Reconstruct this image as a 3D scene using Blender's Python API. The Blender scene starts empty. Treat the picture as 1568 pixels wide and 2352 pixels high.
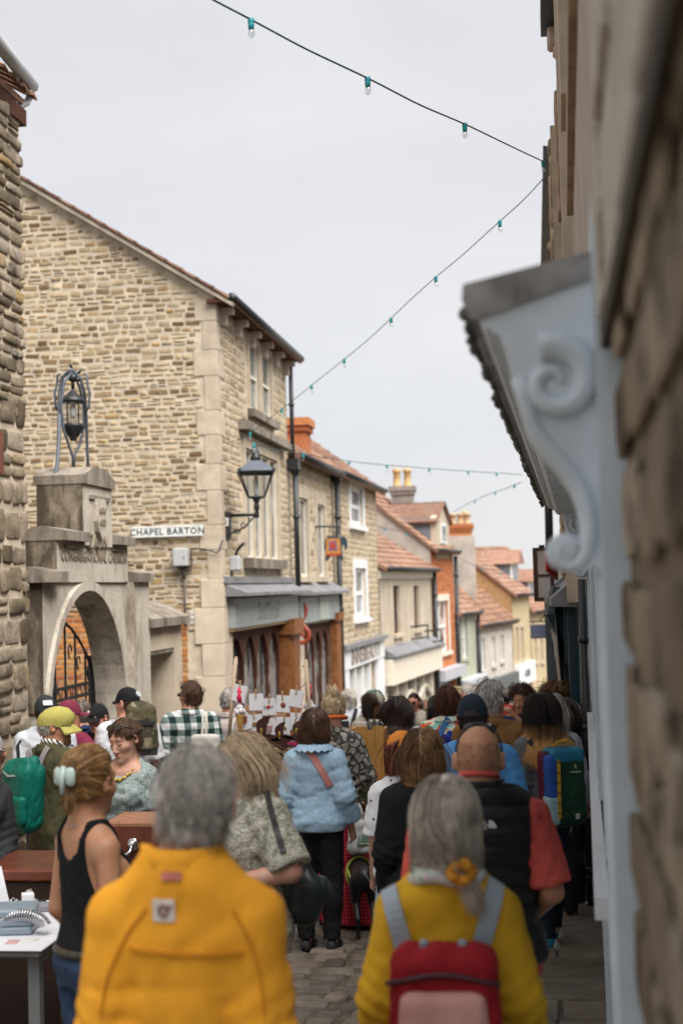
import bpy, bmesh, math, random
import numpy as np
from mathutils import Vector, Matrix
R_ = math.radians
rng = np.random.default_rng(7)
random.seed(7)
SC = bpy.context.scene
COL = SC.collection
# ------------------------------------------------------------------ camera, sky, sun, exposure
CAM_YAW, CAM_PITCH, CAM_ROLL, CAM_Z = R_(7.8557), R_(3.0079), R_(-1.6), 2.0
cam_data = bpy.data.cameras.new('camera'); cam = bpy.data.objects.new('camera', cam_data); COL.objects.link(cam)
CAM_M = Matrix.Rotation(CAM_YAW, 4, 'Z') @ Matrix.Rotation(math.pi/2 + CAM_PITCH, 4, 'X') @ Matrix.Rotation(CAM_ROLL, 4, 'Z')
cam.matrix_world = Matrix.Translation((0, 0, CAM_Z)) @ CAM_M
cam_data.sensor_fit = 'VERTICAL'; cam_data.sensor_height = 36; cam_data.sensor_width = 24; cam_data.lens = 50
cam_data.clip_start = .05; cam_data.clip_end = 1500
cam_data.dof.use_dof = True; cam_data.dof.focus_distance = 8.6; cam_data.dof.aperture_fstop = 2.2; cam_data.dof.aperture_blades = 0
SC.camera = cam
SUN_EL, SUN_AZ = R_(55), R_(135)          # overcast: a broad soft sun behind the viewer's right shoulder
world = bpy.data.worlds.new('World'); SC.world = world; world.use_nodes = True
wn = world.node_tree; wn.nodes.clear()
def _w(t, **k):
 n = wn.nodes.new(t)
 for a, b in k.items(): setattr(n, a, b)
 return n
w_out = _w('ShaderNodeOutputWorld'); w_bg = _w('ShaderNodeBackground'); w_bg.inputs['Strength'].default_value = .1
w_sky = _w('ShaderNodeTexSky', sky_type='NISHITA', sun_disc=False, sun_elevation=SUN_EL, sun_rotation=SUN_AZ)
w_tc = _w('ShaderNodeTexCoord'); w_map = _w('ShaderNodeMapping'); w_map.inputs['Scale'].default_value = (1, 1, 2.6)
w_no = _w('ShaderNodeTexNoise'); w_no.inputs['Scale'].default_value = 3.2; w_no.inputs['Detail'].default_value = 6; w_no.inputs['Roughness'].default_value = .5; w_no.inputs['Distortion'].default_value = .4
w_rp = _w('ShaderNodeValToRGB')
w_rp.color_ramp.elements[0].position = .34; w_rp.color_ramp.elements[0].color = (1.39, 1.39, 1.44, 1)
w_rp.color_ramp.elements[1].position = .68; w_rp.color_ramp.elements[1].color = (1.56, 1.545, 1.55, 1)
w_mix = _w('ShaderNodeMixRGB'); w_mix.inputs['Fac'].default_value = .97
L = wn.links.new
L(w_tc.outputs['Generated'], w_map.inputs['Vector']); L(w_map.outputs['Vector'], w_no.inputs['Vector']); L(w_no.outputs['Fac'], w_rp.inputs['Fac'])
L(w_sky.outputs['Color'], w_mix.inputs['Color1']); L(w_rp.outputs['Color'], w_mix.inputs['Color2'])
L(w_mix.outputs['Color'], w_bg.inputs['Color']); L(w_bg.outputs['Background'], w_out.inputs['Surface'])
sun_d = bpy.data.lights.new('sun', 'SUN'); sun = bpy.data.objects.new('sun', sun_d); COL.objects.link(sun)
sun_d.energy = 1.5; sun_d.angle = R_(50); sun_d.color = (1, .96, .9)
# the sun stands at azimuth SUN_AZ (clockwise from +Y) and elevation SUN_EL
sun_dir = Vector((math.sin(SUN_AZ) * math.cos(SUN_EL), math.cos(SUN_AZ) * math.cos(SUN_EL), math.sin(SUN_EL)))
sun.rotation_euler = sun_dir.to_track_quat('Z', 'Y').to_euler()
SC.view_settings.view_transform = 'Standard'; SC.view_settings.look = 'None'; SC.view_settings.gamma = 1
SC.view_settings.use_curve_mapping = False; SC.view_settings.exposure = 2.4
SC.render.engine = 'CYCLES'; SC.cycles.max_bounces = 6; SC.cycles.diffuse_bounces = 3; SC.cycles.glossy_bounces = 2
SC.cycles.transmission_bounces = 4; SC.cycles.transparent_max_bounces = 8; SC.cycles.caustics_reflective = False; SC.cycles.caustics_refractive = False
SC.cycles.use_denoising = True
# ------------------------------------------------------------------ measuring helpers
def P(px, py, Y):
 """World point seen at photograph position (px, py) on the plane at street distance Y."""
 d = CAM_M.to_3x3() @ Vector(((px - 784) / 3266.7, -(py - 1176) / 3266.7, -1))
 t = Y / d.y
 return Vector((d.x * t, Y, CAM_Z + d.z * t))
_CI = CAM_M.to_3x3().transposed()
def proj(p):
 c = _CI @ (Vector(p) - Vector((0, 0, CAM_Z)))
 return (784 + 3266.7 * c.x / -c.z, 1176 - 3266.7 * c.y / -c.z)
_gy = [-40, 0, 16, 24, 34, 44, 56, 72, 140]
_gz = [0.3, 0, -.77, -1.22, -1.98, -3.05, -4.75, -6.9, -14.0]
def G(y): return float(np.interp(y, _gy, _gz))
# ------------------------------------------------------------------ mesh collecting
class MB:
 def __init__(s): s.v = []; s.f = []
 def add(s, vs, fs):
  o = len(s.v); s.v.extend([tuple(map(float, q)) for q in vs]); s.f.extend([tuple(i + o for i in q) for q in fs]); return s
 def box(s, a, b, M=None):
  x0, y0, z0 = a; x1, y1, z1 = b
  vs = [(x0,y0,z0),(x1,y0,z0),(x1,y1,z0),(x0,y1,z0),(x0,y0,z1),(x1,y0,z1),(x1,y1,z1),(x0,y1,z1)]
  if M is not None: vs = [M @ Vector(q) for q in vs]
  return s.add(vs, [(3,2,1,0),(4,5,6,7),(0,1,5,4),(1,2,6,5),(2,3,7,6),(3,0,4,7)])
 def bbox(s, a, b, bev=.01, M=None):
  """box with chamfered edges"""
  x0, y0, z0 = a; x1, y1, z1 = b; e = min(bev, (x1-x0)*.45, (y1-y0)*.45, (z1-z0)*.45)
  bm = bmesh.new(); bmesh.ops.create_cube(bm, size=1)
  for q in bm.verts: q.co = Vector(((x0+x1)/2 + q.co.x*(x1-x0), (y0+y1)/2 + q.co.y*(y1-y0), (z0+z1)/2 + q.co.z*(z1-z0)))
  bmesh.ops.bevel(bm, geom=list(bm.edges), offset=e, segments=1, affect='EDGES')
  bm.verts.ensure_lookup_table(); bm.verts.index_update()
  vs = [(M @ q.co) if M is not None else q.co.copy() for q in bm.verts]
  fs = [[q.index for q in f.verts] for f in bm.faces]; bm.free()
  return s.add(vs, fs)
 def prism(s, poly, d, O=(0,0,0), U=(1,0,0), V=(0,0,1), N=None):
  """outline poly (u,v) extruded by d along N (default U x V)"""
  O, U, V = Vector(O), Vector(U), Vector(V); N = Vector(N) if N is not None else U.cross(V)
  a = [O + U*p[0] + V*p[1] for p in poly]; b = [q + N*d for q in a]; n = len(a)
  return s.add(a + b, [tuple(range(n-1,-1,-1)), tuple(range(n, 2*n))] + [(i, (i+1) % n, n + (i+1) % n, n + i) for i in range(n)])
 def tube(s, pts, r, n=8, cap=True, sy=1.0):
  pts = [Vector(p) for p in pts]; m = len(pts); rs = r if hasattr(r, '__len__') else [r]*m
  vs = []; prev = None
  for i, p in enumerate(pts):
   t = (pts[min(i+1, m-1)] - pts[max(i-1, 0)])
   t = t.normalized() if t.length > 1e-9 else Vector((0,0,1))
   if prev is None:
    h = Vector((0,0,1)) if abs(t.z) < .9 else Vector((1,0,0)); x = t.cross(h).normalized()
   else:
    x = (prev - t * prev.dot(t)); x = x.normalized() if x.length > 1e-6 else t.orthogonal().normalized()
   prev = x; y = t.cross(x)
   for k in range(n):
    a = 2*math.pi*k/n; vs.append(p + x*math.cos(a)*rs[i] + y*math.sin(a)*rs[i]*sy)
  fs = [(i*n+k, i*n+(k+1)%n, (i+1)*n+(k+1)%n, (i+1)*n+k) for i in range(m-1) for k in range(n)]
  if cap: fs += [tuple(range(n-1,-1,-1)), tuple(range((m-1)*n, m*n))]
  return s.add(vs, fs)
 def ribbon(s, pts, nrm, w, t=.006):
  """flat strap through pts; nrm = outward normals"""
  pts = [Vector(p) for p in pts]; m = len(pts); vs = []
  for i, p in enumerate(pts):
   d = (pts[min(i+1,m-1)] - pts[max(i-1,0)]).normalized(); n = Vector(nrm[i] if hasattr(nrm[0], '__len__') else nrm)
   n = (n - d*n.dot(d)).normalized(); x = d.cross(n); ww = w[i] if hasattr(w, '__len__') else w
   vs += [p - x*ww/2 , p + x*ww/2, p + x*ww/2 + n*t, p - x*ww/2 + n*t]
  fs = [(i*4+k, i*4+(k+1)%4, i*4+4+(k+1)%4, i*4+4+k) for i in range(m-1) for k in range(4)] + [(3,2,1,0), (m*4-4, m*4-3, m*4-2, m*4-1)]
  return s.add(vs, fs)
 def lathe(s, prof, n=14, O=(0,0,0), M=None):
  """prof: (r, z) rows turned round z"""
  vs = []; O = Vector(O)
  for r, z in prof:
   for k in range(n):
    a = 2*math.pi*k/n; q = Vector((r*math.cos(a), r*math.sin(a), z))
    vs.append(O + (M @ q if M is not None else q))
  m = len(prof)
  fs = [(i*n+k, i*n+(k+1)%n, (i+1)*n+(k+1)%n, (i+1)*n+k) for i in range(m-1) for k in range(n)] + [tuple(range(n-1,-1,-1)), tuple(range((m-1)*n, m*n))]
  return s.add(vs, fs)
 def ball(s, c, r, n=10, m=7, M=None):
  rr = Vector(r) if hasattr(r, '__len__') else Vector((r, r, r)); c = Vector(c); vs = []
  for i in range(1, m):
   for k in range(n):
    th = math.pi*i/m; ph = 2*math.pi*k/n
    q = Vector((rr.x*math.sin(th)*math.cos(ph), rr.y*math.sin(th)*math.sin(ph), rr.z*math.cos(th))); vs.append(c + (M @ q if M is not None else q))
  a = len(vs); q = Vector((0,0,rr.z)); vs.append(c + (M @ q if M is not None else q)); vs.append(c - (M @ q if M is not None else q))
  fs = [(i*n+k, (i+1)*n+k, (i+1)*n+(k+1)%n, i*n+(k+1)%n) for i in range(m-2) for k in range(n)]
  fs += [(a, k, (k+1)%n) for k in range(n)] + [(a+1, (m-2)*n+(k+1)%n, (m-2)*n+k) for k in range(n)]
  return s.add(vs, fs)
 def merge(s, o, M=None):
  return s.add([(M @ Vector(q)) for q in o.v] if M is not None else o.v, o.f)
MW = {}
def tag(o, label=None, cat=None, group=None, kind=None):
 if label: o['label'] = label
 if cat: o['category'] = cat
 if group: o['group'] = group
 if kind: o['kind'] = kind
 return o
def thing(name, loc, label, cat, group=None, rz=0, scale=1):
 o = bpy.data.objects.new(name, None); COL.objects.link(o); o.empty_display_size = .1
 o.location = loc; o.rotation_euler = (0, 0, rz)
 if scale != 1: o.scale = (scale,)*3
 MW[o] = (Matrix.Translation(loc) @ Matrix.Rotation(rz, 4, 'Z') @ Matrix.Scale(scale, 4)).inverted()
 return tag(o, label, cat, group)
def mesh_of(name, mb, mat=None, smooth=False):
 me = bpy.data.meshes.new(name)
 if isinstance(mb, MB): me.from_pydata(mb.v, [], mb.f)
 else: me.from_pydata(mb[0], [], mb[1])
 if mat: me.materials.append(mat)
 if smooth: me.polygons.foreach_set('use_smooth', [True]*len(me.polygons))
 me.update(); return me
def part(name, mb, mat, parent=None, smooth=False, local=False, label=None, kind=None):
 """one mesh object; mb in world space unless local"""
 if parent is not None and not local and isinstance(mb, MB):
  iv = MW[parent]; n = MB(); n.v = [tuple(iv @ Vector(q)) for q in mb.v]; n.f = mb.f; mb = n
 o = bpy.data.objects.new(name, mesh_of(name, mb, mat, smooth)); COL.objects.link(o)
 if parent is not None: o.parent = parent; MW[o] = MW[parent]
 else: MW[o] = Matrix.Identity(4)
 if label: o['label'] = label
 if kind: o['kind'] = kind
 return o
def solo(name, mb, mat, label, cat, group=None, smooth=False, base=None):
 """a thing that is a single mesh, with its origin at base"""
 base = Vector(base) if base is not None else Vector(mb.v[0])
 n = MB(); n.v = [tuple(Vector(q) - base) for q in mb.v]; n.f = mb.f
 o = bpy.data.objects.new(name, mesh_of(name, n, mat, smooth)); COL.objects.link(o); o.location = base
 MW[o] = Matrix.Translation(base).inverted()
 return tag(o, label, cat, group)
def text(name, body, size, O, U, V, mat, parent=None, depth=.003, align='CENTER', wx=1.0, sx=0.0, local=False, shear=0.0):
 cu = bpy.data.curves.new(name, 'FONT'); cu.body = body; cu.size = size; cu.extrude = depth; cu.align_x = align; cu.align_y = 'CENTER'
 cu.space_character = 1 + sx; cu.offset = size*.012; cu.shear = shear; cu.resolution_u = 2
 cu.materials.append(mat)
 tmp = bpy.data.objects.new(name, cu); COL.objects.link(tmp)
 me = bpy.data.meshes.new_from_object(tmp.evaluated_get(bpy.context.evaluated_depsgraph_get())); me.name = name
 bpy.data.objects.remove(tmp); bpy.data.curves.remove(cu)
 if not me.materials: me.materials.append(mat)
 o = bpy.data.objects.new(name, me); COL.objects.link(o)
 U, V = Vector(U).normalized(), Vector(V).normalized(); N = U.cross(V)
 M = Matrix(((U.x*wx, V.x, N.x, O[0]), (U.y*wx, V.y, N.y, O[1]), (U.z*wx, V.z, N.z, O[2]), (0,0,0,1)))
 if parent is not None:
  o.parent = parent; M = M if local else MW[parent] @ M
 o.matrix_local = M
 return o
# ------------------------------------------------------------------ materials
class N:
 def __init__(s, name):
  s.m = bpy.data.materials.new(name); s.m.use_nodes = True; s.t = s.m.node_tree; s.t.nodes.clear()
  s.out = s.n('ShaderNodeOutputMaterial'); s.b = s.n('ShaderNodeBsdfPrincipled'); s.l(s.b.outputs[0], s.out.inputs['Surface'])
  s._co = None
 def n(s, t, **k):
  x = s.t.nodes.new(t)
  for a, b in k.items(): setattr(x, a, b)
  return x
 def l(s, a, b): s.t.links.new(a, b)
 def co(s):
  if s._co is None: s._co = s.n('ShaderNodeTexCoord').outputs['Object']
  return s._co
 def mapped(s, scale, rot=(0,0,0), src=None, loc=(0,0,0)):
  m = s.n('ShaderNodeMapping'); m.inputs['Scale'].default_value = scale if hasattr(scale, '__len__') else (scale,)*3
  m.inputs['Rotation'].default_value = rot; m.inputs['Location'].default_value = loc; s.l(src or s.co(), m.inputs['Vector']); return m.outputs[0]
 def noise(s, scale, detail=4, rough=.55, dist=0, vec=None):
  x = s.n('ShaderNodeTexNoise'); x.inputs['Scale'].default_value = scale; x.inputs['Detail'].default_value = detail
  x.inputs['Roughness'].default_value = rough; x.inputs['Distortion'].default_value = dist; s.l(vec or s.co(), x.inputs['Vector']); return x.outputs['Fac']
 def noisec(s, scale, vec=None):
  x = s.n('ShaderNodeTexNoise'); x.inputs['Scale'].default_value = scale; x.inputs['Detail'].default_value = 3; s.l(vec or s.co(), x.inputs['Vector']); return x.outputs['Color']
 def vor(s, scale, feature='F1', out='Distance', vec=None, rand=1):
  x = s.n('ShaderNodeTexVoronoi', feature=feature); x.inputs['Scale'].default_value = scale; x.inputs['Randomness'].default_value = rand; s.l(vec or s.co(), x.inputs['Vector']); return x.outputs[out]
 def math(s, op, a, b=0, c=None):
  x = s.n('ShaderNodeMath', operation=op)
  for i, q in enumerate((a, b) if c is None else (a, b, c)):
   if isinstance(q, (int, float)): x.inputs[i].default_value = q
   else: s.l(q, x.inputs[i])
  return x.outputs[0]
 def ramp(s, f, stops, interp='LINEAR'):
  x = s.n('ShaderNodeValToRGB'); cr = x.color_ramp; cr.interpolation = interp
  while len(cr.elements) < len(stops): cr.elements.new(.5)
  for e, (p, c) in zip(cr.elements, stops): e.position = p; e.color = (*c, 1) if len(c) == 3 else c
  s.l(f, x.inputs[0]); return x.outputs[0]
 def mix(s, f, a, b, mode='MIX'):
  x = s.n('ShaderNodeMixRGB', blend_type=mode)
  for i, q in ((0, f), (1, a), (2, b)):
   if isinstance(q, (int, float)): x.inputs[i].default_value = q
   elif isinstance(q, tuple): x.inputs[i].default_value = (*q, 1) if len(q) == 3 else q
   else: s.l(q, x.inputs[i])
  return x.outputs[0]
 def rnd(s):
  g = s.n('ShaderNodeNewGeometry').outputs['Random Per Island']; o = s.n('ShaderNodeObjectInfo').outputs['Random']
  return s.math('FRACT', s.math('ADD', s.math('MULTIPLY', g, 7.31), s.math('MULTIPLY', o, 3.77)))
 def bump(s, h, strength=.5, dist=.01):
  x = s.n('ShaderNodeBump'); x.inputs['Strength'].default_value = strength; x.inputs['Distance'].default_value = dist
  s.l(h, x.inputs['Height'])
  if s.b.inputs['Normal'].is_linked: s.l(s.b.inputs['Normal'].links[0].from_socket, x.inputs['Normal'])
  s.l(x.outputs[0], s.b.inputs['Normal'])
 def fin(s, col=None, rough=.8, metal=0, spec=.5):
  if col is not None:
   if isinstance(col, tuple): s.b.inputs['Base Color'].default_value = (*col, 1)
   else: s.l(col, s.b.inputs['Base Color'])
  if isinstance(rough, (int, float)): s.b.inputs['Roughness'].default_value = rough
  else: s.l(rough, s.b.inputs['Roughness'])
  s.b.inputs['Metallic'].default_value = metal; s.b.inputs['Specular IOR Level'].default_value = spec
  return s.m
def sc(c, k): return tuple(min(1, x*k) for x in c)
_mc = {}
def M_(name, col, rough=.8, var=.25, scale=6, bump=.2, bscale=None, metal=0, spec=.4, rnd=0, bdist=.004):
 """plain surface: colour with soft noise variation and fine relief"""
 if name in _mc: return _mc[name]
 s = N(name); f = s.noise(scale, 5)
 c = s.mix(s.ramp(f, [(.3, (0,0,0)), (.7, (1,1,1))]), sc(col, 1-var), sc(col, 1+var*.6))
 if rnd: c = s.mix(1, c, s.ramp(s.rnd(), [(0, (1-rnd,)*3), (1, (1+rnd*.0, 1, 1))]), 'MULTIPLY')
 if bump: s.bump(s.noise(bscale or scale*9, 4), bump, bdist)
 _mc[name] = s.fin(c, rough, metal, spec); return _mc[name]
def stone_mat(name, stops, nscale=9, bump=.6, stain=None, rough=.9, grey=.0):
 """stones: a colour of its own per stone, weathering blotches and a pitted relief"""
 s = N(name); s._co = s.n('ShaderNodeNewGeometry').outputs['Position']; c = s.ramp(s.rnd(), stops)
 f = s.noise(nscale, 6, .65); c = s.mix(s.ramp(f, [(.35, (0,0,0)), (.68, (1,1,1))]), s.mix(1, c, (.62,.58,.52), 'MULTIPLY'), c)
 if stain:
  g = s.noise(stain[1], 5, .6); c = s.mix(s.ramp(g, [(stain[2], (0,0,0)), (stain[2]+.14, (1,1,1))]), c, stain[0])
 s.bump(s.noise(nscale*4, 8, .7), bump, .012); s.bump(s.vor(nscale*3), bump*.4, .006)
 return s.fin(c, rough, 0, .25)
# ------------------------------------------------------------------ bodies: distance fields meshed with surface nets
def axis(lo, hi, h, fine=()):
 out = [lo]
 while out[-1] < hi:
  x = out[-1]; s = h
  for a, b, hf in fine:
   if a - h <= x <= b: s = min(s, hf)
  out.append(x + s)
 return np.array(out)
class Field:
 def __init__(s, lo, hi, h, fine=None):
  f = fine or [(), (), ()]
  s.ax = [axis(lo[i], hi[i], h, f[i]) for i in range(3)]
  s.D = np.full([len(a) for a in s.ax], 1.0, dtype=np.float32)
 def sub(s, lo, hi):
  sl = []
  for i in range(3):
   a, b = np.searchsorted(s.ax[i], [lo[i], hi[i]]); sl.append(slice(max(a-1, 0), b+1))
  X, Y, Z = np.meshgrid(*[s.ax[i][sl[i]] for i in range(3)], indexing='ij', sparse=True)
  return tuple(sl), X, Y, Z
 def add(s, fn, lo, hi, k=.03, cut=False):
  m = k + .03
  sl, X, Y, Z = s.sub([q-m for q in lo], [q+m for q in hi])
  b = fn(X, Y, Z); a = s.D[sl]
  if a.size == 0: return
  if cut:   # smooth subtraction
   h = np.clip(.5 - .5*(a + b)/k, 0, 1); s.D[sl] = a*(1-h) - b*h + k*h*(1-h)
  else:
   h = np.clip(.5 + .5*(b - a)/k, 0, 1); s.D[sl] = b*(1-h) + a*h - k*h*(1-h)
 def all(s):
  return np.meshgrid(*s.ax, indexing='ij', sparse=True)
 def mesh(s):
  D = s.D; D[0]=D[-1]=1; D[:,0]=D[:,-1]=1; D[:,:,0]=D[:,:,-1]=1
  ins = D < 0; n = [q-1 for q in D.shape]
  C = [(i,j,k) for i in (0,1) for j in (0,1) for k in (0,1)]
  cnt = sum(ins[i:i+n[0], j:j+n[1], k:k+n[2]].astype(np.int8) for i,j,k in C)
  ii, jj, kk = np.nonzero((cnt > 0) & (cnt < 8))
  if len(ii) == 0: return [], []
  vals = {c: D[ii+c[0], jj+c[1], kk+c[2]] for c in C}
  acc = np.zeros((len(ii), 3)); num = np.zeros(len(ii))
  for a in range(3):
   for c in C:
    if c[a] == 1: continue
    c2 = list(c); c2[a] = 1; c2 = tuple(c2); d0, d1 = vals[c], vals[c2]
    m = (d0 < 0) != (d1 < 0); t = np.where(m, d0/np.where(m, d0-d1, 1), 0)
    for q in range(3): acc[:, q] += m*(c[q] if q != a else t)
    num += m
  fr = acc/num[:, None]; idx = (ii, jj, kk); V = np.empty((len(ii), 3))
  for q in range(3):
   A = s.ax[q]; V[:, q] = A[idx[q]] + fr[:, q]*(A[idx[q]+1] - A[idx[q]])
  vid = np.full(n, -1, dtype=np.int64); vid[ii, jj, kk] = np.arange(len(ii)); F = []
  for a in range(3):
   b, c = (a+1) % 3, (a+2) % 3
   A = [slice(None)]*3; A[a] = slice(0, -1); B = list(A); B[a] = slice(1, None)
   e = ins[tuple(A)] != ins[tuple(B)]; p = list(np.nonzero(e))
   ok = (p[b] > 0) & (p[c] > 0) & (p[b] < n[b]) & (p[c] < n[c]); p = [q[ok] for q in p]
   def cell(db, dc):
    q = list(p); q[b] = p[b]-db; q[c] = p[c]-dc; return vid[tuple(q)]
   Q = np.stack([cell(1,1), cell(0,1), cell(0,0), cell(1,0)], 1)
   fl = ~ins[p[0], p[1], p[2]]; Q[fl] = Q[fl][:, ::-1]; F.append(Q[(Q >= 0).all(1)])
  return V, np.concatenate(F)
def add_np(name, VF, mat, parent, label=None):
 V, F = VF; me = bpy.data.meshes.new(name); F = np.asarray(F); nv, nf = len(V), len(F)
 me.vertices.add(nv); me.vertices.foreach_set('co', np.asarray(V, dtype=np.float32).ravel())
 w = F.shape[1]
 me.loops.add(nf*w); me.loops.foreach_set('vertex_index', F.ravel().astype(np.int32))
 me.polygons.add(nf); me.polygons.foreach_set('loop_start', np.arange(0, nf*w, w, dtype=np.int32))
 me.polygons.foreach_set('use_smooth', np.ones(nf, dtype=bool)); me.materials.append(mat); me.update(calc_edges=True); me.validate()
 o = bpy.data.objects.new(name, me); COL.objects.link(o)
 if parent is not None: o.parent = parent; MW[o] = MW[parent]
 if label: o['label'] = label
 return o
# primitives: (fn(X,Y,Z,t), lo, hi)
def cap(a, b, r0, r1, flat=None):
 a = np.array(a, float); b = np.array(b, float); ba = b - a; L2 = max(ba.dot(ba), 1e-9); R = max(r0, r1)
 def fn(X, Y, Z, t=0):
  px, py, pz = X-a[0], Y-a[1], Z-a[2]; h = np.clip((px*ba[0] + py*ba[1] + pz*ba[2])/L2, 0, 1)
  return np.sqrt((px-h*ba[0])**2 + (py-h*ba[1])**2 + (pz-h*ba[2])**2) - (r0 + (r1-r0)*h) - t
 return fn, np.minimum(a, b)-R, np.maximum(a, b)+R
def ell(c, r, Rm=None):
 c = np.array(c, float); r = np.array(r, float); R = r.max()
 def fn(X, Y, Z, t=0):
  x, y, z = X-c[0], Y-c[1], Z-c[2]
  if Rm is not None: x, y, z = (Rm[0][0]*x+Rm[1][0]*y+Rm[2][0]*z, Rm[0][1]*x+Rm[1][1]*y+Rm[2][1]*z, Rm[0][2]*x+Rm[1][2]*y+Rm[2][2]*z)
  q = r + t; k0 = np.sqrt((x/q[0])**2+(y/q[1])**2+(z/q[2])**2); k1 = np.sqrt((x/q[0]**2)**2+(y/q[1]**2)**2+(z/q[2]**2)**2)
  return k0*(k0-1)/np.maximum(k1, 1e-6)
 return fn, c-R, c+R
def loft(rows, p=2.3):
 """rows (z, halfwidth, halfdepth, ycentre)"""
 A = np.array(rows, float)
 def fn(X, Y, Z, t=0):
  z = np.clip(Z, A[0,0], A[-1,0]); a = np.interp(z, A[:,0], A[:,1])+t; b = np.interp(z, A[:,0], A[:,2])+t; c = np.interp(z, A[:,0], A[:,3])
  q = (np.abs(X/a)**p + np.abs((Y-c)/b)**p)**(1/p); d = (q-1)*np.minimum(a, b); e = np.abs(Z-z)-t
  return np.where(e > 0, np.sqrt(np.maximum(d, 0)**2+np.maximum(e, 0)**2)+np.minimum(np.maximum(d, e), 0), d)
 w = A[:,1].max(); h = A[:,2].max()+np.abs(A[:,3]).max()
 return fn, np.array([-w, -h, A[0,0]]), np.array([w, h, A[-1,0]])
def eul(yaw=0, pitch=0, roll=0):
 return np.array(Matrix.Rotation(R_(yaw), 3, 'Z') @ Matrix.Rotation(R_(pitch), 3, 'X') @ Matrix.Rotation(R_(roll), 3, 'Y'))
ARMS = {'down': ((.214,-.04,1.10), (.226,.05,.86)), 'bent': ((.218,-.05,1.14), (.16,.20,1.10)), 'fwd': ((.22,.02,1.15), (.19,.24,.98)),
  'face': ((.21,.16,1.27), (.07,.24,1.46)), 'cross': ((.235,-.02,1.14), (.02,.22,1.06)), 'belly': ((.235,-.03,1.14), (.10,.19,.98)),
  'cup': ((.24,.02,1.14), (.20,.26,1.22)), 'hip': ((.30,-.08,1.16), (.17,.06,1.02)), 'strap': ((.23,.08,1.17), (.13,.17,1.33)),
  'wide': ((.232,-.03,1.11), (.25,.07,.87)), 'down2': ((.222,-.01,1.10), (.228,.10,.87))}
def skeleton(H, sex, arms, lean, head, build, sw_=1.0, drop=0.0, hx=0.0, nk=.028):
 k = (H+nk)/1.75; hs = .5+.5*k; f = sex == 'f'; S = {}
 Rl = Matrix.Rotation(-R_(lean), 3, 'X'); hip0 = Vector((0, 0, .92*k))
 def up(p): return np.array(hip0 + Rl @ (Vector(p)*k - hip0))      # a point of the upper body, leant forward
 S['k'], S['hs'], S['up'], S['f'], S['H'], S['build'] = k, hs, up, f, H, build
 sw = (.152 if f else .174)*(.5+.5*build)*sw_
 S['neck'] = up((0, -.02, 1.45)); S['hb'] = up((0, -.002, 1.56)); S['hc'] = up((0, .012, 0)) ; S['hc'] = up((hx, .01, (H-.104*hs)/k)) if lean == 0 else up((hx, .02, 1.645))
 S['hb'] = up((hx*.75, -.002, 1.56))
 S['Rh'] = np.array(Rl) @ eul(*head)
 for s, sg in (('L', -1), ('R', 1)):
  S['sh'+s] = up((sg*sw, -.015, 1.366-drop)); e, w = arms[s] if not isinstance(arms[s], str) else ARMS[arms[s]]
  dx = (sw-.178)*.7 + (build-1)*.1
  S['el'+s] = up((sg*(e[0]+dx), e[1], e[2])); S['wr'+s] = up((sg*(w[0]+dx*.7), w[1], w[2]))
 return S
def torso_rows(S, k, b):
 if S['f']:
  R = [(.84,.15,.105,-.01),(.93,.178,.12,-.015),(1.03,.155,.105,-.005),(1.11,.133,.098,0),(1.22,.15,.108,.005),(1.33,.155,.1,-.005),(1.40,.125,.08,-.012),(1.45,.07,.058,-.018),(1.48,.05,.05,-.02)]
 else:
  R = [(.84,.15,.11,-.01),(.93,.168,.118,-.012),(1.03,.158,.112,-.002),(1.11,.155,.112,.004),(1.22,.17,.115,.003),(1.33,.172,.112,-.008),(1.39,.135,.092,-.015),(1.44,.078,.068,-.02),(1.49,.058,.056,-.02)]
 return [(z*k, a*k*(b if z < 1.4 else 1), d*k*(b**1.3 if z < 1.4 else 1), c*k) for z, a, d, c in R]
def lean_wrap(prim, S, lean):
 if not lean: return prim
 fn, lo, hi = prim; c, s = math.cos(R_(lean)), math.sin(R_(lean)); z0 = .92*S['k']
 def g(X, Y, Z, t=0):     # back-rotate the sample points about the hip
  y, z = Y*c - (Z-z0)*s, Y*s + (Z-z0)*c + z0
  low = Z < z0 - .02
  return fn(X, np.where(low, Y, y), np.where(low, Z, z), t)
 r = .35; hi2 = hi + np.array([0, abs(s)*.8, 0]); lo2 = lo - np.array([0, .1, 0])
 return g, lo2, hi2
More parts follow.
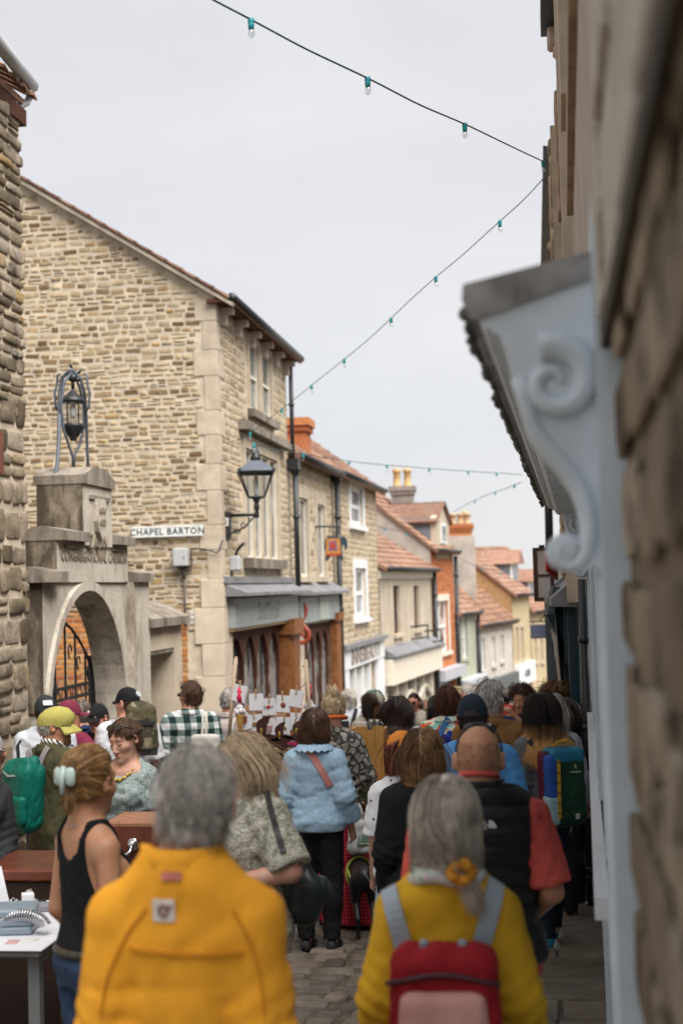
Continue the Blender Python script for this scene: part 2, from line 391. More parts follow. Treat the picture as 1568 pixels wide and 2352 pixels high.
def body_prims(S, lean, stance):
 k, b = S['k'], S['build']; T = []
 T.append(('torso', lean_wrap(loft(torso_rows(S, k, b)), S, lean), .02))
 nr = .049 if S['f'] else .058
 for s in 'LR':
  sg = -1 if s == 'L' else 1
  T.append(('torso', cap(S['neck']*.75+S['hb']*.25, S['sh'+s]*.92+S['neck']*.08-np.array([0,0,.012*k]), nr*k*.72, .048*k), .05*k))
  if S['f']: T.append(('torso', ell(S['up']((sg*.068, .078*b, 1.25)), np.array((.064, .055, .066))*k), .04*k))
  else: T.append(('torso', ell(S['up']((sg*.08, .06*b, 1.29)), np.array((.085, .06, .075))*k), .05*k))
  T.append(('arm'+s, cap(S['sh'+s], S['el'+s], (.048 if S['f'] else .056)*k*b**.5, .041*k*b**.5), .018*k))
  T.append(('fore'+s, cap(S['el'+s], S['wr'+s], .041*k*b**.5, .027*k), .015*k))
 T.append(('neck', cap(S['neck'], S['hb'], nr*k, nr*.92*k), .03*k))
 hipx = .088*k
 for s, sg in (('L', -1), ('R', 1)):
  st = stance*sg*k
  kn = np.array((sg*.098*k, .02*k+st*.5, .49*k)); an = np.array((sg*.095*k, -.03*k+st, .085*k)); hp = np.array((sg*hipx, 0, .90*k))
  S['kn'+s], S['an'+s] = kn, an
  T.append(('leg'+s, cap(hp, kn, .088*k*b**.7, .058*k), .04*k)); T.append(('leg'+s, cap(kn, an, .056*k, .04*k), .02*k))
  T.append(('leg'+s, ell(kn*.68+an*.32+np.array((0,-.022*k,0)), np.array((.05,.055,.11))*k), .03*k))
 return T
def hand_prims(S, s, curl=.5):
 """palm, four unequal bent fingers, and a thumb off the side of the palm"""
 k = S['k']*(.92 if S['f'] else 1); w = S['wr'+s]; d = w - S['el'+s]; d /= np.linalg.norm(d); sg = -1 if s == 'L' else 1
 inn = np.array((-sg, 0, 0.)); inn -= d*inn.dot(d); inn /= np.linalg.norm(inn) + 1e-9      # palm faces the body
 side = np.cross(d, inn); side /= np.linalg.norm(side)
 if side[1] < 0 or (abs(side[1]) < .2 and side[2] < 0): side = -side                        # thumb side forward / up
 out = [cap(w, w+d*.085*k, .024*k, .03*k), cap(w+d*.05*k+side*.018*k, w+d*.085*k+side*.024*k, .017*k, .013*k), cap(w+d*.05*k-side*.018*k, w+d*.085*k-side*.022*k, .017*k, .012*k)]
 for i, (o, L) in enumerate(((.030, .068), (.011, .078), (-.010, .072), (-.029, .056))):
  p = w + d*.088*k + side*o*k; a = .25+curl*.5; b = a + curl*.9
  q = p + (d*math.cos(a)+inn*math.sin(a))*L*.5*k; r = q + (d*math.cos(b)+inn*math.sin(b))*L*.5*k
  out += [cap(p, q, .0095*k, .0088*k), cap(q, r, .0088*k, .0072*k)]
 p = w + d*.025*k + side*.026*k; q = p + (d*.62+side*.7+inn*.2)*.04*k; r = q + (d*.85+side*.2+inn*.4)*.034*k
 return out + [cap(p, q, .013*k, .0105*k), cap(q, r, .0105*k, .008*k)]
def wrinkle(F, A, seed, dirs=7, f0=24, f1=60):
 """soft creases: warped ridges, sharper in than out"""
 r = np.random.default_rng(seed); X, Y, Z = F.all(); o = 0
 for i in range(dirs):
  v = r.normal(size=3); v /= np.linalg.norm(v); v *= r.uniform(f0, f1); u = r.normal(size=3)*8; w = r.normal(size=3)*5; ph = r.uniform(0, 6, 3)
  s = np.sin(v[0]*X+v[1]*Y+v[2]*Z+ph[0]+2.2*np.sin(u[0]*X+u[1]*Y+u[2]*Z+ph[1])); m = .5+.5*np.sin(w[0]*X+w[1]*Y+w[2]*Z+ph[2])
  o = o + (1-np.abs(s))**2*m
 F.D += (A*(o-.95)).astype(np.float32)
HS = {}
def head_field(F, S, face=True, ears=True):
 hs, c, Rm = S['hs'], S['hc'], S['Rh']
 def H3(p): return c + Rm @ (np.array(p, float)*hs)
 def E(p, r, k, cut=False):
  fn, lo, hi = ell(H3(p), np.array(r)*hs, Rm); F.add(fn, lo, hi, k*hs, cut)
 def K(a, b, r0, r1, k):
  fn, lo, hi = cap(H3(a), H3(b), r0*hs, r1*hs); F.add(fn, lo, hi, k*hs)
 E((0,-.012,0), (.0765,.098,.104), .03); E((0,.024,-.055), (.06,.07,.085), .03); E((0,.046,-.112), (.043,.042,.032), .03)
 K((0,-.03,-.06), (0,-.022,-.14), .05, .05, .03)
 if face:
  K((-.036,.078,.012), (.036,.078,.012), .012, .012, .02)
  for q in (-1, 1):
   E((q*.043,.056,-.042), (.022,.024,.02), .03); E((q*.032,.1,-.013), (.017,.013,.011), .014, True); E((q*.032,.078,-.014), (.0135,)*3, .004)
   E((q*.011,.097,-.064), (.009,.01,.008), .008)
  K((0,.09,-.012), (0,.111,-.058), .008, .0125, .01)
  K((-.017,.092,-.086), (.017,.092,-.086), .0055, .0055, .006); K((-.015,.091,-.096), (.015,.091,-.096), .0065, .0065, .006)
  E((0,.082,-.128), (.018,.016,.014), .025); K((-.02,.094,-.091), (.02,.094,-.091), .0, .0, .004)
 if ears:
  for q in (-1, 1):
   Re = Rm @ eul(-q*28, -8, 0)
   fn, lo, hi = ell(H3((q*.085,-.014,-.02)), np.array((.013,.023,.035))*hs, Re); F.add(fn, lo, hi, .006)
   fn, lo, hi = ell(H3((q*.095,-.004,-.016)), np.array((.008,.010,.018))*hs, Re); F.add(fn, lo, hi, .006, True)
def H3(S, p): return S['hc'] + S['Rh'] @ (np.array(p, float)*S['hs'])
# ------------------------------------------------------------------ hair: a cap under strands combed over the scalp
def hair_strands(S, n, style, seed):
 r = np.random.default_rng(seed); st = dict(L=.05, zend=None, part='side', r=.0026, seg=8, lift=.012, front=.25, nape=-.62, clump=.22, wave=0.0, tie=None, back=.4, jit=.18, body=True, k=max(24, n//16), vol=0.0)
 st.update(style); er = np.array((.081,.103,.109))
 d = r.normal(size=(n*9, 3)); d /= np.linalg.norm(d, axis=1)[:, None]
 front_ok = (d[:,1] < st['front']) | (d[:,2] > .50 + .45*np.maximum(d[:,1]-.5, 0))
 side_ok = (d[:,2] > st['nape']) & ((d[:,1] < -.15) | (d[:,2] > -.08 + .8*np.maximum(d[:,1], 0)))
 d = d[front_ok & side_ok & (d[:,2] < st.get('zmax', 2))][:n]; n = len(d); segs = st['seg']
 lift = r.uniform(.15, 1, n)*st['lift']*np.where(r.random(n) < .07, 2.6, 1) + st['vol']; p = d*(er+lift[:,None]*.6) + np.array((0,-.012,0)); L = (st['L']*r.uniform(.75, 1.1, n) if st['L'] < .12 else np.maximum(p[:,2]-.10+st['L'], .03)*1.1*r.uniform(.86, 1.02, n))
 jit = r.normal(size=(n, 3))*st['jit']; P_ = np.empty((n, segs+1, 3)); P_[:,0] = p; sgn = np.where(p[:,0] > st.get('px', 0), 1., -1.)
 Rm = S['Rh']; down = Rm.T @ np.array((0,0,-1.)); ds = L/segs
 zb = (np.array(S['neck'])-S['hc']) @ Rm/S['hs']; ph = r.uniform(0, 6.3, n); onb = np.zeros(n, bool); bc = zb + np.array((0,-.0,-.17)); br = np.array((.222,.152,.215))
 for i in range(segs):
  q = (p-np.array((0,-.012,0)))/er; ln = np.linalg.norm(q, axis=1); nrm = q/er; nrm /= np.linalg.norm(nrm, axis=1)[:,None]
  if st['tie'] is not None:
   g = np.array(st['tie'])-p; g /= np.linalg.norm(g, axis=1)[:,None]+1e-6; g = g + jit*.25
  else:
   side = np.stack([sgn*(.55 if st['part'] != 'back' else .1), np.full(n, -st['back']), np.zeros(n)], 1)
   if st['part'] == 'fwd': side[:,1] = np.where(p[:,2] > .02, .7, -.5)
   near = np.clip((ln-1)*0 + 1-np.clip((-q[:,2]+.15)*1.6, 0, 1), 0, 1)
   g = side*near[:,None] + down*(1.15-.45*near)[:,None] + jit*(.35 if L.mean() > .12 else 1.0)
  on = (ln < 1.35)[:,None]; tan = g - nrm*np.maximum((g*nrm).sum(1), -9)[:,None]*np.where((q[:,2] > -.25)[:,None] & on, 1, np.where(((g*nrm).sum(1) < 0)[:,None] & on, 1, 0))
  nb_ = (p-bc)/br**2; nb_ /= np.linalg.norm(nb_, axis=1)[:,None]+1e-9; gb = down+np.array((0,-.75,0))*np.where(p[:,1] < .05, 1, -.8)[:,None]; tb = gb-nb_*(gb*nb_).sum(1)[:,None]; tan = np.where(onb[:,None], tb, tan)
  tan /= np.linalg.norm(tan, axis=1)[:,None]+1e-6; p = p + tan*ds[:,None]
  if st['wave']: p = p + nrm*(np.sin(i*1.3+ph)*st['wave'])[:,None] + np.cross(nrm, tan)*(np.cos(i*1.1+ph*1.7)*st['wave'])[:,None]
  q = (p-np.array((0,-.012,0)))/(er+lift[:,None]*.9); ln = np.linalg.norm(q, axis=1); m = ln < 1; p[m] = (p-np.array((0,-.012,0)))[m]/ln[m][:,None]+np.array((0,-.012,0))
  if st['tie'] is None and st['body'] and L.mean() > .12:      # lie over neck and shoulders
   q = (p-bc)/br; ln = np.linalg.norm(q, axis=1); m = ln < 1; onb = ln < 1.02; p[m] = (p-bc)[m]/ln[m][:,None]+bc
   q2 = (p[:,:2]-zb[:2]*.5-np.array((0,-.01)))/(.062+lift*.5)[:,None]; l2 = np.linalg.norm(q2, axis=1); m = (l2 < 1) & (p[:,2] < -.06); p[m,:2] = (p[m,:2]-zb[:2]*.5-np.array((0,-.01)))/l2[m][:,None]+zb[:2]*.5+np.array((0,-.01))
  P_[:,i+1] = p
 K = min(st['k'], n); gi = r.integers(0, K, n); dist = np.linalg.norm(P_[:,0][:,None]-P_[:K,0][None], axis=2); gi = dist.argmin(1)
 t = np.linspace(0, 1, segs+1)**1.6*st['clump']; P_ = P_*(1-t[None,:,None]) + P_[gi]*t[None,:,None]
 return P_, st
def strands_mesh(Pw, rad, n3=3, taper=.35):
 n, m, _ = Pw.shape; T = np.gradient(Pw, axis=1); T /= np.linalg.norm(T, axis=2)[:,:,None]+1e-9
 a = np.cross(T, np.array((.3,.9,.2))); a /= np.linalg.norm(a, axis=2)[:,:,None]+1e-9; b = np.cross(T, a)
 rr = (rad*(1-(1-taper)*np.linspace(0, 1, m)**3))[None,:,None]
 V = np.stack([Pw + (a*math.cos(q)+b*math.sin(q))*rr for q in [2*math.pi*j/n3 for j in range(n3)]], 2)       # n,m,n3,3
 I = np.arange(n*m*n3).reshape(n, m, n3); F = []
 for j in range(n3):
  F.append(np.stack([I[:,:-1,j], I[:,:-1,(j+1)%n3], I[:,1:,(j+1)%n3], I[:,1:,j]], -1).reshape(-1, 4))
 return V.reshape(-1, 3), np.concatenate(F)
def hair_cap(S, h=.011, t=.006, front=.25, nape=-.6, vol=0):
 c = S['hc']; F = Field(c-.17, c+.17, h); Rm = S['Rh']; hs = S['hs']
 fn, lo, hi = ell(H3(S, (0,-.012,0)), np.array((.0765,.098,.104))*hs+t+vol, Rm); F.add(fn, lo, hi, .01)
 X, Y, Z = F.all(); x, y, z = X-c[0], Y-c[1], Z-c[2]
 ly = (Rm[0][1]*x+Rm[1][1]*y+Rm[2][1]*z)/hs; lz = (Rm[0][2]*x+Rm[1][2]*y+Rm[2][2]*z)/hs
 cut = np.minimum(ly-front*.1, .052+.35*np.maximum(ly-.05, 0)-lz)          # face opening
 cut2 = np.minimum(-.01+.0*ly-lz, ly+.018)                                  # round the ears
 cut3 = nape*.1-lz
 F.D = np.maximum(np.maximum(np.maximum(F.D, cut), cut2), cut3).astype(np.float32)
 return F.mesh()
def merge_vf(parts):
 V, F, o = [], [], 0
 for v, f in parts:
  if len(v) == 0: continue
  V.append(v); F.append(np.asarray(f)+o); o += len(v)
 return np.concatenate(V), np.concatenate(F)
def add_hair(root, S, style, mat, n, seed, h=.011, label=None):
 P_, st = hair_strands(S, n, style, seed); Pw = S['hc'] + (P_*S['hs']) @ S['Rh'].T
 parts = [] if st.get('nocap') else [hair_cap(S, h, t=st.get('cap', .007), front=st['front']*1.0, nape=st['nape'], vol=st['vol'])]
 parts.append(strands_mesh(Pw, st['r']))
 for tail in st.get('tails', []):     # (points in head space, n strands, spread at each point)
  pts, m, sp = tail; r = np.random.default_rng(seed+9); A = np.array(pts, float); t = np.linspace(0, 1, 9)
  C = np.stack([np.interp(t, np.linspace(0, 1, len(A)), A[:,q]) for q in range(3)], 1); W = np.interp(t, np.linspace(0, 1, len(sp)), sp)
  off = r.normal(size=(m, 3))*.5; Q = C[None] + off[:,None]*W[None,:,None] + (r.normal(size=(m, 1, 3))*.004)
  parts.append(strands_mesh(S['hc'] + (Q*S['hs']) @ S['Rh'].T, st['r']))
 return add_np('hair', merge_vf(parts), mat, root, label)
def hair_mat(name, root, tip=None, zr=None, shine=.32, var=.45):
 s = N(name); r = s.rnd(); c = s.ramp(r, [(0, sc(root, 1-var)), (.5, root), (1, sc(root, 1+var))]); c = s.mix(1, c, s.ramp(s.noise(16, 4, .6, .6), [(.32, (.55,.53,.50)), (.66, (1.35,1.33,1.3))]), 'MULTIPLY')
 if tip:     # colour changes down the length (dyed ends)
  z = s.n('ShaderNodeSeparateXYZ'); s.l(s.co(), z.inputs[0]); f = s.math('ADD', z.outputs[2], s.math('MULTIPLY', s.noise(14, 3), .16))
  c = s.mix(s.ramp(f, [(0, (1,1,1)), (1, (0,0,0))]) if False else s.math('SMOOTH_MIN', 1, s.math('MAXIMUM', 0, s.math('DIVIDE', s.math('SUBTRACT', zr[1]+.08, f), zr[1]-zr[0])), .1), c, s.ramp(r, [(0, sc(tip, .55)), (.6, tip), (1, sc(tip, 1.4))]))
 return s.fin(c, shine+.12, 0, .45)
SKIN = {}
def skin(tone):
 if tone in SKIN: return SKIN[tone]
 c = {'fair': (.56,.335,.25), 'pink': (.55,.29,.22), 'tan': (.44,.235,.14), 'brown': (.30,.15,.085), 'red': (.48,.23,.16)}[tone]
 s = N('skin_'+tone); f = s.noise(22, 4, .6)
 col = s.mix(s.ramp(f, [(.35,(0,0,0)),(.7,(1,1,1))]), c, (c[0]*.98, c[1]*.78, c[2]*.72)); col = s.mix(s.ramp(s.noise(140, 2), [(.6,(0,0,0)),(.75,(.25,.25,.25))]), col, sc(c, .6))
 s.bump(s.noise(260, 3), .12, .002); s.b.inputs['Subsurface Weight'].default_value = .08; s.b.inputs['Subsurface Radius'].default_value = (.012,.005,.003); s.b.inputs['Subsurface Scale'].default_value = 1
 SKIN[tone] = s.fin(col, .52, 0, .4); return SKIN[tone]
_cl = {}
def cloth(name, col, var=.16, rough=.86, weave=320, bump=.25, fold=.5, foldscale=(9,9,4), sheen=.0):
 """woven cloth: faded patches, fine weave and small creases"""
 if name in _cl: return _cl[name]
 s = N(name); c = s.mix(s.ramp(s.noise(5, 4), [(.3,(0,0,0)),(.7,(1,1,1))]), sc(col, 1-var), sc(col, 1+var*.7))
 c = s.mix(s.math('MULTIPLY', s.noise(weave, 2), .16), c, sc(col, .45))
 s.bump(s.noise(1.0, 4, .5, .6, s.mapped(foldscale)), fold*.6, .03); cr = s.ramp(s.math('ABSOLUTE', s.math('SUBTRACT', s.noise(1.0, 2, .4, 1.6, s.mapped((8,8,4))), .5)), [(0,(0,0,0)),(.12,(1,1,1))]); s.bump(cr, fold*.28, .012); s.bump(s.noise(weave, 2), bump, .002)
 _cl[name] = s.fin(c, rough, 0, .2); return _cl[name]
PEOPLE = {}
def person(key, label, px, py, Y, yaw=0, sex='m', tone='fair', build=1.0, arms=('down','down2'), head=(0,0,0), lean=0, stance=.0, top=None, legs=None, skirt=None,
  hair=None, h=.013, face=False, ears=True, hands='', group='people crowding the market street', H=None, seed=None, shoes=(.03,.03,.035), feet=True, bald=False, sw=1.0, drop=0.0, hx=0.0, nk=.028):
 seed = seed or (sum(map(ord, key))*7 % 9973)
 T = P(px, py, Y); gz = G(Y); build *= .93
 if H is None: H = T.z - gz
 S = skeleton(H, sex, {'L': arms[0], 'R': arms[1]}, lean, head, build, sw, drop, hx, nk); S['yaw'] = yaw
 # the head top sits where the photograph shows it
 off = Matrix.Rotation(R_(yaw), 3, 'Z') @ Vector((S['hc'][0], S['hc'][1], 0))
 base = (T.x-off.x, Y-off.y*(1 if lean == 0 else 0), gz)
 root = thing('person', base, label, 'person', group, R_(yaw)); S['root'] = root; k = S['k']; S['key'] = key
 prims = body_prims(S, lean, stance)
 pts = np.array([S['el'+s] for s in 'LR'] + [S['wr'+s] for s in 'LR'] + [S['hc'], S['knL'], S['anL'], S['anR']])
 lo = np.minimum(pts.min(0)-.16, (-.25*build*k, -.2*k, -.02)); hi = np.maximum(pts.max(0)+.16, (.25*build*k, .25*k, .5)); hi[2] = max(hi[2], S['hc'][2]+.15)
 fine = [[], [], []]; c = S['hc']
 if face or bald:
  hf = .0065 if face else .009
  for q in range(3): fine[q].append((c[q]-.125, c[q]+.125, hf))
 for s in hands:
  w = S['wr'+s]
  for q in range(3): fine[q].append((w[q]-.10*k, w[q]+.10*k, .0058))
 # ---- the body, one continuous skin
 F = Field(lo, hi, h, fine)
 for grp, (fn, a, b), kk in prims: F.add(fn, a, b, kk)
 head_field(F, S, face, ears)
 for s in 'LR':
  for fn, a, b in hand_prims(S, s): F.add(fn, a, b, .006)
 body = add_np('body', F.mesh(), skin(tone), root); S['body'] = body
 # ---- clothes follow the same forms, a little larger
 def garment(name, sel, t, mat, cuts=(), folds=.004, extra=(), hh=None, lab=None, kmul=1.0, fr=(24,60), quilt=0, rings=0):
  F = Field(lo-.03, hi+.03, hh or h)
  for grp, (fn, a, b), kk in prims:
   tt = sel.get(grp)
   if tt is None: continue
   F.add(lambda X, Y, Z, fn=fn, tt=tt: fn(X, Y, Z, tt*k), a-tt*k, b+tt*k, kk*kmul)
  for fn, a, b, kk in extra: F.add(fn, a, b, kk)
  if folds: wrinkle(F, folds*k, seed+len(name), f0=fr[0], f1=fr[1])
  X, Yy, Z = F.all()
  if quilt: F.D -= (.011*k*(np.abs(np.sin(math.pi*Z/(.068*k)))**.5-.55)).astype(np.float32)+0*F.D
  if rings:
   for s in 'LR':      # creases round the bent sleeve
    u = S['wr'+s]-S['sh'+s]; u = u/np.linalg.norm(u); q = S['el'+s]; t = (X-q[0])*u[0]+(Yy-q[1])*u[1]+(Z-q[2])*u[2]; d2 = (X-q[0])**2+(Yy-q[1])**2+(Z-q[2])**2-t*t
    F.D += (rings*k*np.sin(t*2*math.pi/.052+2.2*np.sin(X*23+Z*7)+s.count('L'))*np.exp(-((t-.02)/.13)**2)*(d2 < .011)).astype(np.float32)
  for cu in cuts: F.D = np.maximum(F.D, cu(X, Yy, Z)).astype(np.float32)
  return add_np(name, F.mesh(), mat, root, lab)
 ca, sa = math.cos(R_(lean)), math.sin(R_(lean)); hz = .92*k
 def uz(Y_, Z): return (Z-hz)*ca - Y_*sa*-1*0 + hz + (-Y_*sa if lean else 0)*-1 if lean else Z     # height along the leant trunk
 if legs:
  lt = legs.get('t', .014); sel = {'legL': lt, 'legR': lt, 'torso': .004}
  cut = [lambda X, Yy, Z: Z-1.03*k, lambda X, Yy, Z: (legs.get('len', .10))*k-Z]
  S['legs'] = garment(legs.get('name', 'trousers'), sel, 0, legs['mat'], cut, legs.get('folds', .005))
 if skirt:
  z0, w0, w1, d1 = skirt.get('hem', .3)*k, .19*k*build, skirt.get('w', .34)*k, skirt.get('d', .3)*k
  fn, a, b = loft([(z0, w1, d1, 0), (.55*k, (w0*.9+w1)/2, (d1+.14*k)/2, 0), (.92*k, w0*1.05, .15*k*build, -.01), (1.06*k, .165*k*build, .125*k, 0)], 2.2)
  def pleat(X, Yy, Z, t=0): return fn(X-skirt.get('dx', 0)*np.clip((1.0*k-Z)/(.9*k), 0, 1), Yy, Z, 0) + .012*k*np.sin(np.arctan2(Yy, X)*14)*np.clip((.95*k-Z)/.5, 0, 1)
  F2 = Field(lo-.12, hi+np.array((.12+skirt.get('dx', 0),.12,.12)), max(h, .016)); F2.add(pleat, a, b+np.array((skirt.get('dx', 0),0,0)), .01); X, Yy, Z = F2.all()
  F2.D = np.maximum(F2.D, np.maximum(Z-1.05*k, z0-Z)).astype(np.float32); add_np('skirt', F2.mesh(), skirt['mat'], root)
 S['tops'] = []
 for top in ([] if not top else top if isinstance(top, list) else [top]):
  t = top.get('t', .016); sl = top.get('sleeve', 1.9); sel = {'torso': t}; extra = []
  if top.get('hem', .88) < .97: sel['legL'] = sel['legR'] = max(t+.008, .024)
  for s in 'LR':
   sls = sl[0 if s == 'L' else 1] if isinstance(sl, tuple) else sl
   st = top.get('st', t*1.3); sh, el, wr = S['sh'+s], S['el'+s], S['wr'+s]; ru = (.048 if S['f'] else .056)*k*build**.5; re = .042*k*build**.5
   if sls <= 0: continue
   e1 = sh + (el-sh)*min(sls, 1); u = (el-sh)/np.linalg.norm(el-sh)
   def armfn(a, b, ra, rb, flat):
    f0, l, hh_ = cap(a, b, ra, rb); dd = (b-a)/np.linalg.norm(b-a)
    def g(X, Y_, Z, t=0):
     d = f0(X, Y_, Z)
     return np.maximum(d, (X-b[0])*dd[0]+(Y_-b[1])*dd[1]+(Z-b[2])*dd[2]) if flat else d
    return g, l, hh_
   rr1 = ru+(re-ru)*min(sls, 1)
   extra.append((*armfn(sh, e1, ru+st*k, rr1+st*k*top.get('flare', 1.2), sls <= 1), .02*k))
   if sls > 1:
    e2 = el + (wr-el)*(sls-1); extra.append((*armfn(el, e2, re+st*k*1.15, (re+(.03*k-re)*(sls-1))+st*k*top.get('cuff', .8), True), .02*k))
  hem = top.get('hem', .88)*k; nk = top.get('neck', 1.475)*k; nt = top.get('ntilt', .22)
  cuts = [lambda X, Yy, Z: (hem-Z) if not lean else (hem-Z-Yy*sa), lambda X, Yy, Z: (Z + Yy*(sa*1.2 if lean else 0)) - nk + nt*(Yy+.02)]
  if lean: cuts[1] = lambda X, Yy, Z: ((Z-hz)*ca + Yy*-sa*-1 + hz) - nk + .0
  for cc in top.get('cuts', []): cuts.append(cc(k))
  S['top'] = ob = garment(top.get('name', 'shirt'), sel, 0, top['mat'], cuts, top.get('folds', .005), extra, top.get('h'), fr=top.get('fr', (24, 60)), quilt=top.get('quilt', 0), rings=top.get('rings', .0045 if (sl if not isinstance(sl, tuple) else sl[0]) > 1.2 else 0))
  S['tops'].append(ob)
  if top.get('collar'):
   cz = top['collar']; nr = (.056 if S['f'] else .064)*k*cz.get('w', 1); mb = MB(); n = 26; w = cz.get('h', .045)*k; fl = cz.get('flare', .012)*k; dz = cz.get('dz', -.004)*k; th = cz.get('t', .008)*k
   nb = S['neck']; V = []
   for i in range(n):
    a = 2*math.pi*i/n; fx, fy = math.cos(a), math.sin(a); drop = (.5*max(0, fy))*.07*k
    if cz.get('shape') == 'stand': prof = [(nr*1.12, -.03*k), (nr*1.08+fl*.4, w*.5), (nr*1.1+fl, w), (nr*1.1+fl-th, w-.002), (nr*1.08+fl*.4-th, w*.4), (nr*1.0, -.03*k)]
    else: prof = [(nr*1.03, 0), (nr*1.02, w*.75), (nr*1.1, w*.92), (nr*1.35+fl, w*.35), (nr*1.5+fl*1.6, -w*.35), (nr*1.42+fl*1.4, -w*.42), (nr*1.2, w*.3), (nr*1.06, w*.5)]
    for r_, z_ in prof: V.append((nb[0]+fx*r_, nb[1]+fy*r_*1.0, nb[2]+dz+z_-drop + .012*k))
   m = len(V)//n; Fc = [(i*m+j, ((i+1)%n)*m+j, ((i+1)%n)*m+(j+1)%m, i*m+(j+1)%m) for i in range(n) for j in range(m)]
   mb.add(V, Fc); part('collar', mb, cz.get('mat', top['mat']), root, True, True)
 if feet:
  sm = shoes if not isinstance(shoes, tuple) else M_('shoe_%.2f_%.2f_%.2f' % shoes, shoes, .6, .2, 20)
  for s in 'LR':
   a = S['an'+s]; mb = MB(); zz = [(-.055, .03, .036), (-.03, .036, .055), (.03, .036, .06), (.09, .044, .042), (.15, .046, .032), (.185, .036, .024), (.2, .018, .014)]; V = []; n = 10
   for y_, hw, ht in zz:
    for i in range(n):
     an = 2*math.pi*i/n; V.append((a[0]+hw*k*math.cos(an), a[1]+y_*k, .004 + max(0, ht*k*(1+math.sin(an)))))
   m = len(zz); Fc = [(i*n+j, i*n+(j+1)%n, (i+1)*n+(j+1)%n, (i+1)*n+j) for i in range(m-1) for j in range(n)] + [tuple(range(n-1,-1,-1)), tuple(range((m-1)*n, m*n))]
   mb.add(V, Fc); part('shoe', mb, sm, root, True, True)
 if hair: S['hair'] = add_hair(root, S, hair.get('style', {}), hair['mat'], hair.get('n', 500), seed, hair.get('h', .011))
 PEOPLE[key] = S; return S
def face_parts(S, brow=(.09,.05,.03), closed=False, iris=(.05,.09,.10), lips=(.42,.16,.13)):
 """eyes, brows and lips for a face that shows"""
 root = S['root']; Rm = S['Rh']; hs = S['hs']; M3 = Matrix(Rm.tolist())
 for q in (-1, 1):
  if not closed:
   e = part('eye', MB().ball(H3(S, (q*.032,.0835,-.0135)), Vector((.0128,.0092,.0052))*hs, 12, 8, M3), M_('eye_white', (.62,.6,.57), .25, .05, 10, 0), root, True, True)
   part('iris', MB().ball(H3(S, (q*.032,.0895,-.0133)), Vector((.0056,.0042,.0049))*hs, 10, 6, M3), M_('iris%.2f' % iris[0], iris, .15, .2, 60, 0), e, True, True)
   lid = [H3(S, (q*(.032+.0148*math.cos(a)), .0925-.011*abs(math.cos(a))**2, -.0135+.0056*math.sin(a))) for a in np.linspace(0, math.pi, 8)]
   part('eyelid', MB().tube(lid, .0022*hs, 6), M_('lash', (.05,.03,.025), .7, .1, 10, 0), root, True, True)
  else:
   lid = [H3(S, (q*(.032+.0135*math.cos(a)), .0915-.009*abs(math.cos(a))**2, -.0155-.0045*math.sin(a))) for a in np.linspace(0, math.pi, 8)]
   part('eyelid', MB().tube(lid, .0016*hs, 6), M_('lash', (.05,.03,.025), .7, .1, 10, 0), root, True, True)
  br = [H3(S, (q*(.014+.036*t), .0915-.014*t*t, .010+.008*math.sin(t*2.2))) for t in np.linspace(0, 1, 7)]
  part('eyebrow', MB().tube(br, [.002*hs,.0032*hs,.0036*hs,.0036*hs,.003*hs,.0022*hs,.001*hs], 6), M_('brow_%.2f' % brow[0], brow, .9, .2, 60, .1), root, True, True)
 V = MB(); n = 9
 up_ = [H3(S, (.021*math.sin(t), .0985-.011*abs(t)**2*.5, -.0885+.0018*math.cos(3*t))) for t in np.linspace(-1.2, 1.2, n)]
 lo_ = [H3(S, (.018*math.sin(t), .0985-.011*abs(t)**2*.5, -.0965-.0018*math.cos(t))) for t in np.linspace(-1.2, 1.2, n)]
 rr = [.001*hs]+[.0042*hs]*(n-2)+[.001*hs]
 V.tube(up_, rr, 6); V.tube(lo_, [q*1.15 for q in rr], 6); part('lips', V, M_('lips%.2f' % lips[0], lips, .45, .15, 40, .05), root, True, True)
def W_(S, p):   # local -> world
 r = S['root']; return Matrix.Translation(r.location) @ Matrix.Rotation(r.rotation_euler[2], 4, 'Z') @ Vector(p)
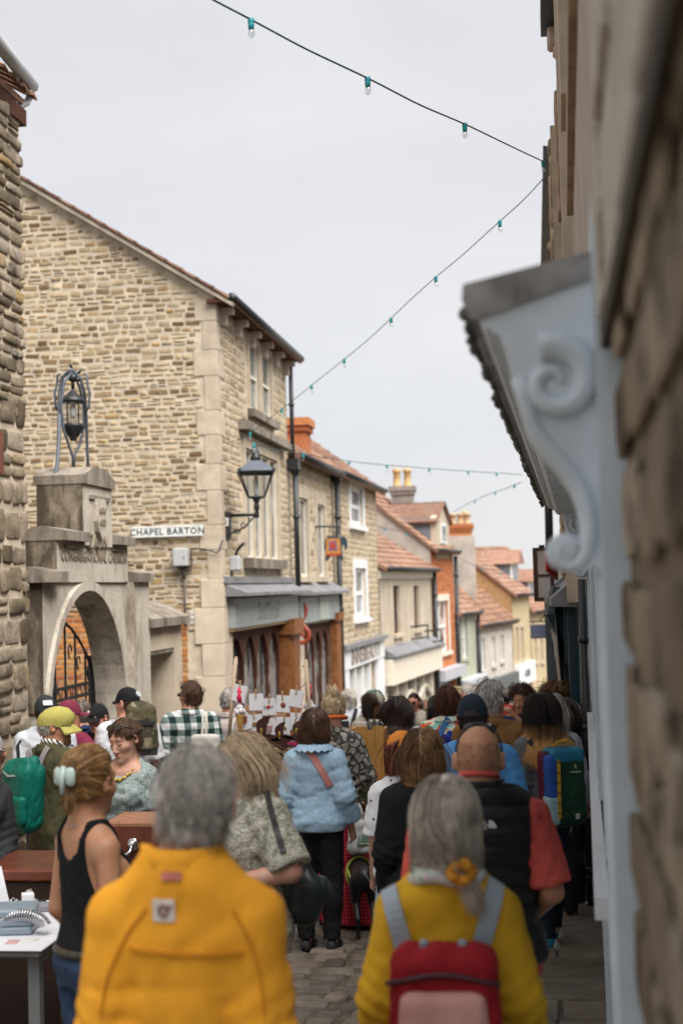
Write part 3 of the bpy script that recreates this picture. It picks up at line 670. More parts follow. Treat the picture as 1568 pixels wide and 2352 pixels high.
# ------------------------------------------------------------------ hats and spectacles (worn: parts of the person)
def cap_hat(S, mat, front=(0, 1), brim=.075, name='cap', brimmat=None, flat=False, adj=True, patch=None):
 """baseball cap: panelled crown, button and curved peak; front = the peak's direction in head space"""
 root, hs = S['root'], S['hs']; Rm = S['Rh']; c = S['hc']; mb = MB(); n = 24; rows = []
 fa = math.atan2(front[1], front[0])
 for i in range(9):
  ph = i/8*math.pi/2*.97
  for j in range(n):
   a = 2*math.pi*j/n; seam = 1-.02*(1-abs(math.sin(a*3)))**4; r = math.cos(ph)**.8*seam
   z = -.004+.124*math.sin(ph)**1.05 + (.010*max(0, math.cos(a-fa)) if i < 3 else 0)
   rows.append(H3(S, (.0915*math.cos(a)*r, -.012+.114*math.sin(a)*r, z)))
 F = [(i*n+j, i*n+(j+1)%n, (i+1)*n+(j+1)%n, (i+1)*n+j) for i in range(8) for j in range(n)] + [tuple(range(8*n, 9*n))]
 mb.add(rows, F); o = part(name, mb, mat, root, True, True)
 pk = MB(); V = []; m = 9
 for lay in (0, 1):
  for i in range(4):
   for j in range(m):
    u = (j/(m-1)-.5)*2; a = fa + u*.95; rr = .985+i/3*(brim/.1)*(1-u**4)**.5*(1-.25*u*u); dz = -lay*.004 - i/3*.014 - .016*u*u*(i/3)
    V.append(H3(S, (.0915*math.cos(a)*rr, -.012+.114*math.sin(a)*rr, dz+.004)))
 q = 4*m; F = [(l*q+i*m+j, l*q+i*m+j+1, l*q+(i+1)*m+j+1, l*q+(i+1)*m+j) for l in (0, 1) for i in range(3) for j in range(m-1)]
 F += [(3*m+j, 3*m+j+1, q+3*m+j+1, q+3*m+j) for j in range(m-1)] + [(i*m, (i+1)*m, q+(i+1)*m, q+i*m) for i in range(3)] + [(i*m+m-1, (i+1)*m+m-1, q+(i+1)*m+m-1, q+i*m+m-1) for i in range(3)]
 pk.add(V, F); part('peak', pk, brimmat or mat, o, True, True)
 part('button', MB().ball(H3(S, (0,-.012,.120)), .007*hs, 8, 5), mat, o, True, True)
 if adj:     # strap opening opposite the peak
  b = fa+math.pi; arc = [H3(S, (.0925*math.cos(b+u*.5)*.995, -.012+.1155*math.sin(b+u*.5)*.995, .006+.03*math.sqrt(max(0, 1-u*u)))) for u in np.linspace(-1, 1, 11)]
  part('strap_opening', MB().add(arc + [H3(S, (.0930*math.cos(b+u*.5), -.012+.1162*math.sin(b+u*.5), .006)) for u in np.linspace(-1, 1, 11)], [(i, i+1, 12+i, 11+i) for i in range(10)]), M_('cap_gap', (.05,.035,.03), .8, .2, 10, 0), o, False, True)
 if patch:
  a = math.atan2(patch[1], patch[0]); ct = Vector(H3(S, (.0915*math.cos(a)*.9, -.012+.114*math.sin(a)*.9, .058))); nn = (ct-Vector(H3(S, (0,-.012,-.01)))).normalized(); U = Vector((0,0,1)).cross(nn).normalized(); Vv = nn.cross(U)
  w, hh = patch[2], patch[3]; pp = MB(); ag = [2*math.pi*i/16 for i in range(16)]
  poly = [(w/2*math.cos(q), hh/2*math.sin(q)) for q in ag] if patch[4] == 'round' else [(-w/2,-hh/2),(w/2,-hh/2),(w/2,hh/2),(-w/2,hh/2)]
  pp.prism(poly, .012, ct - nn*.006, U, Vv, nn); part('cap_patch', pp, M_('patch_grey', (.55,.57,.6), .8, .3, 60), o, False, True)
 return o
def glasses(S, mat, lens, on='eyes', name='sunglasses'):
 root, hs = S['root'], S['hs']; fr = MB(); y, z = (.1, -.014) if on == 'eyes' else (.062, .088)
 tilt = 0 if on == 'eyes' else 50; back = (-.005, -.014) if on == 'eyes' else (-.055, .012)
 ct = math.cos(R_(tilt)); stt = math.sin(R_(tilt)); lens_list = []
 def q(x, u, dy=0): return H3(S, (x, y + dy*ct - u*stt, z + u*ct + dy*stt))
 for sg in (-1, 1):
  rim = [q(sg*.034+.026*math.cos(a), .019*math.sin(a)) for a in np.linspace(0, 2*math.pi, 17)]; fr.tube(rim, .0028*hs, 6, False)
  lens_list.append([q(sg*.034+.025*math.cos(a), .018*math.sin(a), .001) for a in np.linspace(0, 2*math.pi, 16, endpoint=False)])
  fr.tube([q(sg*.06, .008), H3(S, (sg*.081, (y+back[0])/2, (z+back[1])/2+.01)), H3(S, (sg*.0825, back[0], back[1]+.012)), H3(S, (sg*.082, back[0]-.03, back[1]-.012))], .0032*hs, 6)
 fr.tube([q(-.009, .006), q(0, .009), q(.009, .006)], .0026*hs, 6)
 o = part(name, fr, mat, root, True, True)
 for V in lens_list: part('lens', MB().add(V + [Vector(v)+Vector(S['Rh'][:,1].tolist())*.002 for v in V], [tuple(range(16)), tuple(range(31, 15, -1))]), lens, o, False, True)
 return o
LENS = M_('lens_dark', (.012,.012,.014), .06, 0, 5, 0, spec=.8); BLACKPL = M_('black_plastic', (.015,.015,.016), .3, .1, 20, 0)
def strap_path(S, s, z_back, x_back, off=.03, lowz=None):
 """shoulder strap from the chest over the shoulder and down the back"""
 k = S['k']; sg = -1 if s == 'L' else 1; x = sg*.115*k
 pts = [(x*.95, .135*k+off*.5, 1.17*k), (x*.95, .125*k+off*.7, 1.30*k), (x, .06*k+off*.6, 1.43*k), (x, -.015*k, 1.468*k+off*.55), (x, -.085*k-off*.4, 1.43*k), (x*.97, -.125*k-off*.8, 1.36*k), (x*.6+x_back*sg*.4*k, -.138*k-off, (1.36*k+z_back*k)/2), (sg*x_back*k, -.13*k-off, z_back*k)]
 nr = [(0,1,.1), (0,1,.3), (0,.6,.8), (0,0,1), (0,-.6,.8), (0,-1,.35), (0,-1,.05), (0,-1,0)]
 return pts, nr
# ------------------------------------------------------------------ fixing things onto a surface that is already built
from mathutils.bvhtree import BVHTree
_bv = {}
def hit_on(o, root, px, py):
 """world point and outward normal where the line of sight to a photograph position meets mesh o"""
 if o not in _bv: _bv[o] = BVHTree.FromPolygons([v.co.copy() for v in o.data.vertices], [p.vertices[:] for p in o.data.polygons])
 iv = MW[root]; q = P(px, py, 10.0); a = iv @ Vector((0,0,CAM_Z)); d = ((iv @ q)-a).normalized(); r = _bv[o].ray_cast(a, d)
 if r[0] is None: return None, None
 fw = iv.inverted(); n = (fw.to_3x3() @ r[1]).normalized()
 if n.dot(fw.to_3x3() @ d) > 0: n = -n
 return fw @ r[0], n
def path_on(o, root, pts, n=14, lift=.004):
 A = np.array(pts, float); s = np.linspace(0, 1, len(A)); out, nn = [], []
 for t in np.linspace(0, 1, n):
  p, m = hit_on(o, root, float(np.interp(t, s, A[:,0])), float(np.interp(t, s, A[:,1])))
  if p is not None: out.append(p+m*lift); nn.append(m)
 for _ in range(2):
  if len(out) > 3: out = [out[0]]+[(out[i-1]+out[i]*2+out[i+1])/4 for i in range(1, len(out)-1)]+[out[-1]]; nn = [nn[0]]+[(nn[i-1]+nn[i]*2+nn[i+1]).normalized() for i in range(1, len(nn)-1)]+[nn[-1]]
 return out, nn
def strap_on(name, o, S, pts, w, mat, parent=None, t=.006, n=14):
 p, m = path_on(o, S['root'], pts, n)
 if len(p) < 2: return None
 return part(name, MB().ribbon(p, m, w, t), mat, parent or S['root'])
def rbox(c, half, r, Rm=None, taper=0):
 c = np.array(c, float); hf = np.array(half, float)
 def fn(X, Y, Z, t=0):
  x, y, z = X-c[0], Y-c[1], Z-c[2]
  if Rm is not None: x, y, z = (Rm[0][0]*x+Rm[1][0]*y+Rm[2][0]*z, Rm[0][1]*x+Rm[1][1]*y+Rm[2][1]*z, Rm[0][2]*x+Rm[1][2]*y+Rm[2][2]*z)
  k = 1-taper*z/hf[2]*.5
  qx, qy, qz = np.abs(x)/k-hf[0]+r, np.abs(y)/k-hf[1]+r, np.abs(z)-hf[2]+r
  return np.sqrt(np.maximum(qx,0)**2+np.maximum(qy,0)**2+np.maximum(qz,0)**2)+np.minimum(np.maximum(qx,np.maximum(qy,qz)),0)-r-t
 R = np.linalg.norm(hf)*1.1
 return fn, c-R, c+R
def soft(name, prims, mat, root, h=.01, wr=.003, seed=1, k=.02, cuts=(), label=None, fr=(24,60)):
 """a soft object in the local space of root, from rounded forms with creases"""
 lo = np.min([p[1] for p in prims], 0)-.03; hi = np.max([p[2] for p in prims], 0)+.03; F = Field(lo, hi, h)
 for fn, a, b in prims: F.add(fn, a, b, k)
 if wr: wrinkle(F, wr, seed, f0=fr[0], f1=fr[1])
 X, Y, Z = F.all()
 for cu in cuts: F.D = np.maximum(F.D, cu(X, Y, Z)).astype(np.float32)
 return add_np(name, F.mesh(), mat, root, label)
# ================================================================== SETTING AND BUILDINGS
# ------------------------------------------------------------------ stones
def stone_template(seed, depth=.5):
 """one rounded stone in a unit box: x, z in -.5..+.5, face towards -y (y=0 wall plane, bulging to y=-1)"""
 r = random.Random(seed); n = 8; V = []
 base = [(-.5,-.36),(-.42,-.5),(.42,-.5),(.5,-.36),(.5,.36),(.42,.5),(-.42,.5),(-.5,.36)]
 out = [(x*(1-r.uniform(0,.16)), z*(1-r.uniform(0,.24))) for x, z in base]
 for x, z in out: V.append((x, .6, z))
 for x, z in out: V.append((x, -.35-r.uniform(0,.2), z))
 for x, z in out: V.append((x*r.uniform(.82,.93), -.85-r.uniform(-.15,.2), z*r.uniform(.74,.88)))
 V.append((r.uniform(-.12,.12), -1.0-r.uniform(-.15,.2), r.uniform(-.1,.1)))
 F = [(i, (i+1)%n, n+(i+1)%n, n+i) for i in range(n)] + [(n+i, n+(i+1)%n, 2*n+(i+1)%n, 2*n+i) for i in range(n)] + [(2*n+i, 2*n+(i+1)%n, 3*n) for i in range(n)]
 return V, F
STONES = [stone_template(i) for i in range(14)]
def brick_template(seed):
 r = random.Random(seed); e = .035
 V = [(x*.5, .6, z*.5) for x, z in ((-1,-1),(1,-1),(1,1),(-1,1))] + [(x*(.5-r.uniform(0,.015)), -.6, z*(.5-r.uniform(0,.04))) for x, z in ((-1,-1),(1,-1),(1,1),(-1,1))] + [(x*(.5-e), -1, z*(.5-e*3)) for x, z in ((-1,-1),(1,-1),(1,1),(-1,1))]
 F = [(i, (i+1)%4, 4+(i+1)%4, 4+i) for i in range(4)] + [(4+i, 4+(i+1)%4, 8+(i+1)%4, 8+i) for i in range(4)] + [(8,9,10,11)]
 return V, F
BRICKS = [brick_template(i) for i in range(5)]
_tm = {}
def lay(name, units, mat, parent, templ=STONES, maxparts=300, frame=None, smooth=True, key='st'):
 """units: (centre, half? w, h, proud) laid on a frame (U along, V up, Nn outward). The largest in the picture become parts, the rest one joined part."""
 U, V, Nn = [Vector(q) for q in frame]; iv = MW[parent]
 def score(u):
  c = proj(u[0]); ok = -60 < c[0] < 1628 and -60 < c[1] < 2412
  return (u[1]*u[2]/max(u[0][1], .5)**2) * (1 if ok else .001)
 order = sorted(range(len(units)), key=lambda i: -score(units[i])); chosen = set(order[:maxparts]); rest = MB()
 for i, (c, w, h, p, tw) in enumerate(units):
  t = i % len(templ)
  U2 = U*math.cos(tw)+V*math.sin(tw); V2 = V*math.cos(tw)-U*math.sin(tw)
  M = Matrix(((U2.x*w, -Nn.x*p, V2.x*h, c[0]), (U2.y*w, -Nn.y*p, V2.y*h, c[1]), (U2.z*w, -Nn.z*p, V2.z*h, c[2]), (0,0,0,1)))
  if i in chosen:
   kk = (key, t, mat.name)
   if kk not in _tm: _tm[kk] = mesh_of(name, (templ[t][0], templ[t][1]), mat, smooth)
   o = bpy.data.objects.new(name, _tm[kk]); COL.objects.link(o); o.parent = parent; o.matrix_local = iv @ M
  else:
   rest.add([M @ Vector(q) for q in templ[t][0]], templ[t][1])
 if rest.v: part(name+'s', rest, mat, parent, smooth, kind='stuff')
def courses(u0, u1, z0, z1, hr, wr, seed, gap=.018, skip=None, clip=None, wob=.006, tw=.02, frac=(.012,.026)):
 """coursed rubble: (u, z, w, h, proud, twist)"""
 r = random.Random(seed); out = []; z = z0
 while z < z1:
  h = r.uniform(*hr); u = u0 - r.uniform(0, wr[0])
  while u < u1:
   w = r.uniform(*wr)*(1.25 if r.random() < .15 else 1); a, b = max(u, u0), min(u+w, u1)
   zz = z + r.uniform(-wob, wob); hh = h*r.uniform(.82, 1.0)
   if b-a > wr[0]*.35:
    segs = [(a, b, zz, hh)] if r.random() > .12 or h < hr[0]*1.15 else [(a, b, zz, hh*.47), (a, b, zz+hh*.5, hh*.5)]
    for A, B, q, k in segs:
     if skip and skip(A, B, q, q+k): continue
     if clip and not clip(A, B, q, q+k): continue
     out.append(((A+B)/2, q+k/2, B-A-gap, k-gap, r.uniform(*frac), r.uniform(-tw, tw)))
   u += w
  z += h
 return out
def brickwork(u0, u1, z0, z1, skip=None, L=.225, Hh=.075, gap=.011, seed=1, clip=None):
 r = random.Random(seed); out = []; z = z0; row = 0
 while z < z1 - .01:
  u = u0 - (L/2 if row % 2 else 0)
  while u < u1:
   a, b = max(u, u0), min(u+L, u1)
   if b-a > .05 and not (skip and skip(a, b, z, z+Hh)) and not (clip and not clip(a, b, z, z+Hh)): out.append(((a+b)/2, z+Hh/2, b-a-gap, Hh-gap, .008+r.uniform(0,.004), r.uniform(-.006,.006)))
   u += L
  z += Hh; row += 1
 return out
class Facade:
 """a vertical street front from A to B (plan points); u runs from A to B, out is towards the street"""
 def __init__(s, A, B, flip=False):
  s.A, s.B = Vector((*A, 0)), Vector((*B, 0)); s.u = (s.B-s.A).normalized(); s.L = (s.B-s.A).length
  s.n = Vector((s.u.y, -s.u.x, 0)) * (-1 if flip else 1)
 def pt(s, u, z, out=0): return s.A + s.u*u + s.n*out + Vector((0,0,z))
 def hit(s, px, py, out=0):
  d = CAM_M.to_3x3() @ Vector(((px-784)/3266.7, -(py-1176)/3266.7, -1)); o = Vector((0,0,CAM_Z)); a = s.A + s.n*out
  t = (a-o).dot(s.n)/d.dot(s.n); q = o + d*t; return (q-a).dot(s.u), q.z
 def box(s, mb, u0, u1, z0, z1, o0, o1):
  vs = [s.pt(u, z, o) for z in (z0, z1) for u, o in ((u0,o0),(u1,o0),(u1,o1),(u0,o1))]
  return mb.add(vs, [(3,2,1,0),(4,5,6,7),(0,1,5,4),(1,2,6,5),(2,3,7,6),(3,0,4,7)])
 def rect(s, px0, px1, py0, py1, out=0):
  """photo rectangle -> (u0, u1, z0, z1)"""
  m = (px0+px1)/2; pm = (py0+py1)/2; u0, u1 = s.hit(px0, pm, out)[0], s.hit(px1, pm, out)[0]
  return min(u0, u1), max(u0, u1), s.hit(m, py1, out)[1], s.hit(m, py0, out)[1]
 def wall(s, mb, u0, u1, z0, z1, holes, depth=.18, top=None):
  """front sheet with real openings and reveals"""
  us = sorted({u0, u1, *[q for h in holes for q in h[:2]]}); zs = sorted({z0, z1, *[q for h in holes for q in h[2:4]]})
  us = [q for q in us if u0 <= q <= u1]; zs = [q for q in zs if z0 <= q <= z1]
  for i in range(len(us)-1):
   for j in range(len(zs)-1):
    cu, cz = (us[i]+us[i+1])/2, (zs[j]+zs[j+1])/2
    if any(h[0] < cu < h[1] and h[2] < cz < h[3] for h in holes): continue
    mb.add([s.pt(us[i], zs[j]), s.pt(us[i+1], zs[j]), s.pt(us[i+1], zs[j+1]), s.pt(us[i], zs[j+1])], [(0,1,2,3)])
  for a, b, c, d in holes:
   q = [s.pt(a,c), s.pt(b,c), s.pt(b,d), s.pt(a,d)]; w = [p - s.n*depth for p in q]
   mb.add(q+w, [(i, 4+i, 4+(i+1)%4, (i+1)%4) for i in range(4)])
  return mb
# ------------------------------------------------------------------ materials of the buildings
MORTAR = M_('lime_mortar', (.54,.46,.355), .95, .3, 5, .5, 60, spec=.2, bdist=.01)
RUBBLE = stone_mat('rubble_stone', [(0,(.17,.11,.06)),(.2,(.30,.215,.125)),(.45,(.46,.36,.23)),(.7,(.47,.385,.275)),(.88,(.56,.455,.31)),(1,(.46,.31,.14))], 9, .7, ((.25,.18,.105), .55, .56))
RUBBLE2 = stone_mat('street_stone', [(0,(.34,.26,.17)),(.3,(.47,.38,.26)),(.7,(.53,.44,.31)),(1,(.56,.47,.35))], 7, .5)
ROUGH = stone_mat('weathered_stone', [(0,(.12,.092,.06)),(.35,(.25,.205,.145)),(.7,(.35,.295,.225)),(.9,(.43,.37,.30)),(1,(.40,.27,.12))], 8, 1.0, ((.08,.066,.05), 3.5, .54))
ASHLAR = M_('ashlar', (.58,.49,.38), .88, .22, 2.2, .25, 50, spec=.2)
DRESSED = M_('dressed_stone', (.52,.44,.34), .88, .2, 5, .3, 60, spec=.2, rnd=.08)
def streaked(name, base, dark, lev=.5, scale=(2.2,2.2,.7)):
 s = N(name); v = s.mapped(scale); f = s.noise(1.6, 7, .68, .3, v); c = s.mix(s.ramp(f, [(lev-.10,(1,1,1)),(lev+.12,(0,0,0))]), base, dark)
 c = s.mix(s.ramp(s.noise(30, 5, .7), [(.4,(0,0,0)),(.75,(.55,.55,.55))]), c, sc(dark, 1.4)); s.bump(s.noise(60, 6, .7), .5, .008); return s.fin(c, .92, 0, .2)
GATESTONE = streaked('gate_stone', (.55,.50,.43), (.17,.14,.10), .40)
GATEDARK = streaked('gate_stone_darker', (.40,.34,.26), (.07,.055,.04), .56)
COPING = streaked('coping_stone', (.33,.29,.24), (.12,.10,.08), .5)
ORBRICK = stone_mat('orange_brick', [(0,(.34,.12,.05)),(.25,(.52,.20,.06)),(.6,(.60,.26,.08)),(.85,(.58,.33,.13)),(1,(.30,.13,.07))], 14, .4)
WHBRICK = stone_mat('whitewashed_brick', [(0,(.62,.58,.53)),(.8,(.70,.67,.63)),(1,(.60,.45,.34))], 10, .4)
REDBRICK = stone_mat('red_brick', [(0,(.40,.13,.06)),(.5,(.52,.19,.08)),(1,(.58,.25,.11))], 14, .3)
BRMORT = M_('brick_mortar', (.50,.40,.30), .95, .2, 8, .3)
TILE = stone_mat('clay_tile', [(0,(.22,.13,.10)),(.3,(.31,.18,.135)),(.7,(.36,.215,.16)),(1,(.40,.27,.20))], 6, .4, ((.20,.15,.11), 1.3, .6))
TILEDK = stone_mat('brown_clay_tile', [(0,(.20,.12,.09)),(.5,(.29,.17,.12)),(1,(.36,.21,.14))], 6, .4)
SLATE = M_('slate', (.19,.21,.24), .6, .3, 5, .3, 30, rnd=.2)
CREAM = streaked('cream_render', (.66,.59,.49), (.42,.36,.28), .60, (1.2,1.2,.4)); WHITEREN = streaked('white_render', (.70,.67,.62), (.46,.42,.37), .60, (1.2,1.2,.4))
GREENREN = streaked('pale_green_render', (.50,.53,.44), (.33,.34,.27), .62, (1.2,1.2,.4)); GREYREN = M_('grey_render', (.42,.38,.34), .9, .25, 2, .3, 30, spec=.2)
WHITEP = M_('white_paint', (.74,.74,.75), .5, .06, 4, .06, 30); CREAMP = M_('cream_paint', (.68,.62,.52), .6, .1, 4, .1, 30); GREYP = M_('grey_paint', (.42,.43,.46), .55, .1, 4, .1)
BLUEGREY = M_('blue_grey_paint', (.60,.67,.73), .5, .14, 5, .3, 24); SHOPGREY = M_('sage_grey_paint', (.29,.315,.31), .55, .12, 3, .1)
LEAD = M_('lead_sheet', (.20,.20,.21), .6, .3, 4, .4, 14, metal=0, spec=.4); BLACKIRON = M_('black_iron', (.018,.019,.022), .45, .2, 12, .2, spec=.5)
WOODBR = M_('brown_varnished_wood', (.22,.085,.03), .6, .4, 7, .3, 40, spec=.2); WOODDK = M_('dark_brown_wood', (.085,.036,.024), .75, .35, 7, .3, 40, spec=.12)
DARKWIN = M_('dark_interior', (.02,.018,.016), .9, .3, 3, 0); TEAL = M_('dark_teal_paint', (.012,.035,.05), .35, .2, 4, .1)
def pane_mat(name, col, rough=.06, k=.30):
 s = N(name); c = s.mix(s.ramp(s.noise(1.7, 3), [(.42,(0,0,0)),(.58,(1,1,1))]), sc(col, .3), sc(col, 1.9)); return s.fin(c, rough, 0, k*2)  # pale and dark blotches in the base colour stand in for reflections
PANE = pane_mat('window_glass', (.10,.11,.115)); PANELT = pane_mat('window_glass_curtained', (.34,.32,.29)); PANEDK = pane_mat('shop_glass', (.19,.19,.19), .05, .7)
def clear_glass(name, amount=.12, tint=(1,1,1)):
 s = N(name); t = s.n('ShaderNodeBsdfTransparent'); t.inputs[0].default_value = (*tint, 1); g = s.n('ShaderNodeBsdfGlossy'); g.inputs['Roughness'].default_value = .04
 m = s.n('ShaderNodeMixShader'); m.inputs[0].default_value = amount; s.l(t.outputs[0], m.inputs[1]); s.l(g.outputs[0], m.inputs[2]); s.l(m.outputs[0], s.out.inputs['Surface']); return s.m
GLASS = clear_glass('clear_glass', .14, (.93,.95,.95));
# ------------------------------------------------------------------ ground
g = MB(); ys = [-40,-10,0,4,8,12,16,20,24,29,34,39,44,50,56,64,72,90,110,140,400]; xs = [-400,-60,-12,-4.6,-2,0,.6,3,12,60,400]
for y in ys:
 for x in xs: g.v.append((x, y, G(y) if y <= 140 else -14.0))
nx = len(xs); g.f = [(j*nx+i, j*nx+i+1, (j+1)*nx+i+1, (j+1)*nx+i) for j in range(len(ys)-1) for i in range(nx-1)]
s = N('street_bedding'); f = s.noise(7, 6, .65); c = s.mix(s.ramp(f, [(.35,(0,0,0)),(.7,(1,1,1))]), (.075,.06,.045), (.20,.17,.13))
c = s.mix(s.ramp(s.noise(3.1, 4, .6, .5), [(.55,(0,0,0)),(.66,(.8,.8,.8))]), c, (.045,.06,.018)); s.bump(s.noise(60, 6, .7), .8, .01)
street = tag(part('street', g, s.fin(c, .95, 0, .2)), kind='structure')
SETT = stone_mat('street_sett', [(0,(.11,.095,.08)),(.3,(.165,.15,.135)),(.6,(.20,.165,.14)),(.85,(.26,.215,.175)),(1,(.14,.14,.143))], 8, .5, rough=.62)
units = []; r = random.Random(5); y = 6.0
while y < 17:
 d = r.uniform(.15, .21); x = -4.3 + r.uniform(0, .1)
 while x < -.62:
  w = r.uniform(.15, .30); units.append((Vector((x+w/2+r.uniform(-.01,.01), y+d/2+r.uniform(-.015,.015), G(y+d/2)-.008+r.uniform(-.006,.006))), w-.022, d-.02, .026+r.uniform(0,.01), r.uniform(-.09,.09))); x += w
 y += d
lay('cobblestone', units, SETT, street, STONES, 260, ((1,0,0),(0,1,-.048),(0,.048,1)), key='sett')
pave = MB(); py_ = [0,4,8,12,16,20,26]
for yy in py_:
 for x, z in ((-.6,-.05),(-.6,.055),(.6,.055)): pave.v.append((x, yy, G(yy)+z))
pave.f = [(j*3+i, j*3+i+1, j*3+4+i, j*3+3+i) for j in range(len(py_)-1) for i in (0, 1)]
pavement = tag(part('pavement', pave, M_('pavement_bedding', (.11,.095,.08), .95, .4, 6, .6)), kind='structure')
FLAG = stone_mat('flagstone', [(0,(.18,.155,.125)),(.5,(.24,.205,.165)),(1,(.29,.25,.20))], 3.5, .6, ((.14,.12,.095), 2.4, .55), .75)
def slab_template(sd):
 r = random.Random(sd); q = [(-.5+r.uniform(0,.02),-.5+r.uniform(0,.02)),(.5-r.uniform(0,.02),-.5+r.uniform(0,.02)),(.5-r.uniform(0,.02),.5-r.uniform(0,.02)),(-.5+r.uniform(0,.02),.5-r.uniform(0,.02))]
 V = [(x, .5, z) for x, z in q]+[(x, -.7, z) for x, z in q]+[(x*.97, -1-r.uniform(0,.15), z*.97) for x, z in q]
 return V, [(i,(i+1)%4,4+(i+1)%4,4+i) for i in range(4)]+[(4+i,4+(i+1)%4,8+(i+1)%4,8+i) for i in range(4)]+[(8,9,10,11)]
units = []; y = 3.0
while y < 24:
 d = r.uniform(.42, .68); x = -.6 + .02; cutx = r.uniform(-.15, .1)
 for a, b in ((-.6, cutx), (cutx, .45)): units.append((Vector(((a+b)/2, y+d/2, G(y+d/2)+.055)), b-a-.014, d-.014, .016+r.uniform(0,.006), r.uniform(-.01,.01)))
 y += d
lay('paving_slab', units, FLAG, pavement, [slab_template(i) for i in range(5)], 300, ((1,0,0),(0,1,-.048),(0,.048,1)), False, key='slab')
kerb_units = [(Vector((-.66, 3+i*.62, G(3+i*.62)+.0)), .11, .60, .06, 0) for i in range(34)]
lay('kerb_stone', kerb_units, SETT, pavement, [slab_template(9)], 60, ((1,0,0),(0,1,-.048),(0,.048,1)), False, key='kerb')
# ------------------------------------------------------------------ left: rough stone building at the picture's edge
XN = P(55, 1000, 12.4).x
nb = thing('stone_building', (XN, 12.4, G(12.4)), 'tall rough stone building at the left edge with a grey gutter', 'building')
fN = Facade((XN, 6.0), (XN, 12.4))
w = MB(); w.box((XN-4, 6.0, -1.2), (XN, 12.4, 6.35)); part('wall', w, MORTAR, nb)
zsplit = 3.6
un = courses(3.4, 6.40, -.9, zsplit, (.14,.34), (.2,.5), 11, .014, frac=(.016,.034), tw=.03, wob=.012) + courses(3.4, 6.42, zsplit, 6.3, (.07,.15), (.18,.42), 12, .008, frac=(.014,.036), tw=.03, wob=.008)
lay('stone', [(fN.pt(u, z), ww, hh, p*1.25, t) for u, z, ww, hh, p, t in un], ROUGH, nb, STONES, 300, (fN.u, (0,0,1), fN.n), key='rough')
e = MB(); e.tube([P(-25, 78, 10.9)+Vector((.02,0,0)), P(75, 198, 12.75)], .062, 10); gutter = part('gutter', e, M_('grey_plastic', (.40,.41,.42), .45, .2, 6, .1), nb, True)
ge = P(72, 196, 12.72); d_ = MB(); d_.tube([P(64,183,12.6), P(66,200,12.6)+Vector((0,0,-.06)), P(70,220,12.6), P(62,236,12.55), P(40,246,12.45), P(20,258,12.35)], .034, 10); part('downpipe', d_, _mc['grey_plastic'], nb, True)
ev = MB(); ev.box((XN-.6, 6, 6.35), (XN+.04, 12.5, 6.5)); part('soffit_board', ev, WOODDK, nb)
for i in range(7):
 t_ = MB(); a = 11.0+i*.24; t_.prism([(0,0),(.10,.03),(.19,.0),(.19,-.03),(.10,0),(0,-.03)], .5, (XN+.10, a, 6.66+i*0), (0,1,0), (0,0,1), (-.86,0,.5)); part('roof_tile', t_, TILEDK, nb)
rb = MB(); rb.prism([(0,0),(6.5,0),(6.5,.06),(0,.06)], 3.5, (XN+.02, 6, 6.55), (0,1,0), (0,0,1), (-.86,0,.5)); part('roof', rb, TILEDK, nb)
sp = MB(); sp.box((XN+.0, 11.55, P(8,1018,11.6).z-.25), (XN+.06, 11.75, P(8,1018,11.6).z+.12)); part('shutter', sp, M_('rust_red_paint', (.16,.05,.03), .6, .3), nb)
# ------------------------------------------------------------------ chapel gateway
XG = -4.53
def FY(px, py=1400, x=XG):
 d = CAM_M.to_3x3() @ Vector(((px-784)/3266.7, -(py-1176)/3266.7, -1)); t = x/d.x; return d.y*t, CAM_Z + d.z*t
gw = thing('chapel_gateway', (XG, 14.5, G(14.5)), 'weathered stone archway with raised lettering and a lantern over it', 'archway')
fG = Facade((XG, 12.0), (XG, 17.0)); Y0 = 12.0
def gu(px, py): y, z = FY(px, py); return y-Y0, z
tw0, tw1 = gu(181,1250)[0], gu(246,1250)[0]; sh0, sh1 = gu(127,1300)[0], gu(288,1300)[0]; pr0, pr1 = gu(102,1450)[0], gu(328,1450)[0]
zt, zs, zp = gu(212,1096)[1], gu(155,1222)[1], gu(115,1338)[1]
ac, aR, az = (gu(108,1500)[0]+gu(284,1500)[0])/2, (gu(284,1500)[0]-gu(108,1500)[0])/2, 0
ztop = gu(205,1356)[1]; zspr = ztop - aR*1.08; TH = .32
arc = [(ac+aR*math.cos(a), zspr+aR*1.08*math.sin(a)) for a in np.linspace(0, math.pi, 25)]
gz = G(14.5)-.1
def slabpoly(poly, d0, d1, name, mat, parent=gw):
 mb = MB(); mb.prism(poly, d1-d0, fG.pt(0,0,d0), fG.u, (0,0,1), fG.n); return part(name, mb, mat, parent)
# body of the arch: left spandrel, right spandrel, head, shoulders, tower
half = arc[:13]; halfL = arc[12:]
slabpoly([(pr1-.02, gz), (pr1-.02, zp), (ac, zp), *[(p[0], p[1]) for p in half[::-1]], (ac+aR, gz)], -TH, 0, 'arch', GATESTONE)
slabpoly([(ac, zp), (pr0+.02, zp), (pr0+.02, gz), (ac-aR, gz), *[(p[0], p[1]) for p in halfL[::-1]]], -TH, 0, 'arch', GATESTONE)
slabpoly([(sh0, zp+.002), (sh1, zp+.002), (sh1, zs-.09), (sh0, zs-.09)], -.30, .03, 'lettered_block', GATESTONE)
slabpoly([(tw0, zs-.12), (tw1, zs-.12), (tw1, zt-.1), ((tw0+tw1)/2, zt-.06), (tw0, zt-.1)], -.42, .06, 'tower', GATESTONE)
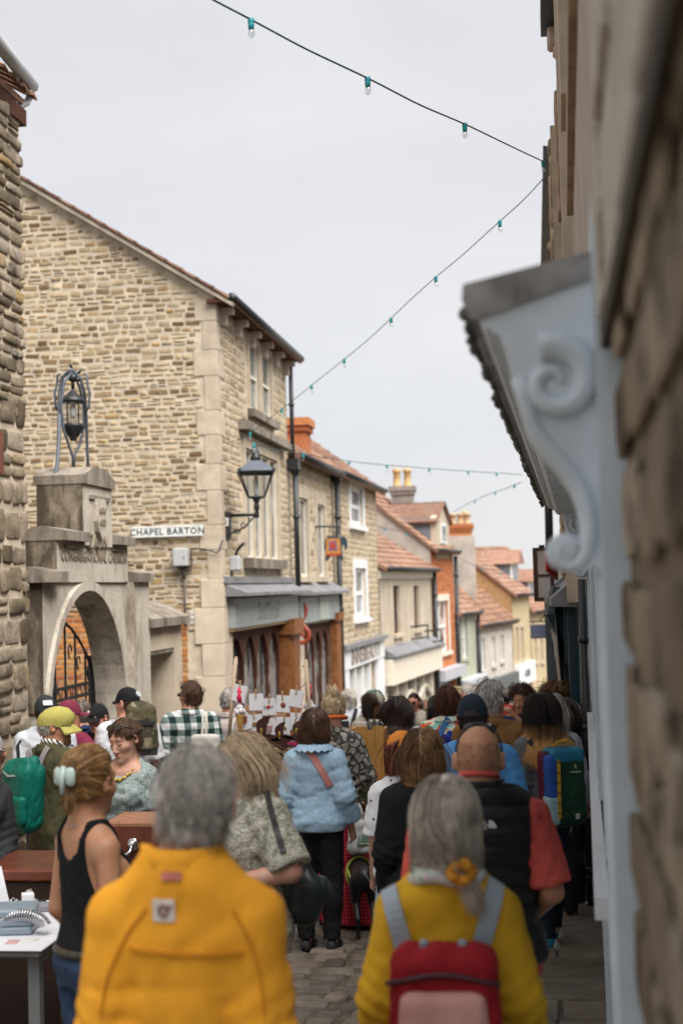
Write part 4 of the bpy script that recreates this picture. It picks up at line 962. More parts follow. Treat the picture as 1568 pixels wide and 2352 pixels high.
# end faces towards the viewer, in a darker version of the gate stone
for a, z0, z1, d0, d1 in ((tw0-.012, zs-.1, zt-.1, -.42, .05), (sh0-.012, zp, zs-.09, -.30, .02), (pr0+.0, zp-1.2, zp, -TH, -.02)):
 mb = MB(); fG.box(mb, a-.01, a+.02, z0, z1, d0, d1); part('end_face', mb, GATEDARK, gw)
def coping(u0, u1, z0, z1, o0, o1, peak=.05):
 mb = MB(); m = (o0+o1)/2
 vs = []
 for u in (u0, u1): vs += [fG.pt(u,z0,o0), fG.pt(u,z0,o1), fG.pt(u,z1,o1), fG.pt(u,z1+peak,m), fG.pt(u,z1,o0)]
 mb.add(vs, [(0,1,2,3,4)[::-1], (5,6,7,8,9)]+[(i,(i+1)%5,5+(i+1)%5,5+i) for i in range(5)]); part('coping', mb, COPING, gw)
mb = MB(); um = (tw0+tw1)/2
mb.prism([(tw0-.03, zt-.1), (tw1+.03, zt-.1), (tw1+.03, zt-.01), (um+.2, zt+.09), (um-.2, zt+.09), (tw0-.03, zt-.01)], .54, fG.pt(0,0,-.45), fG.u, (0,0,1), fG.n); part('coping', mb, COPING, gw)
coping(sh0-.03, tw0-.005, zs-.09, zs, -.36, .12); coping(tw1+.005, sh1+.02, zs-.09, zs, -.36, .12)
coping(pr0-.08, sh0-.02, zp, zp+.1, -.4, .14); coping(sh1+.02, pr1+.02, zp, zp+.1, -.4, .14)
for a, b in ((gu(291,1450)[0], pr1),):
 mb = MB(); fG.box(mb, a, b, gz, zp-.002, -.02, .085); part('buttress', mb, GATESTONE, gw)
mb = MB(); n = 25; V = []      # hood moulding that follows the arch
for o, s_ in ((0,1.0),(.03,1.0),(.03,1.07),(0,1.09)):
 for p in arc: V.append(fG.pt(ac+(p[0]-ac)*s_, zspr+(p[1]-zspr)*s_, o))
mb.add(V, [(i*n+j, i*n+j+1, ((i+1)%4)*n+j+1, ((i+1)%4)*n+j) for i in range(4) for j in range(n-1)]); part('moulding', mb, GATESTONE, gw)
# recessed panels, shield and lettering
LET = M_('carved_letter_stone', (.26,.215,.16), .9, .25, 12, .3)
zb = gu(205,1290)[1]
for a, b in ((gu(141,1250)[0], gu(174,1250)[0]), (gu(250,1260)[0], gu(276,1260)[0])):
 mb = MB(); zz = gu(160,1256)[1]; fG.box(mb, a, b, zz-.012, zz+.012, .03, .06); part('string_moulding', mb, COPING, gw)
mb = MB(); a, b = gu(191,1150)[0], gu(236,1150)[0]; zz = gu(212,1145)[1]; fG.box(mb, a, b, zz-.02, zz+.02, .06, .085); part('string_moulding', mb, COPING, gw)
su, sz = gu(211,1150)[0], gu(211,1190)[1]; sw_, shh = .29, .34
shield = [(-sw_/2, shh*.55), (sw_/2, shh*.55), (sw_/2, -shh*.12), (sw_*.36, -shh*.42), (0, -shh*.68), (-sw_*.36, -shh*.42), (-sw_/2, -shh*.12)]
mb = MB(); mb.prism(shield, .05, fG.pt(su, sz, .06), fG.u, (0,0,1), fG.n); shd = part('shield', mb, GATESTONE, gw)
T_ = lambda b, size, u, z, o, wx=1., par=gw, sx=.05: text('carved_letters', b, size, fG.pt(u, z, o), fG.u, (0,0,1), LET, par, .006, wx=wx, sx=sx)
T_('1810', .10, su, sz+.07, .115, 1.0, shd); T_('1888', .10, su, sz-.05, .115, 1.0, shd)
T_('ZION', .20, gu(213,1245)[0], gu(213,1246)[1], .065, 1.15, gw, .15)
T_('CONGREGATIONAL CHURCH', .155, (sh0+sh1)/2, gu(205,1280)[1], .034, .98)
# wrought-iron lantern on the gateway: hoops, scrolls and a hanging lamp
YL = 14.3; lan = thing('hanging_lantern', (XG-.2, YL, zt), 'black wrought iron lantern hung in curved hoops over the chapel archway', 'lantern')
def L_(px, py, dy=0): return P(px, py, YL+dy)
IRONB = M_('blue_black_iron', (.085,.10,.125), .5, .3, 15, .2)
mb = MB()
mb.tube([L_(91,1192,-.62), L_(92,1165,-.62), L_(112,1143,-.62), L_(125,1105,-.6), L_(133,1060,-.5), L_(136,1000,-.3), L_(137,940,-.1), L_(138,900), L_(143,868), L_(160,852), L_(168,850)], .021, 8)
mb.tube([L_(204,1086,.3), L_(201,1040,.3), L_(199,960,.2), L_(195,905,.1), L_(186,870), L_(170,852)], .017, 8)
mb.tube([L_(168,1072), L_(168,1050), L_(158,1020,-.1), L_(146,985,-.15), L_(141,930,-.15), L_(147,880,-.1), L_(166,854)], .015, 8)
mb.tube([L_(170,1072), L_(172,1046), L_(184,1020,.1), L_(193,985,.15), L_(192,930,.15), L_(184,890,.1), L_(168,854)], .015, 8); part('hoop', mb, IRONB, lan, True)
for sg, x0 in ((-1, 137), (1, 196)):
 mb = MB(); mb.tube([L_(x0,948), L_(x0+sg*8,935), L_(x0+sg*11,905), L_(x0+sg*6,885), L_(x0+sg*4,862) , L_(x0-sg*2,858)], .013, 7); part('scroll', mb, IRONB, lan, True)
mb = MB(); mb.ball(L_(168,868), .05, 10, 7); mb.tube([L_(165,845), L_(163,836), L_(160,842)], .012, 7); mb.tube([L_(172,860), L_(182,856), L_(187,848)], .014, 7); mb.tube([L_(172,870), L_(182,874), L_(188,868)], .014, 7); mb.tube([L_(168,870), L_(168,894)], .02, 8); part('finial', mb, BLACKIRON, lan, True)
c0 = L_(168, 950); kx = .0044*YL/14.3
mb = MB(); mb.lathe([(.015,.25),(.03,.235),(.10,.17),(.128,.145),(.13,.12),(.118,.11),(.02,.115)], 12, c0); part('lantern_roof', mb, BLACKIRON, lan, True)
mb = MB(); mb.lathe([(.115,-.11),(.125,-.125),(.12,-.15),(.06,-.235),(.035,-.26),(.035,-.285),(.01,-.29)], 12, c0); part('lantern_base', mb, BLACKIRON, lan, True)
mb = MB(); mb.lathe([(.112,-.11),(.112,.112)], 12, c0); mb.f = [f for f in mb.f if len(f) == 4]; part('lantern_glass', mb, GLASS, lan, True)
mb = MB()
for i in range(6): a = math.pi/3*i+.3; mb.tube([c0+Vector((.115*math.cos(a),.115*math.sin(a),-.12)), c0+Vector((.115*math.cos(a),.115*math.sin(a),.12))], .006, 5)
part('glazing_bar', mb, BLACKIRON, lan)
mb = MB(); mb.lathe([(.02,.10),(.035,.04),(.03,-.02),(.015,-.05)], 10, c0); part('lamp_bulb', mb, M_('opal_glass', (.7,.7,.68), .3, .05, 5, 0), lan, True)
# iron gate in the archway
ig = thing('iron_gate', (XG-.36, 14.3, gz), 'black wrought iron gate with arched top standing in the chapel archway', 'gate')
fI = Facade((XG-.36, 12.0), (XG-.36, 17.0))
def iu(px, py): u, z = fI.hit(px, py); return u, z
mb = MB(); lo_z = gz
def bar(mb, px, py0, py1, w=.014):
 u, z0 = iu(px, py0); z1 = iu(px, py1)[1]; mb.tube([fI.pt(u, z1), fI.pt(u, z0)], w, 6)
uA, uB = iu(112,1500)[0], iu(222,1500)[0]
top = [iu(112,1432), iu(146,1428), iu(165,1445), iu(185,1475), iu(200,1505), iu(212,1545), iu(217,1600)]
for i, px in enumerate((126, 150, 173, 196, 206)):
 u, z = iu(px, 1500); zt_ = float(np.interp(u, [p[0] for p in top], [p[1] for p in top])); mb = MB(); mb.tube([fI.pt(u, lo_z), fI.pt(u, zt_)], .013, 6); part('bar', mb, BLACKIRON, ig)
mb = MB(); mb.tube([fI.pt(*p) for p in top], .016, 6); part('top_rail', mb, BLACKIRON, ig)
for py in (1578, 1604, 1700):
 z = iu(160, py)[1]; mb = MB(); fI.box(mb, uA, uB, z-.018, z+.018, -.012, .012); part('rail', mb, BLACKIRON, ig)
mb = MB()
for i in range(9):
 u = uA + (uB-uA)*(i+.5)/9; z = iu(160,1591)[1]; mb.tube([fI.pt(u+.055*math.cos(t), z-.04+.09*math.sin(t)) for t in np.linspace(0, math.pi, 9)], .007, 5)
part('scroll_band', mb, BLACKIRON, ig)
for px, py in ((161,1492), (181,1518), (204,1540)):
 u, z = iu(px, py); mb = MB(); mb.tube([fI.pt(u+.05*math.cos(t), z+.05*math.sin(t)) for t in np.linspace(-.5, 3.6, 9)]+[fI.pt(u-.02, z-.10)], .009, 5); part('scroll', mb, BLACKIRON, ig)
mb = MB(); fI.box(mb, iu(208,1500)[0], iu(219,1500)[0], gz, iu(214,1505)[1], -.03, .03); part('gate_post', mb, BLACKIRON, ig)
# walled side door between the gateway and house A
dw = thing('side_door_wall', (XG, 17, G(17)), 'short pale stone wall with a square doorway and iron gate beside the archway', 'wall'); dw['kind'] = 'thing'
fd = Facade((XG+.02, 12.0), (XG+.02, 20.0))
d0, d1 = fd.hit(331,1480)[0], fd.hit(418,1480)[0]; zd = fd.hit(370,1438)[1]; op = (fd.hit(339,1500)[0], fd.hit(401,1500)[0], gz-.2, fd.hit(370,1492)[1])
mb = MB(); fd.wall(mb, d0, d1, gz-.2, zd, [op], .5); fd.box(mb, d1-.01, d1, gz-.2, zd, -.5, -.001); part('wall', mb, ASHLAR, dw)
mb = MB(); fd.box(mb, op[0], op[1], op[3]-.05, op[3]+.0, -.5, -.01); part('lintel', mb, COPING, dw)
mb = MB(); vs = [fd.pt(u, z, o_) for u in (d0-.02, d1+.05) for z, o_ in ((zd, -.55), (zd, .10), (zd+.10, .10), (zd+.30, -.30), (zd+.22, -.55))]; mb.add(vs, [(4,3,2,1,0), (5,6,7,8,9)]+[(i,(i+1)%5,5+(i+1)%5,5+i) for i in range(5)]); part('coping', mb, COPING, dw)
for i in range(5): mb = MB(); u = op[0]+(op[1]-op[0])*(i+.5)/5; mb.tube([fd.pt(u, gz, -.42), fd.pt(u, op[3]-.12, -.42)], .014, 6); part('gate_bar', mb, BLACKIRON, dw)
for py in (1504, 1577, 1604): mb = MB(); z = fd.hit(360, py)[1]; fd.box(mb, op[0], op[1], z-.02, z+.02, -.435, -.405); part('gate_rail', mb, BLACKIRON, dw)
# ------------------------------------------------------------------ house A: stone building with the long gable
CA = P(508, 1335, 20.0); CB = P(668, 1335, 25.6); XA, XB = CA.x, CB.x
hA = thing('stone_building', (XA, 20, G(20)), 'three storey stone building with a shop below and its big gable wall showing', 'building')
fA = Facade((XA, 20.0), (XB, 25.6)); fS = Facade((XA-6.0, 20.0), (XA, 20.0)); US = 6.0
def su_(px, py): u, z = fS.hit(px, py); return u, z
zE = P(500, 680, 20).z; rl = (su_(45,412), su_(500,676)); slope = (rl[0][1]-rl[1][1])/(rl[1][0]-rl[0][0])
def ztopS(u): return rl[1][1] + (rl[1][0]-u)*slope
mb = MB(); vs = []
poly = [(0, -2), (US, -2), (US, ztopS(US)), (0, ztopS(0))]
mb.prism(poly, .5, (XA-6.0, 20.0, 0), (1,0,0), (0,0,1), (0,1,0)); part('gable_wall', mb, MORTAR, hA)
zbr = su_(380,1408)[1]; ubr = su_(432,1450)[0]; uq = su_(472,1000)[0]; uash = su_(440,1500)[0]
def sk(a, b, c, d):
 if d < zbr+.02 and b < ubr+.05: return True
 if c < zbr and a > ubr-.1: return True
 if b > uq+.04: return True
 return False
un = courses(su_(40,800)[0]-.2, US, zbr-.05, 9.2, (.065,.112), (.10,.27), 3, .022, sk, lambda a, b, c, d: d < ztopS(b)-.05, wob=.016, tw=.08, frac=(.003,.013))
lay('stone', [(fS.pt(u, z), w_, h_, p, t) for u, z, w_, h_, p, t in un], RUBBLE, hA, STONES, 300, (fS.u, (0,0,1), fS.n))
un = brickwork(su_(120,1500)[0], ubr, G(20)-.2, zbr, None)
lay('brick', [(fS.pt(u, z), w_, h_, p, t) for u, z, w_, h_, p, t in un], ORBRICK, hA, BRICKS, 250, (fS.u, (0,0,1), fS.n), False, key='orb')
un = brickwork(ubr+.01, su_(462,1500)[0], G(20)+.4, su_(450,1404)[1], lambda a, b, c, d: b > su_(445,1500)[0] and c > su_(440,1595)[1] and d < su_(440,1440)[1])
lay('whitewashed_brick', [(fS.pt(u, z, .012), w_, h_, p, t) for u, z, w_, h_, p, t in un], WHBRICK, hA, BRICKS, 120, (fS.u, (0,0,1), fS.n), False, key='whb')
# quoins: long and short blocks up the corner, smooth ashlar below
qz = su_(480,1330)[1]; i = 0
while qz < ztopS(US)-.12:
 hgt = (.42,.36,.5,.38)[i % 4]; wd = (.19, .30, .18, .33)[i % 4]; mb = MB(); top_ = min(qz+hgt-.006, ztopS(US)-.1)
 mb.bbox((XA-wd, 19.985, qz), (XA+.018, 20.0+(.42 if i % 2 else .22), top_), .006); part('quoin', mb, DRESSED, hA); qz += hgt; i += 1
zq0 = su_(480,1330)[1]; zz = G(20)-.2; i = 0
while zz < zq0-.02:
 hgt = min((.46,.52,.44,.55)[i % 4], zq0-zz); mb = MB(); x0 = XA-(P(508,1500,20).x-P(446 if i % 2 else 462,1500,20).x)
 mb.bbox((x0, 19.968, zz), (XA+.03, 20.55, zz+hgt-.006), .006); part('ashlar_block', mb, ASHLAR, hA); zz += hgt; i += 1
# street front of A with openings
W2 = [fA.rect(571,592,790,945), fA.rect(600,621,815,958)]
w1 = fA.rect(562,636,1045,1284); nL = 4; W1 = [(w1[0]+(w1[1]-w1[0])*(i+.0)/nL+.03, w1[0]+(w1[1]-w1[0])*(i+1)/nL-.03, w1[2], w1[3]) for i in range(nL)]
shopA = fA.rect(533,664,1420,1640); shopA = (shopA[0], shopA[1], G(22), shopA[3])
zEA = zE-.05; mb = MB(); fA.wall(mb, 0, fA.L, -2, zEA, W2+W1+[shopA], .1); part('front_wall', mb, MORTAR, hA)
zfas = fA.hit(590,1355)[1]
un = courses(.25, fA.L, zfas, zEA, (.10,.15), (.2,.45), 8, .012, lambda a, b, c, d: any(a < h[1]+.14 and b > h[0]-.14 and c < h[3]+.16 and d > h[2]-.14 for h in W2+[w1]), frac=(.003,.008), tw=.012)
lay('stone', [(fA.pt(u, z), w_, h_, p, t) for u, z, w_, h_, p, t in un], RUBBLE2, hA, STONES, 0, (fA.u, (0,0,1), fA.n))
def window(fac, root, h, frame=WHITEP, pane=PANE, sash=True, surround=None, sill=None, depth=.14, fw=.045, sw=.12, mull=0):
 u0, u1, z0, z1 = h
 mb = MB()
 for a, b, c, d in ((u0,u0+fw,z0,z1),(u1-fw,u1,z0,z1),(u0+fw,u1-fw,z1-fw,z1),(u0+fw,u1-fw,z0,z0+fw*1.3)): fac.box(mb, a, b, c, d, -depth, -depth+.06)
 if sash: m = (z0+z1)/2; fac.box(mb, u0+fw, u1-fw, m-fw*.5, m+fw*.5, -depth, -depth+.05)
 for i in range(mull): m = u0+(u1-u0)*(i+1)/(mull+1); fac.box(mb, m-fw*.35, m+fw*.35, z0+fw, z1-fw, -depth, -depth+.045)
 wn_ = part('window', mb, frame, root); mb = MB(); fac.box(mb, u0+fw*.5, u1-fw*.5, z0+fw*.5, z1-fw*.5, -depth-.012, -depth+.012); part('pane', mb, pane, wn_)
 if surround:
  mb = MB()
  for a, b, c, d in ((u0-sw,u0,z0-.0,z1+sw),(u1,u1+sw,z0-.0,z1+sw),(u0,u1,z1,z1+sw)): fac.box(mb, a, b, c, d, -.02, .028)
  part('window_surround', mb, surround, root)
 if sill: mb = MB(); fac.box(mb, u0-sw-.04, u1+sw+.04, z0-.10, z0-.002, -.05, .10); part('sill', mb, sill, root)
 return wn_
for h in W2: window(fA, hA, h, CREAMP, PANE, True, DRESSED, None, .07, .05, .10)
mb = MB(); fA.box(mb, W2[0][0]-.16, W2[1][1]+.16, W2[0][2]-.13, W2[0][2]-.003, -.04, .12); part('sill', mb, COPING, hA)
for h in W1: window(fA, hA, h, CREAMP, PANE, False, None, None, .07, .035)
mb = MB()
fA.box(mb, w1[0]-.14, w1[0]+.02, w1[2], w1[3]+.2, -.02, .04); fA.box(mb, w1[1]-.02, w1[1]+.14, w1[2], w1[3]+.2, -.02, .04); fA.box(mb, w1[0]+.02, w1[1]-.02, w1[3], w1[3]+.2, -.02, .038)
for i in range(1, nL): m = w1[0]+(w1[1]-w1[0])*i/nL; fA.box(mb, m-.03, m+.03, w1[2], w1[3], -.13, .02)
part('window_surround', mb, DRESSED, hA)
hd = fA.rect(548,648,988,1022); mb = MB(); fA.box(mb, hd[0]-.02, hd[1]+.05, w1[3]+.25, w1[3]+.36, -.02, .17); fA.box(mb, hd[0]+.04, hd[1]-.01, w1[3]+.36, w1[3]+.42, -.02, .10); part('hood_moulding', mb, COPING, hA)
mb = MB(); fA.box(mb, w1[0]-.22, w1[1]+.22, w1[2]-.16, w1[2]-.003, -.05, .13); part('sill', mb, COPING, hA)
# eaves: gutter, brackets, soffit; roof with a tiled verge
mb = MB(); fA.box(mb, -.1, fA.L+.05, zEA-.06, zEA-.01, -.1, .22); part('soffit_board', mb, WOODDK, hA)
mb = MB(); mb.tube([fA.pt(-.12, zEA+.0, .28), fA.pt(fA.L+.1, zEA+.0, .28)], .065, 10); part('gutter', mb, BLACKIRON, hA, True)
for i in range(6):
 u = .35+i*(fA.L-.5)/5; mb = MB(); fA.box(mb, u-.07, u+.07, zEA-.16, zEA-.062, -.02, .2); fA.box(mb, u-.06, u+.06, zEA-.32, zEA-.16, -.02, .10); part('eaves_bracket', mb, M_('pinkish_stone', (.52,.43,.37), .9, .15, 6, .3), hA)
rz = math.atan(slope); ru = Vector((-math.cos(rz), 0, math.sin(rz)))
mb = MB(); o = Vector((XA+.28, 19.9, zEA+.105-.28*slope)); mb.prism([(0,0),(7.5,0),(7.5,.04),(0,.04)], 5.9, o, ru, Vector((math.sin(rz),0,math.cos(rz))), (0,1,0)); part('roof', mb, TILE, hA)
TT = []
for i in range(26):
 mb = MB(); a = o + ru*(.05+i*.27) + Vector((0,-.05,.03)); mb.prism([(0,0),(.31,.008),(.31,.026),(0,.040)], .34, a, ru, Vector((math.sin(rz),0,math.cos(rz))), (0,1,.0)); part('roof_tile', mb, TILE, hA)
mb = MB(); a = o+Vector((0,-.02,-.055)); mb.prism([(0,0),(7.3,0),(7.3,.05),(0,.05)], .12, a, ru, Vector((math.sin(rz),0,math.cos(rz))), (0,1,0)); part('verge_board', mb, M_('pale_verge_mortar', (.45,.39,.31), .9, .3, 5, .5), hA)
# downpipes at both ends of the front
def pipe(root, fac, u, z0, z1, mat=BLACKIRON, r_=.045, out=.09, hopper=True, offset=0):
 mb = MB(); mb.tube([fac.pt(u, z0, out), fac.pt(u, z1, out)], r_, 8); o = part('downpipe', mb, mat, root, True)
 n = max(1, int((z1-z0)/1.5))
 for i in range(n): mb = MB(); z = z0+(i+.6)*(z1-z0)/n; mb.tube([fac.pt(u, z-.03, out), fac.pt(u, z+.03, out)], r_*1.3, 8); part('pipe_collar', mb, mat, o, True)
 if hopper: mb = MB(); M4 = Matrix.Identity(4); fac.box(mb, u-.13, u+.13, z1, z1+.2, .0, .22); mb.tube([fac.pt(u, z1-.12, out), fac.pt(u, z1, out)], [.05, .11], 8); part('hopper', mb, mat, o)
pipe(hA, fA, fA.L-.03, fA.hit(672,1085)[1], zEA-.05, BLACKIRON, .04, .10, False)
pipe(hA, fA, fA.L-.05, fA.hit(672,1350)[1], fA.hit(672,1085)[1], BLACKIRON, .05, .14, True)
# shop front of A: lead canopy, fascia with script lettering, arched timber glazing
mb = MB(); zc = fA.hit(600,1362)[1]; zf0 = fA.hit(600,1432)[1]; zf1 = zc-.06
V = [fA.pt(u, z, o_) for u in (.12, fA.L+.25) for z, o_ in ((zc+.16, 0), (zc+.02, .34), (zc-.03, .34), (zc-.03, 0))]; mb.add(V, [(0,1,2,3),(7,6,5,4),(0,4,5,1),(1,5,6,2),(2,6,7,3),(3,7,4,0)]); part('lead_canopy', mb, LEAD, hA)
mb = MB(); fA.box(mb, .05, fA.L+.05, zc+.16, zc+.26, -.02, .06); part('flashing', mb, LEAD, hA)
mb = MB(); fA.box(mb, .28, fA.L-.02, zf0, zf1, -.05, .13); fas = part('fascia', mb, SHOPGREY, hA)
text('shop_name', 'Soul Sound', .40, fA.pt(fA.L*.50, (zf0+zf1)/2-.02, .133), fA.u, (0,0,1), M_('faded_lettering', (.27,.27,.26), .7, .2), fas, .003, shear=.25)
mb = MB(); fA.box(mb, .30, fA.L-.45, zf0-.045, zf0-.003, -.05, .10); part('fascia_bead', mb, M_('ochre_bead', (.42,.25,.12), .5, .2), hA)
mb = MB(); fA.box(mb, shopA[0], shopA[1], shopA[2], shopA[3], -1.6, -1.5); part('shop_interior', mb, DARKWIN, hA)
def arcade(fac, root, u0, u1, z0, zt_, n, mat, pane, d=-.08, post=.05):
 st = (u1-u0)/n
 for i in range(n+1): mb = MB(); u = u0+i*st; mb.tube([fac.pt(u, z0, d), fac.pt(u, zt_-.3, d)], post*.55, 8); fac.box(mb, u-post*.7, u+post*.7, z0, z0+.3, d-.04, d+.05); part('mullion', mb, mat, root)
 for i in range(n):
  a, b = u0+i*st, u0+(i+1)*st; m = (a+b)/2; r_ = st/2-post*.4; zs_ = zt_-.12-r_*1.5; arcp = [(m+r_*math.cos(t), zs_+r_*1.5*math.sin(t)) for t in np.linspace(0, math.pi, 13)]
  mb = MB(); mb.prism([(b, zs_), (b, zt_), (a, zt_), (a, zs_)] + [q for q in arcp[::-1]], .07, fac.pt(0,0,d-.035), fac.u, (0,0,1), fac.n); ar = part('arched_head', mb, mat, root)
  mb = MB(); fac.box(mb, a+.02, b-.02, z0+.01, zt_-.02, d-.055, d-.04); part('pane', mb, pane, root)
mb = MB(); fA.box(mb, shopA[0], shopA[1], shopA[2], G(22)+.62, -.2, .02); part('stall_riser', mb, WOODDK, hA)
uP = fA.hit(649,1500)[0]
arcade(fA, hA, shopA[0]+.05, uP-.05, G(22)+.62, zf0-.05, 4, WOODDK, PANEDK)
mb = MB(); fA.box(mb, uP, fA.L-.15, G(25)-.2, zf0-.25, -.1, .16); fA.box(mb, uP-.05, fA.L-.1, zf0-.25, zf0+.02, -.1, .24); fA.box(mb, uP+.08, uP+.16, G(25), zf0-.3, .16, .19); part('pilaster', mb, WOODBR, hA)
mb = MB(); mb.ball(fA.pt(shopA[0]+.25, fA.hit(536,1467)[1], -.4), .05, 8, 6); wl = N('warm_bulb'); e_ = wl.n('ShaderNodeEmission'); e_.inputs[0].default_value = (1,.62,.25,1); e_.inputs[1].default_value = 4; wl.l(e_.outputs[0], wl.out.inputs['Surface'])
part('lit_bulb', mb, wl.m, hA, True)
# ------------------------------------------------------------------ a plain terrace house, reused down the hill
def tiles(mb, o, ur, uu, nn, Lr, Lu, n1, n2, t=.05):
 """stepped courses of tiles: ur up the slope, uu along the eaves"""
 for i in range(n1):
  for j in range(n2):
   a = o + ur*(Lr*i/n1) + uu*(Lu*(j+.03)/n2); w_ = Lu/n2*.94; l_ = Lr/n1*1.12
   vs = [a, a+uu*w_, a+uu*w_+ur*l_, a+ur*l_]; up = [vs[0]+nn*t, vs[1]+nn*t, vs[2]+nn*.012, vs[3]+nn*.012]
   m = [a+uu*w_*.5+nn*(t*1.5), a+uu*w_*.5+ur*l_+nn*(.012+t*.5)]
   mb.add([vs[0], vs[1], up[1], m[0], up[0], up[2], m[1], up[3]], [(0,1,2,3,4), (4,3,6,7), (3,2,5,6), (1,2,5), (0,7,4)])
def house(name, label, A, B, zE, depth, rise, wall, holes, roofmat=TILE, side=GREYREN, zbase=None, overhang=.22, ntile=None, roof=True, group=None):
 f = Facade(A, B); zb_ = min(G(A[1]), G(B[1]))-.6; root = thing(name, (A[0], A[1], zb_), label, 'house', group)
 mb = MB(); f.wall(mb, 0, f.L, zb_, zE, holes, .16); part('front_wall', mb, wall, root)
 back = -f.n; n = f.n; hz_ = zE+rise
 for u in (0, f.L):
  q = [f.pt(u, zb_, 0), f.pt(u, zE, 0), f.pt(u, hz_, -depth/2), f.pt(u, zE, -depth), f.pt(u, zb_, -depth)]; d_ = f.u*(.15 if u == 0 else -.15); mb = MB(); mb.add(q+[p+d_ for p in q], [(0,1,2,3,4),(9,8,7,6,5)]+[(i,5+i,5+(i+1)%5,(i+1)%5) for i in range(5)]); part('gable_wall', mb, side, root)
 mb = MB(); f.box(mb, .15, f.L-.15, zb_, zE, -depth, -depth+.15); part('back_wall', mb, side, root)
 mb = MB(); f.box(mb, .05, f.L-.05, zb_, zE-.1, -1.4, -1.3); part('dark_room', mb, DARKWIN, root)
 if roof:
  sl = math.hypot(depth/2+overhang, rise*(depth/2+overhang)/(depth/2)); ang = math.atan2(rise, depth/2)
  for s_, nm in ((1, 'roof'), (-1, 'roof')):
   o = f.pt(-.08, zE-overhang*math.tan(ang), overhang) if s_ == 1 else f.pt(-.08, zE-overhang*math.tan(ang), -depth-overhang)
   ur = (n*(-s_)*math.cos(ang)+Vector((0,0,math.sin(ang)))); nn = (n*s_*math.sin(ang)+Vector((0,0,math.cos(ang)))); mb = MB(); L_2 = f.L+.16
   mb.add([o, o+f.u*L_2, o+f.u*L_2+ur*sl, o+ur*sl, o+nn*.06, o+f.u*L_2+nn*.06, o+f.u*L_2+ur*sl+nn*.06, o+ur*sl+nn*.06], [(0,1,2,3),(4,5,6,7),(0,1,5,4),(1,2,6,5),(2,3,7,6),(3,0,4,7)]); rf = part('roof', mb, roofmat, root)
   if s_ == 1:
    mb = MB(); tiles(mb, o+nn*.06, ur, f.u, nn, sl, L_2, max(4, int(sl/.3)), max(6, int(L_2/.3))); part('roof_tiles', mb, roofmat, root, kind='stuff')
  mb = MB(); k = int(f.L/.4)
  for i in range(k): a = f.pt(f.L*i/k, hz_+.02, -depth/2); mb.tube([a, a+f.u*(f.L/k*.95)], .11, 6)
  part('ridge_tiles', mb, roofmat, root)
  mb = MB(); mb.tube([f.pt(-.05, zE-.06, overhang+.05), f.pt(f.L+.05, zE-.06, overhang+.05)], .06, 8); part('gutter', mb, BLACKIRON, root, True)
 return root, f
def chimney(root, base, w_, d_, z0, z1, mat, pots=2, potmat=None, pot_h=.5, ang=0):
 R4 = Matrix.Translation(base) @ Matrix.Rotation(ang, 4, 'Z'); mb = MB(); mb.box((-w_/2,-d_/2,z0), (w_/2,d_/2,z1-.28), R4); mb.box((-w_/2-.05,-d_/2-.05,z1-.28), (w_/2+.05,d_/2+.05,z1-.16), R4); mb.box((-w_/2-.09,-d_/2-.09,z1-.16), (w_/2+.09,d_/2+.09,z1), R4)
 c = part('chimney', mb, mat, root)
 for i in range(pots):
  x = (i-(pots-1)/2)*(w_/max(pots, 1))*1.0; mb = MB(); mb.lathe([(.15,0),(.16,.03),(.12,.08),(.115,pot_h*.75),(.15,pot_h*.8),(.15,pot_h*.9),(.12,pot_h),(.09,pot_h)], 10, R4 @ Vector((x,0,z1))); part('chimney_pot', mb, potmat or M_('buff_chimney_pot', (.50,.33,.15), .8, .2, 6, .2), c, True)
 return c
# ------------------------------------------------------------------ the terrace going down the hill on the left
def C_(px, Y): q = P(px, 1335, Y); return (q.x, Y)
cB, cC, cD, cE, cF, cG, cH, cI, cJ = C_(668,25.8), C_(768,30.6), C_(869,37.2), C_(990,45), C_(1041,49), C_(1089,53), C_(1172,60), C_(1213,64.5), C_(1264,70)
# B: narrow stone house with the second shop
fB = Facade(cB, cC); zEB = fB.hit(720,1066)[1]
hB_w = [fB.rect(687,706,1145,1325), fB.rect(728,745,1160,1325)]
sB = fB.rect(700,742,1432,1640); shB = (sB[0], fB.L-.7, G(28), fB.hit(730,1432)[1])
hB, fB = house('stone_house', 'stone house with two tall narrow windows between two black drainpipes', cB, cC, zEB, 7, 2.5, MORTAR, hB_w+[shB], TILE, GREYREN)
zfB = fB.hit(720,1352)[1]
def facing(fac, root, z0, z1, holes, seed, mat=RUBBLE2, m=.13):
 un = courses(.1, fac.L-.05, z0, z1, (.11,.16), (.22,.5), seed, .012, lambda a, b, c, d: any(a < h[1]+m and b > h[0]-m and c < h[3]+.2 and d > h[2]-.14 for h in holes), frac=(.003,.008), tw=.012)
 lay('stone', [(fac.pt(u, z), w_, h_, p, t) for u, z, w_, h_, p, t in un], mat, root, STONES, 0, (fac.u, (0,0,1), fac.n))
facing(fB, hB, zfB, zEB-.1, hB_w, 21)
for h in hB_w: window(fB, hB, h, CREAMP, PANE, False, DRESSED, DRESSED, .08, .05, .18)
zcB = fB.hit(730,1362)[1]; zf0B = fB.hit(730,1425)[1]
mb = MB(); V = [fB.pt(u, z, o_) for u in (.2, fB.L+.15) for z, o_ in ((zcB+.2, 0), (zcB+.03, .32), (zcB-.03, .32), (zcB-.03, 0))]; mb.add(V, [(0,1,2,3),(7,6,5,4),(0,4,5,1),(1,5,6,2),(2,6,7,3),(3,7,4,0)]); part('lead_canopy', mb, LEAD, hB)
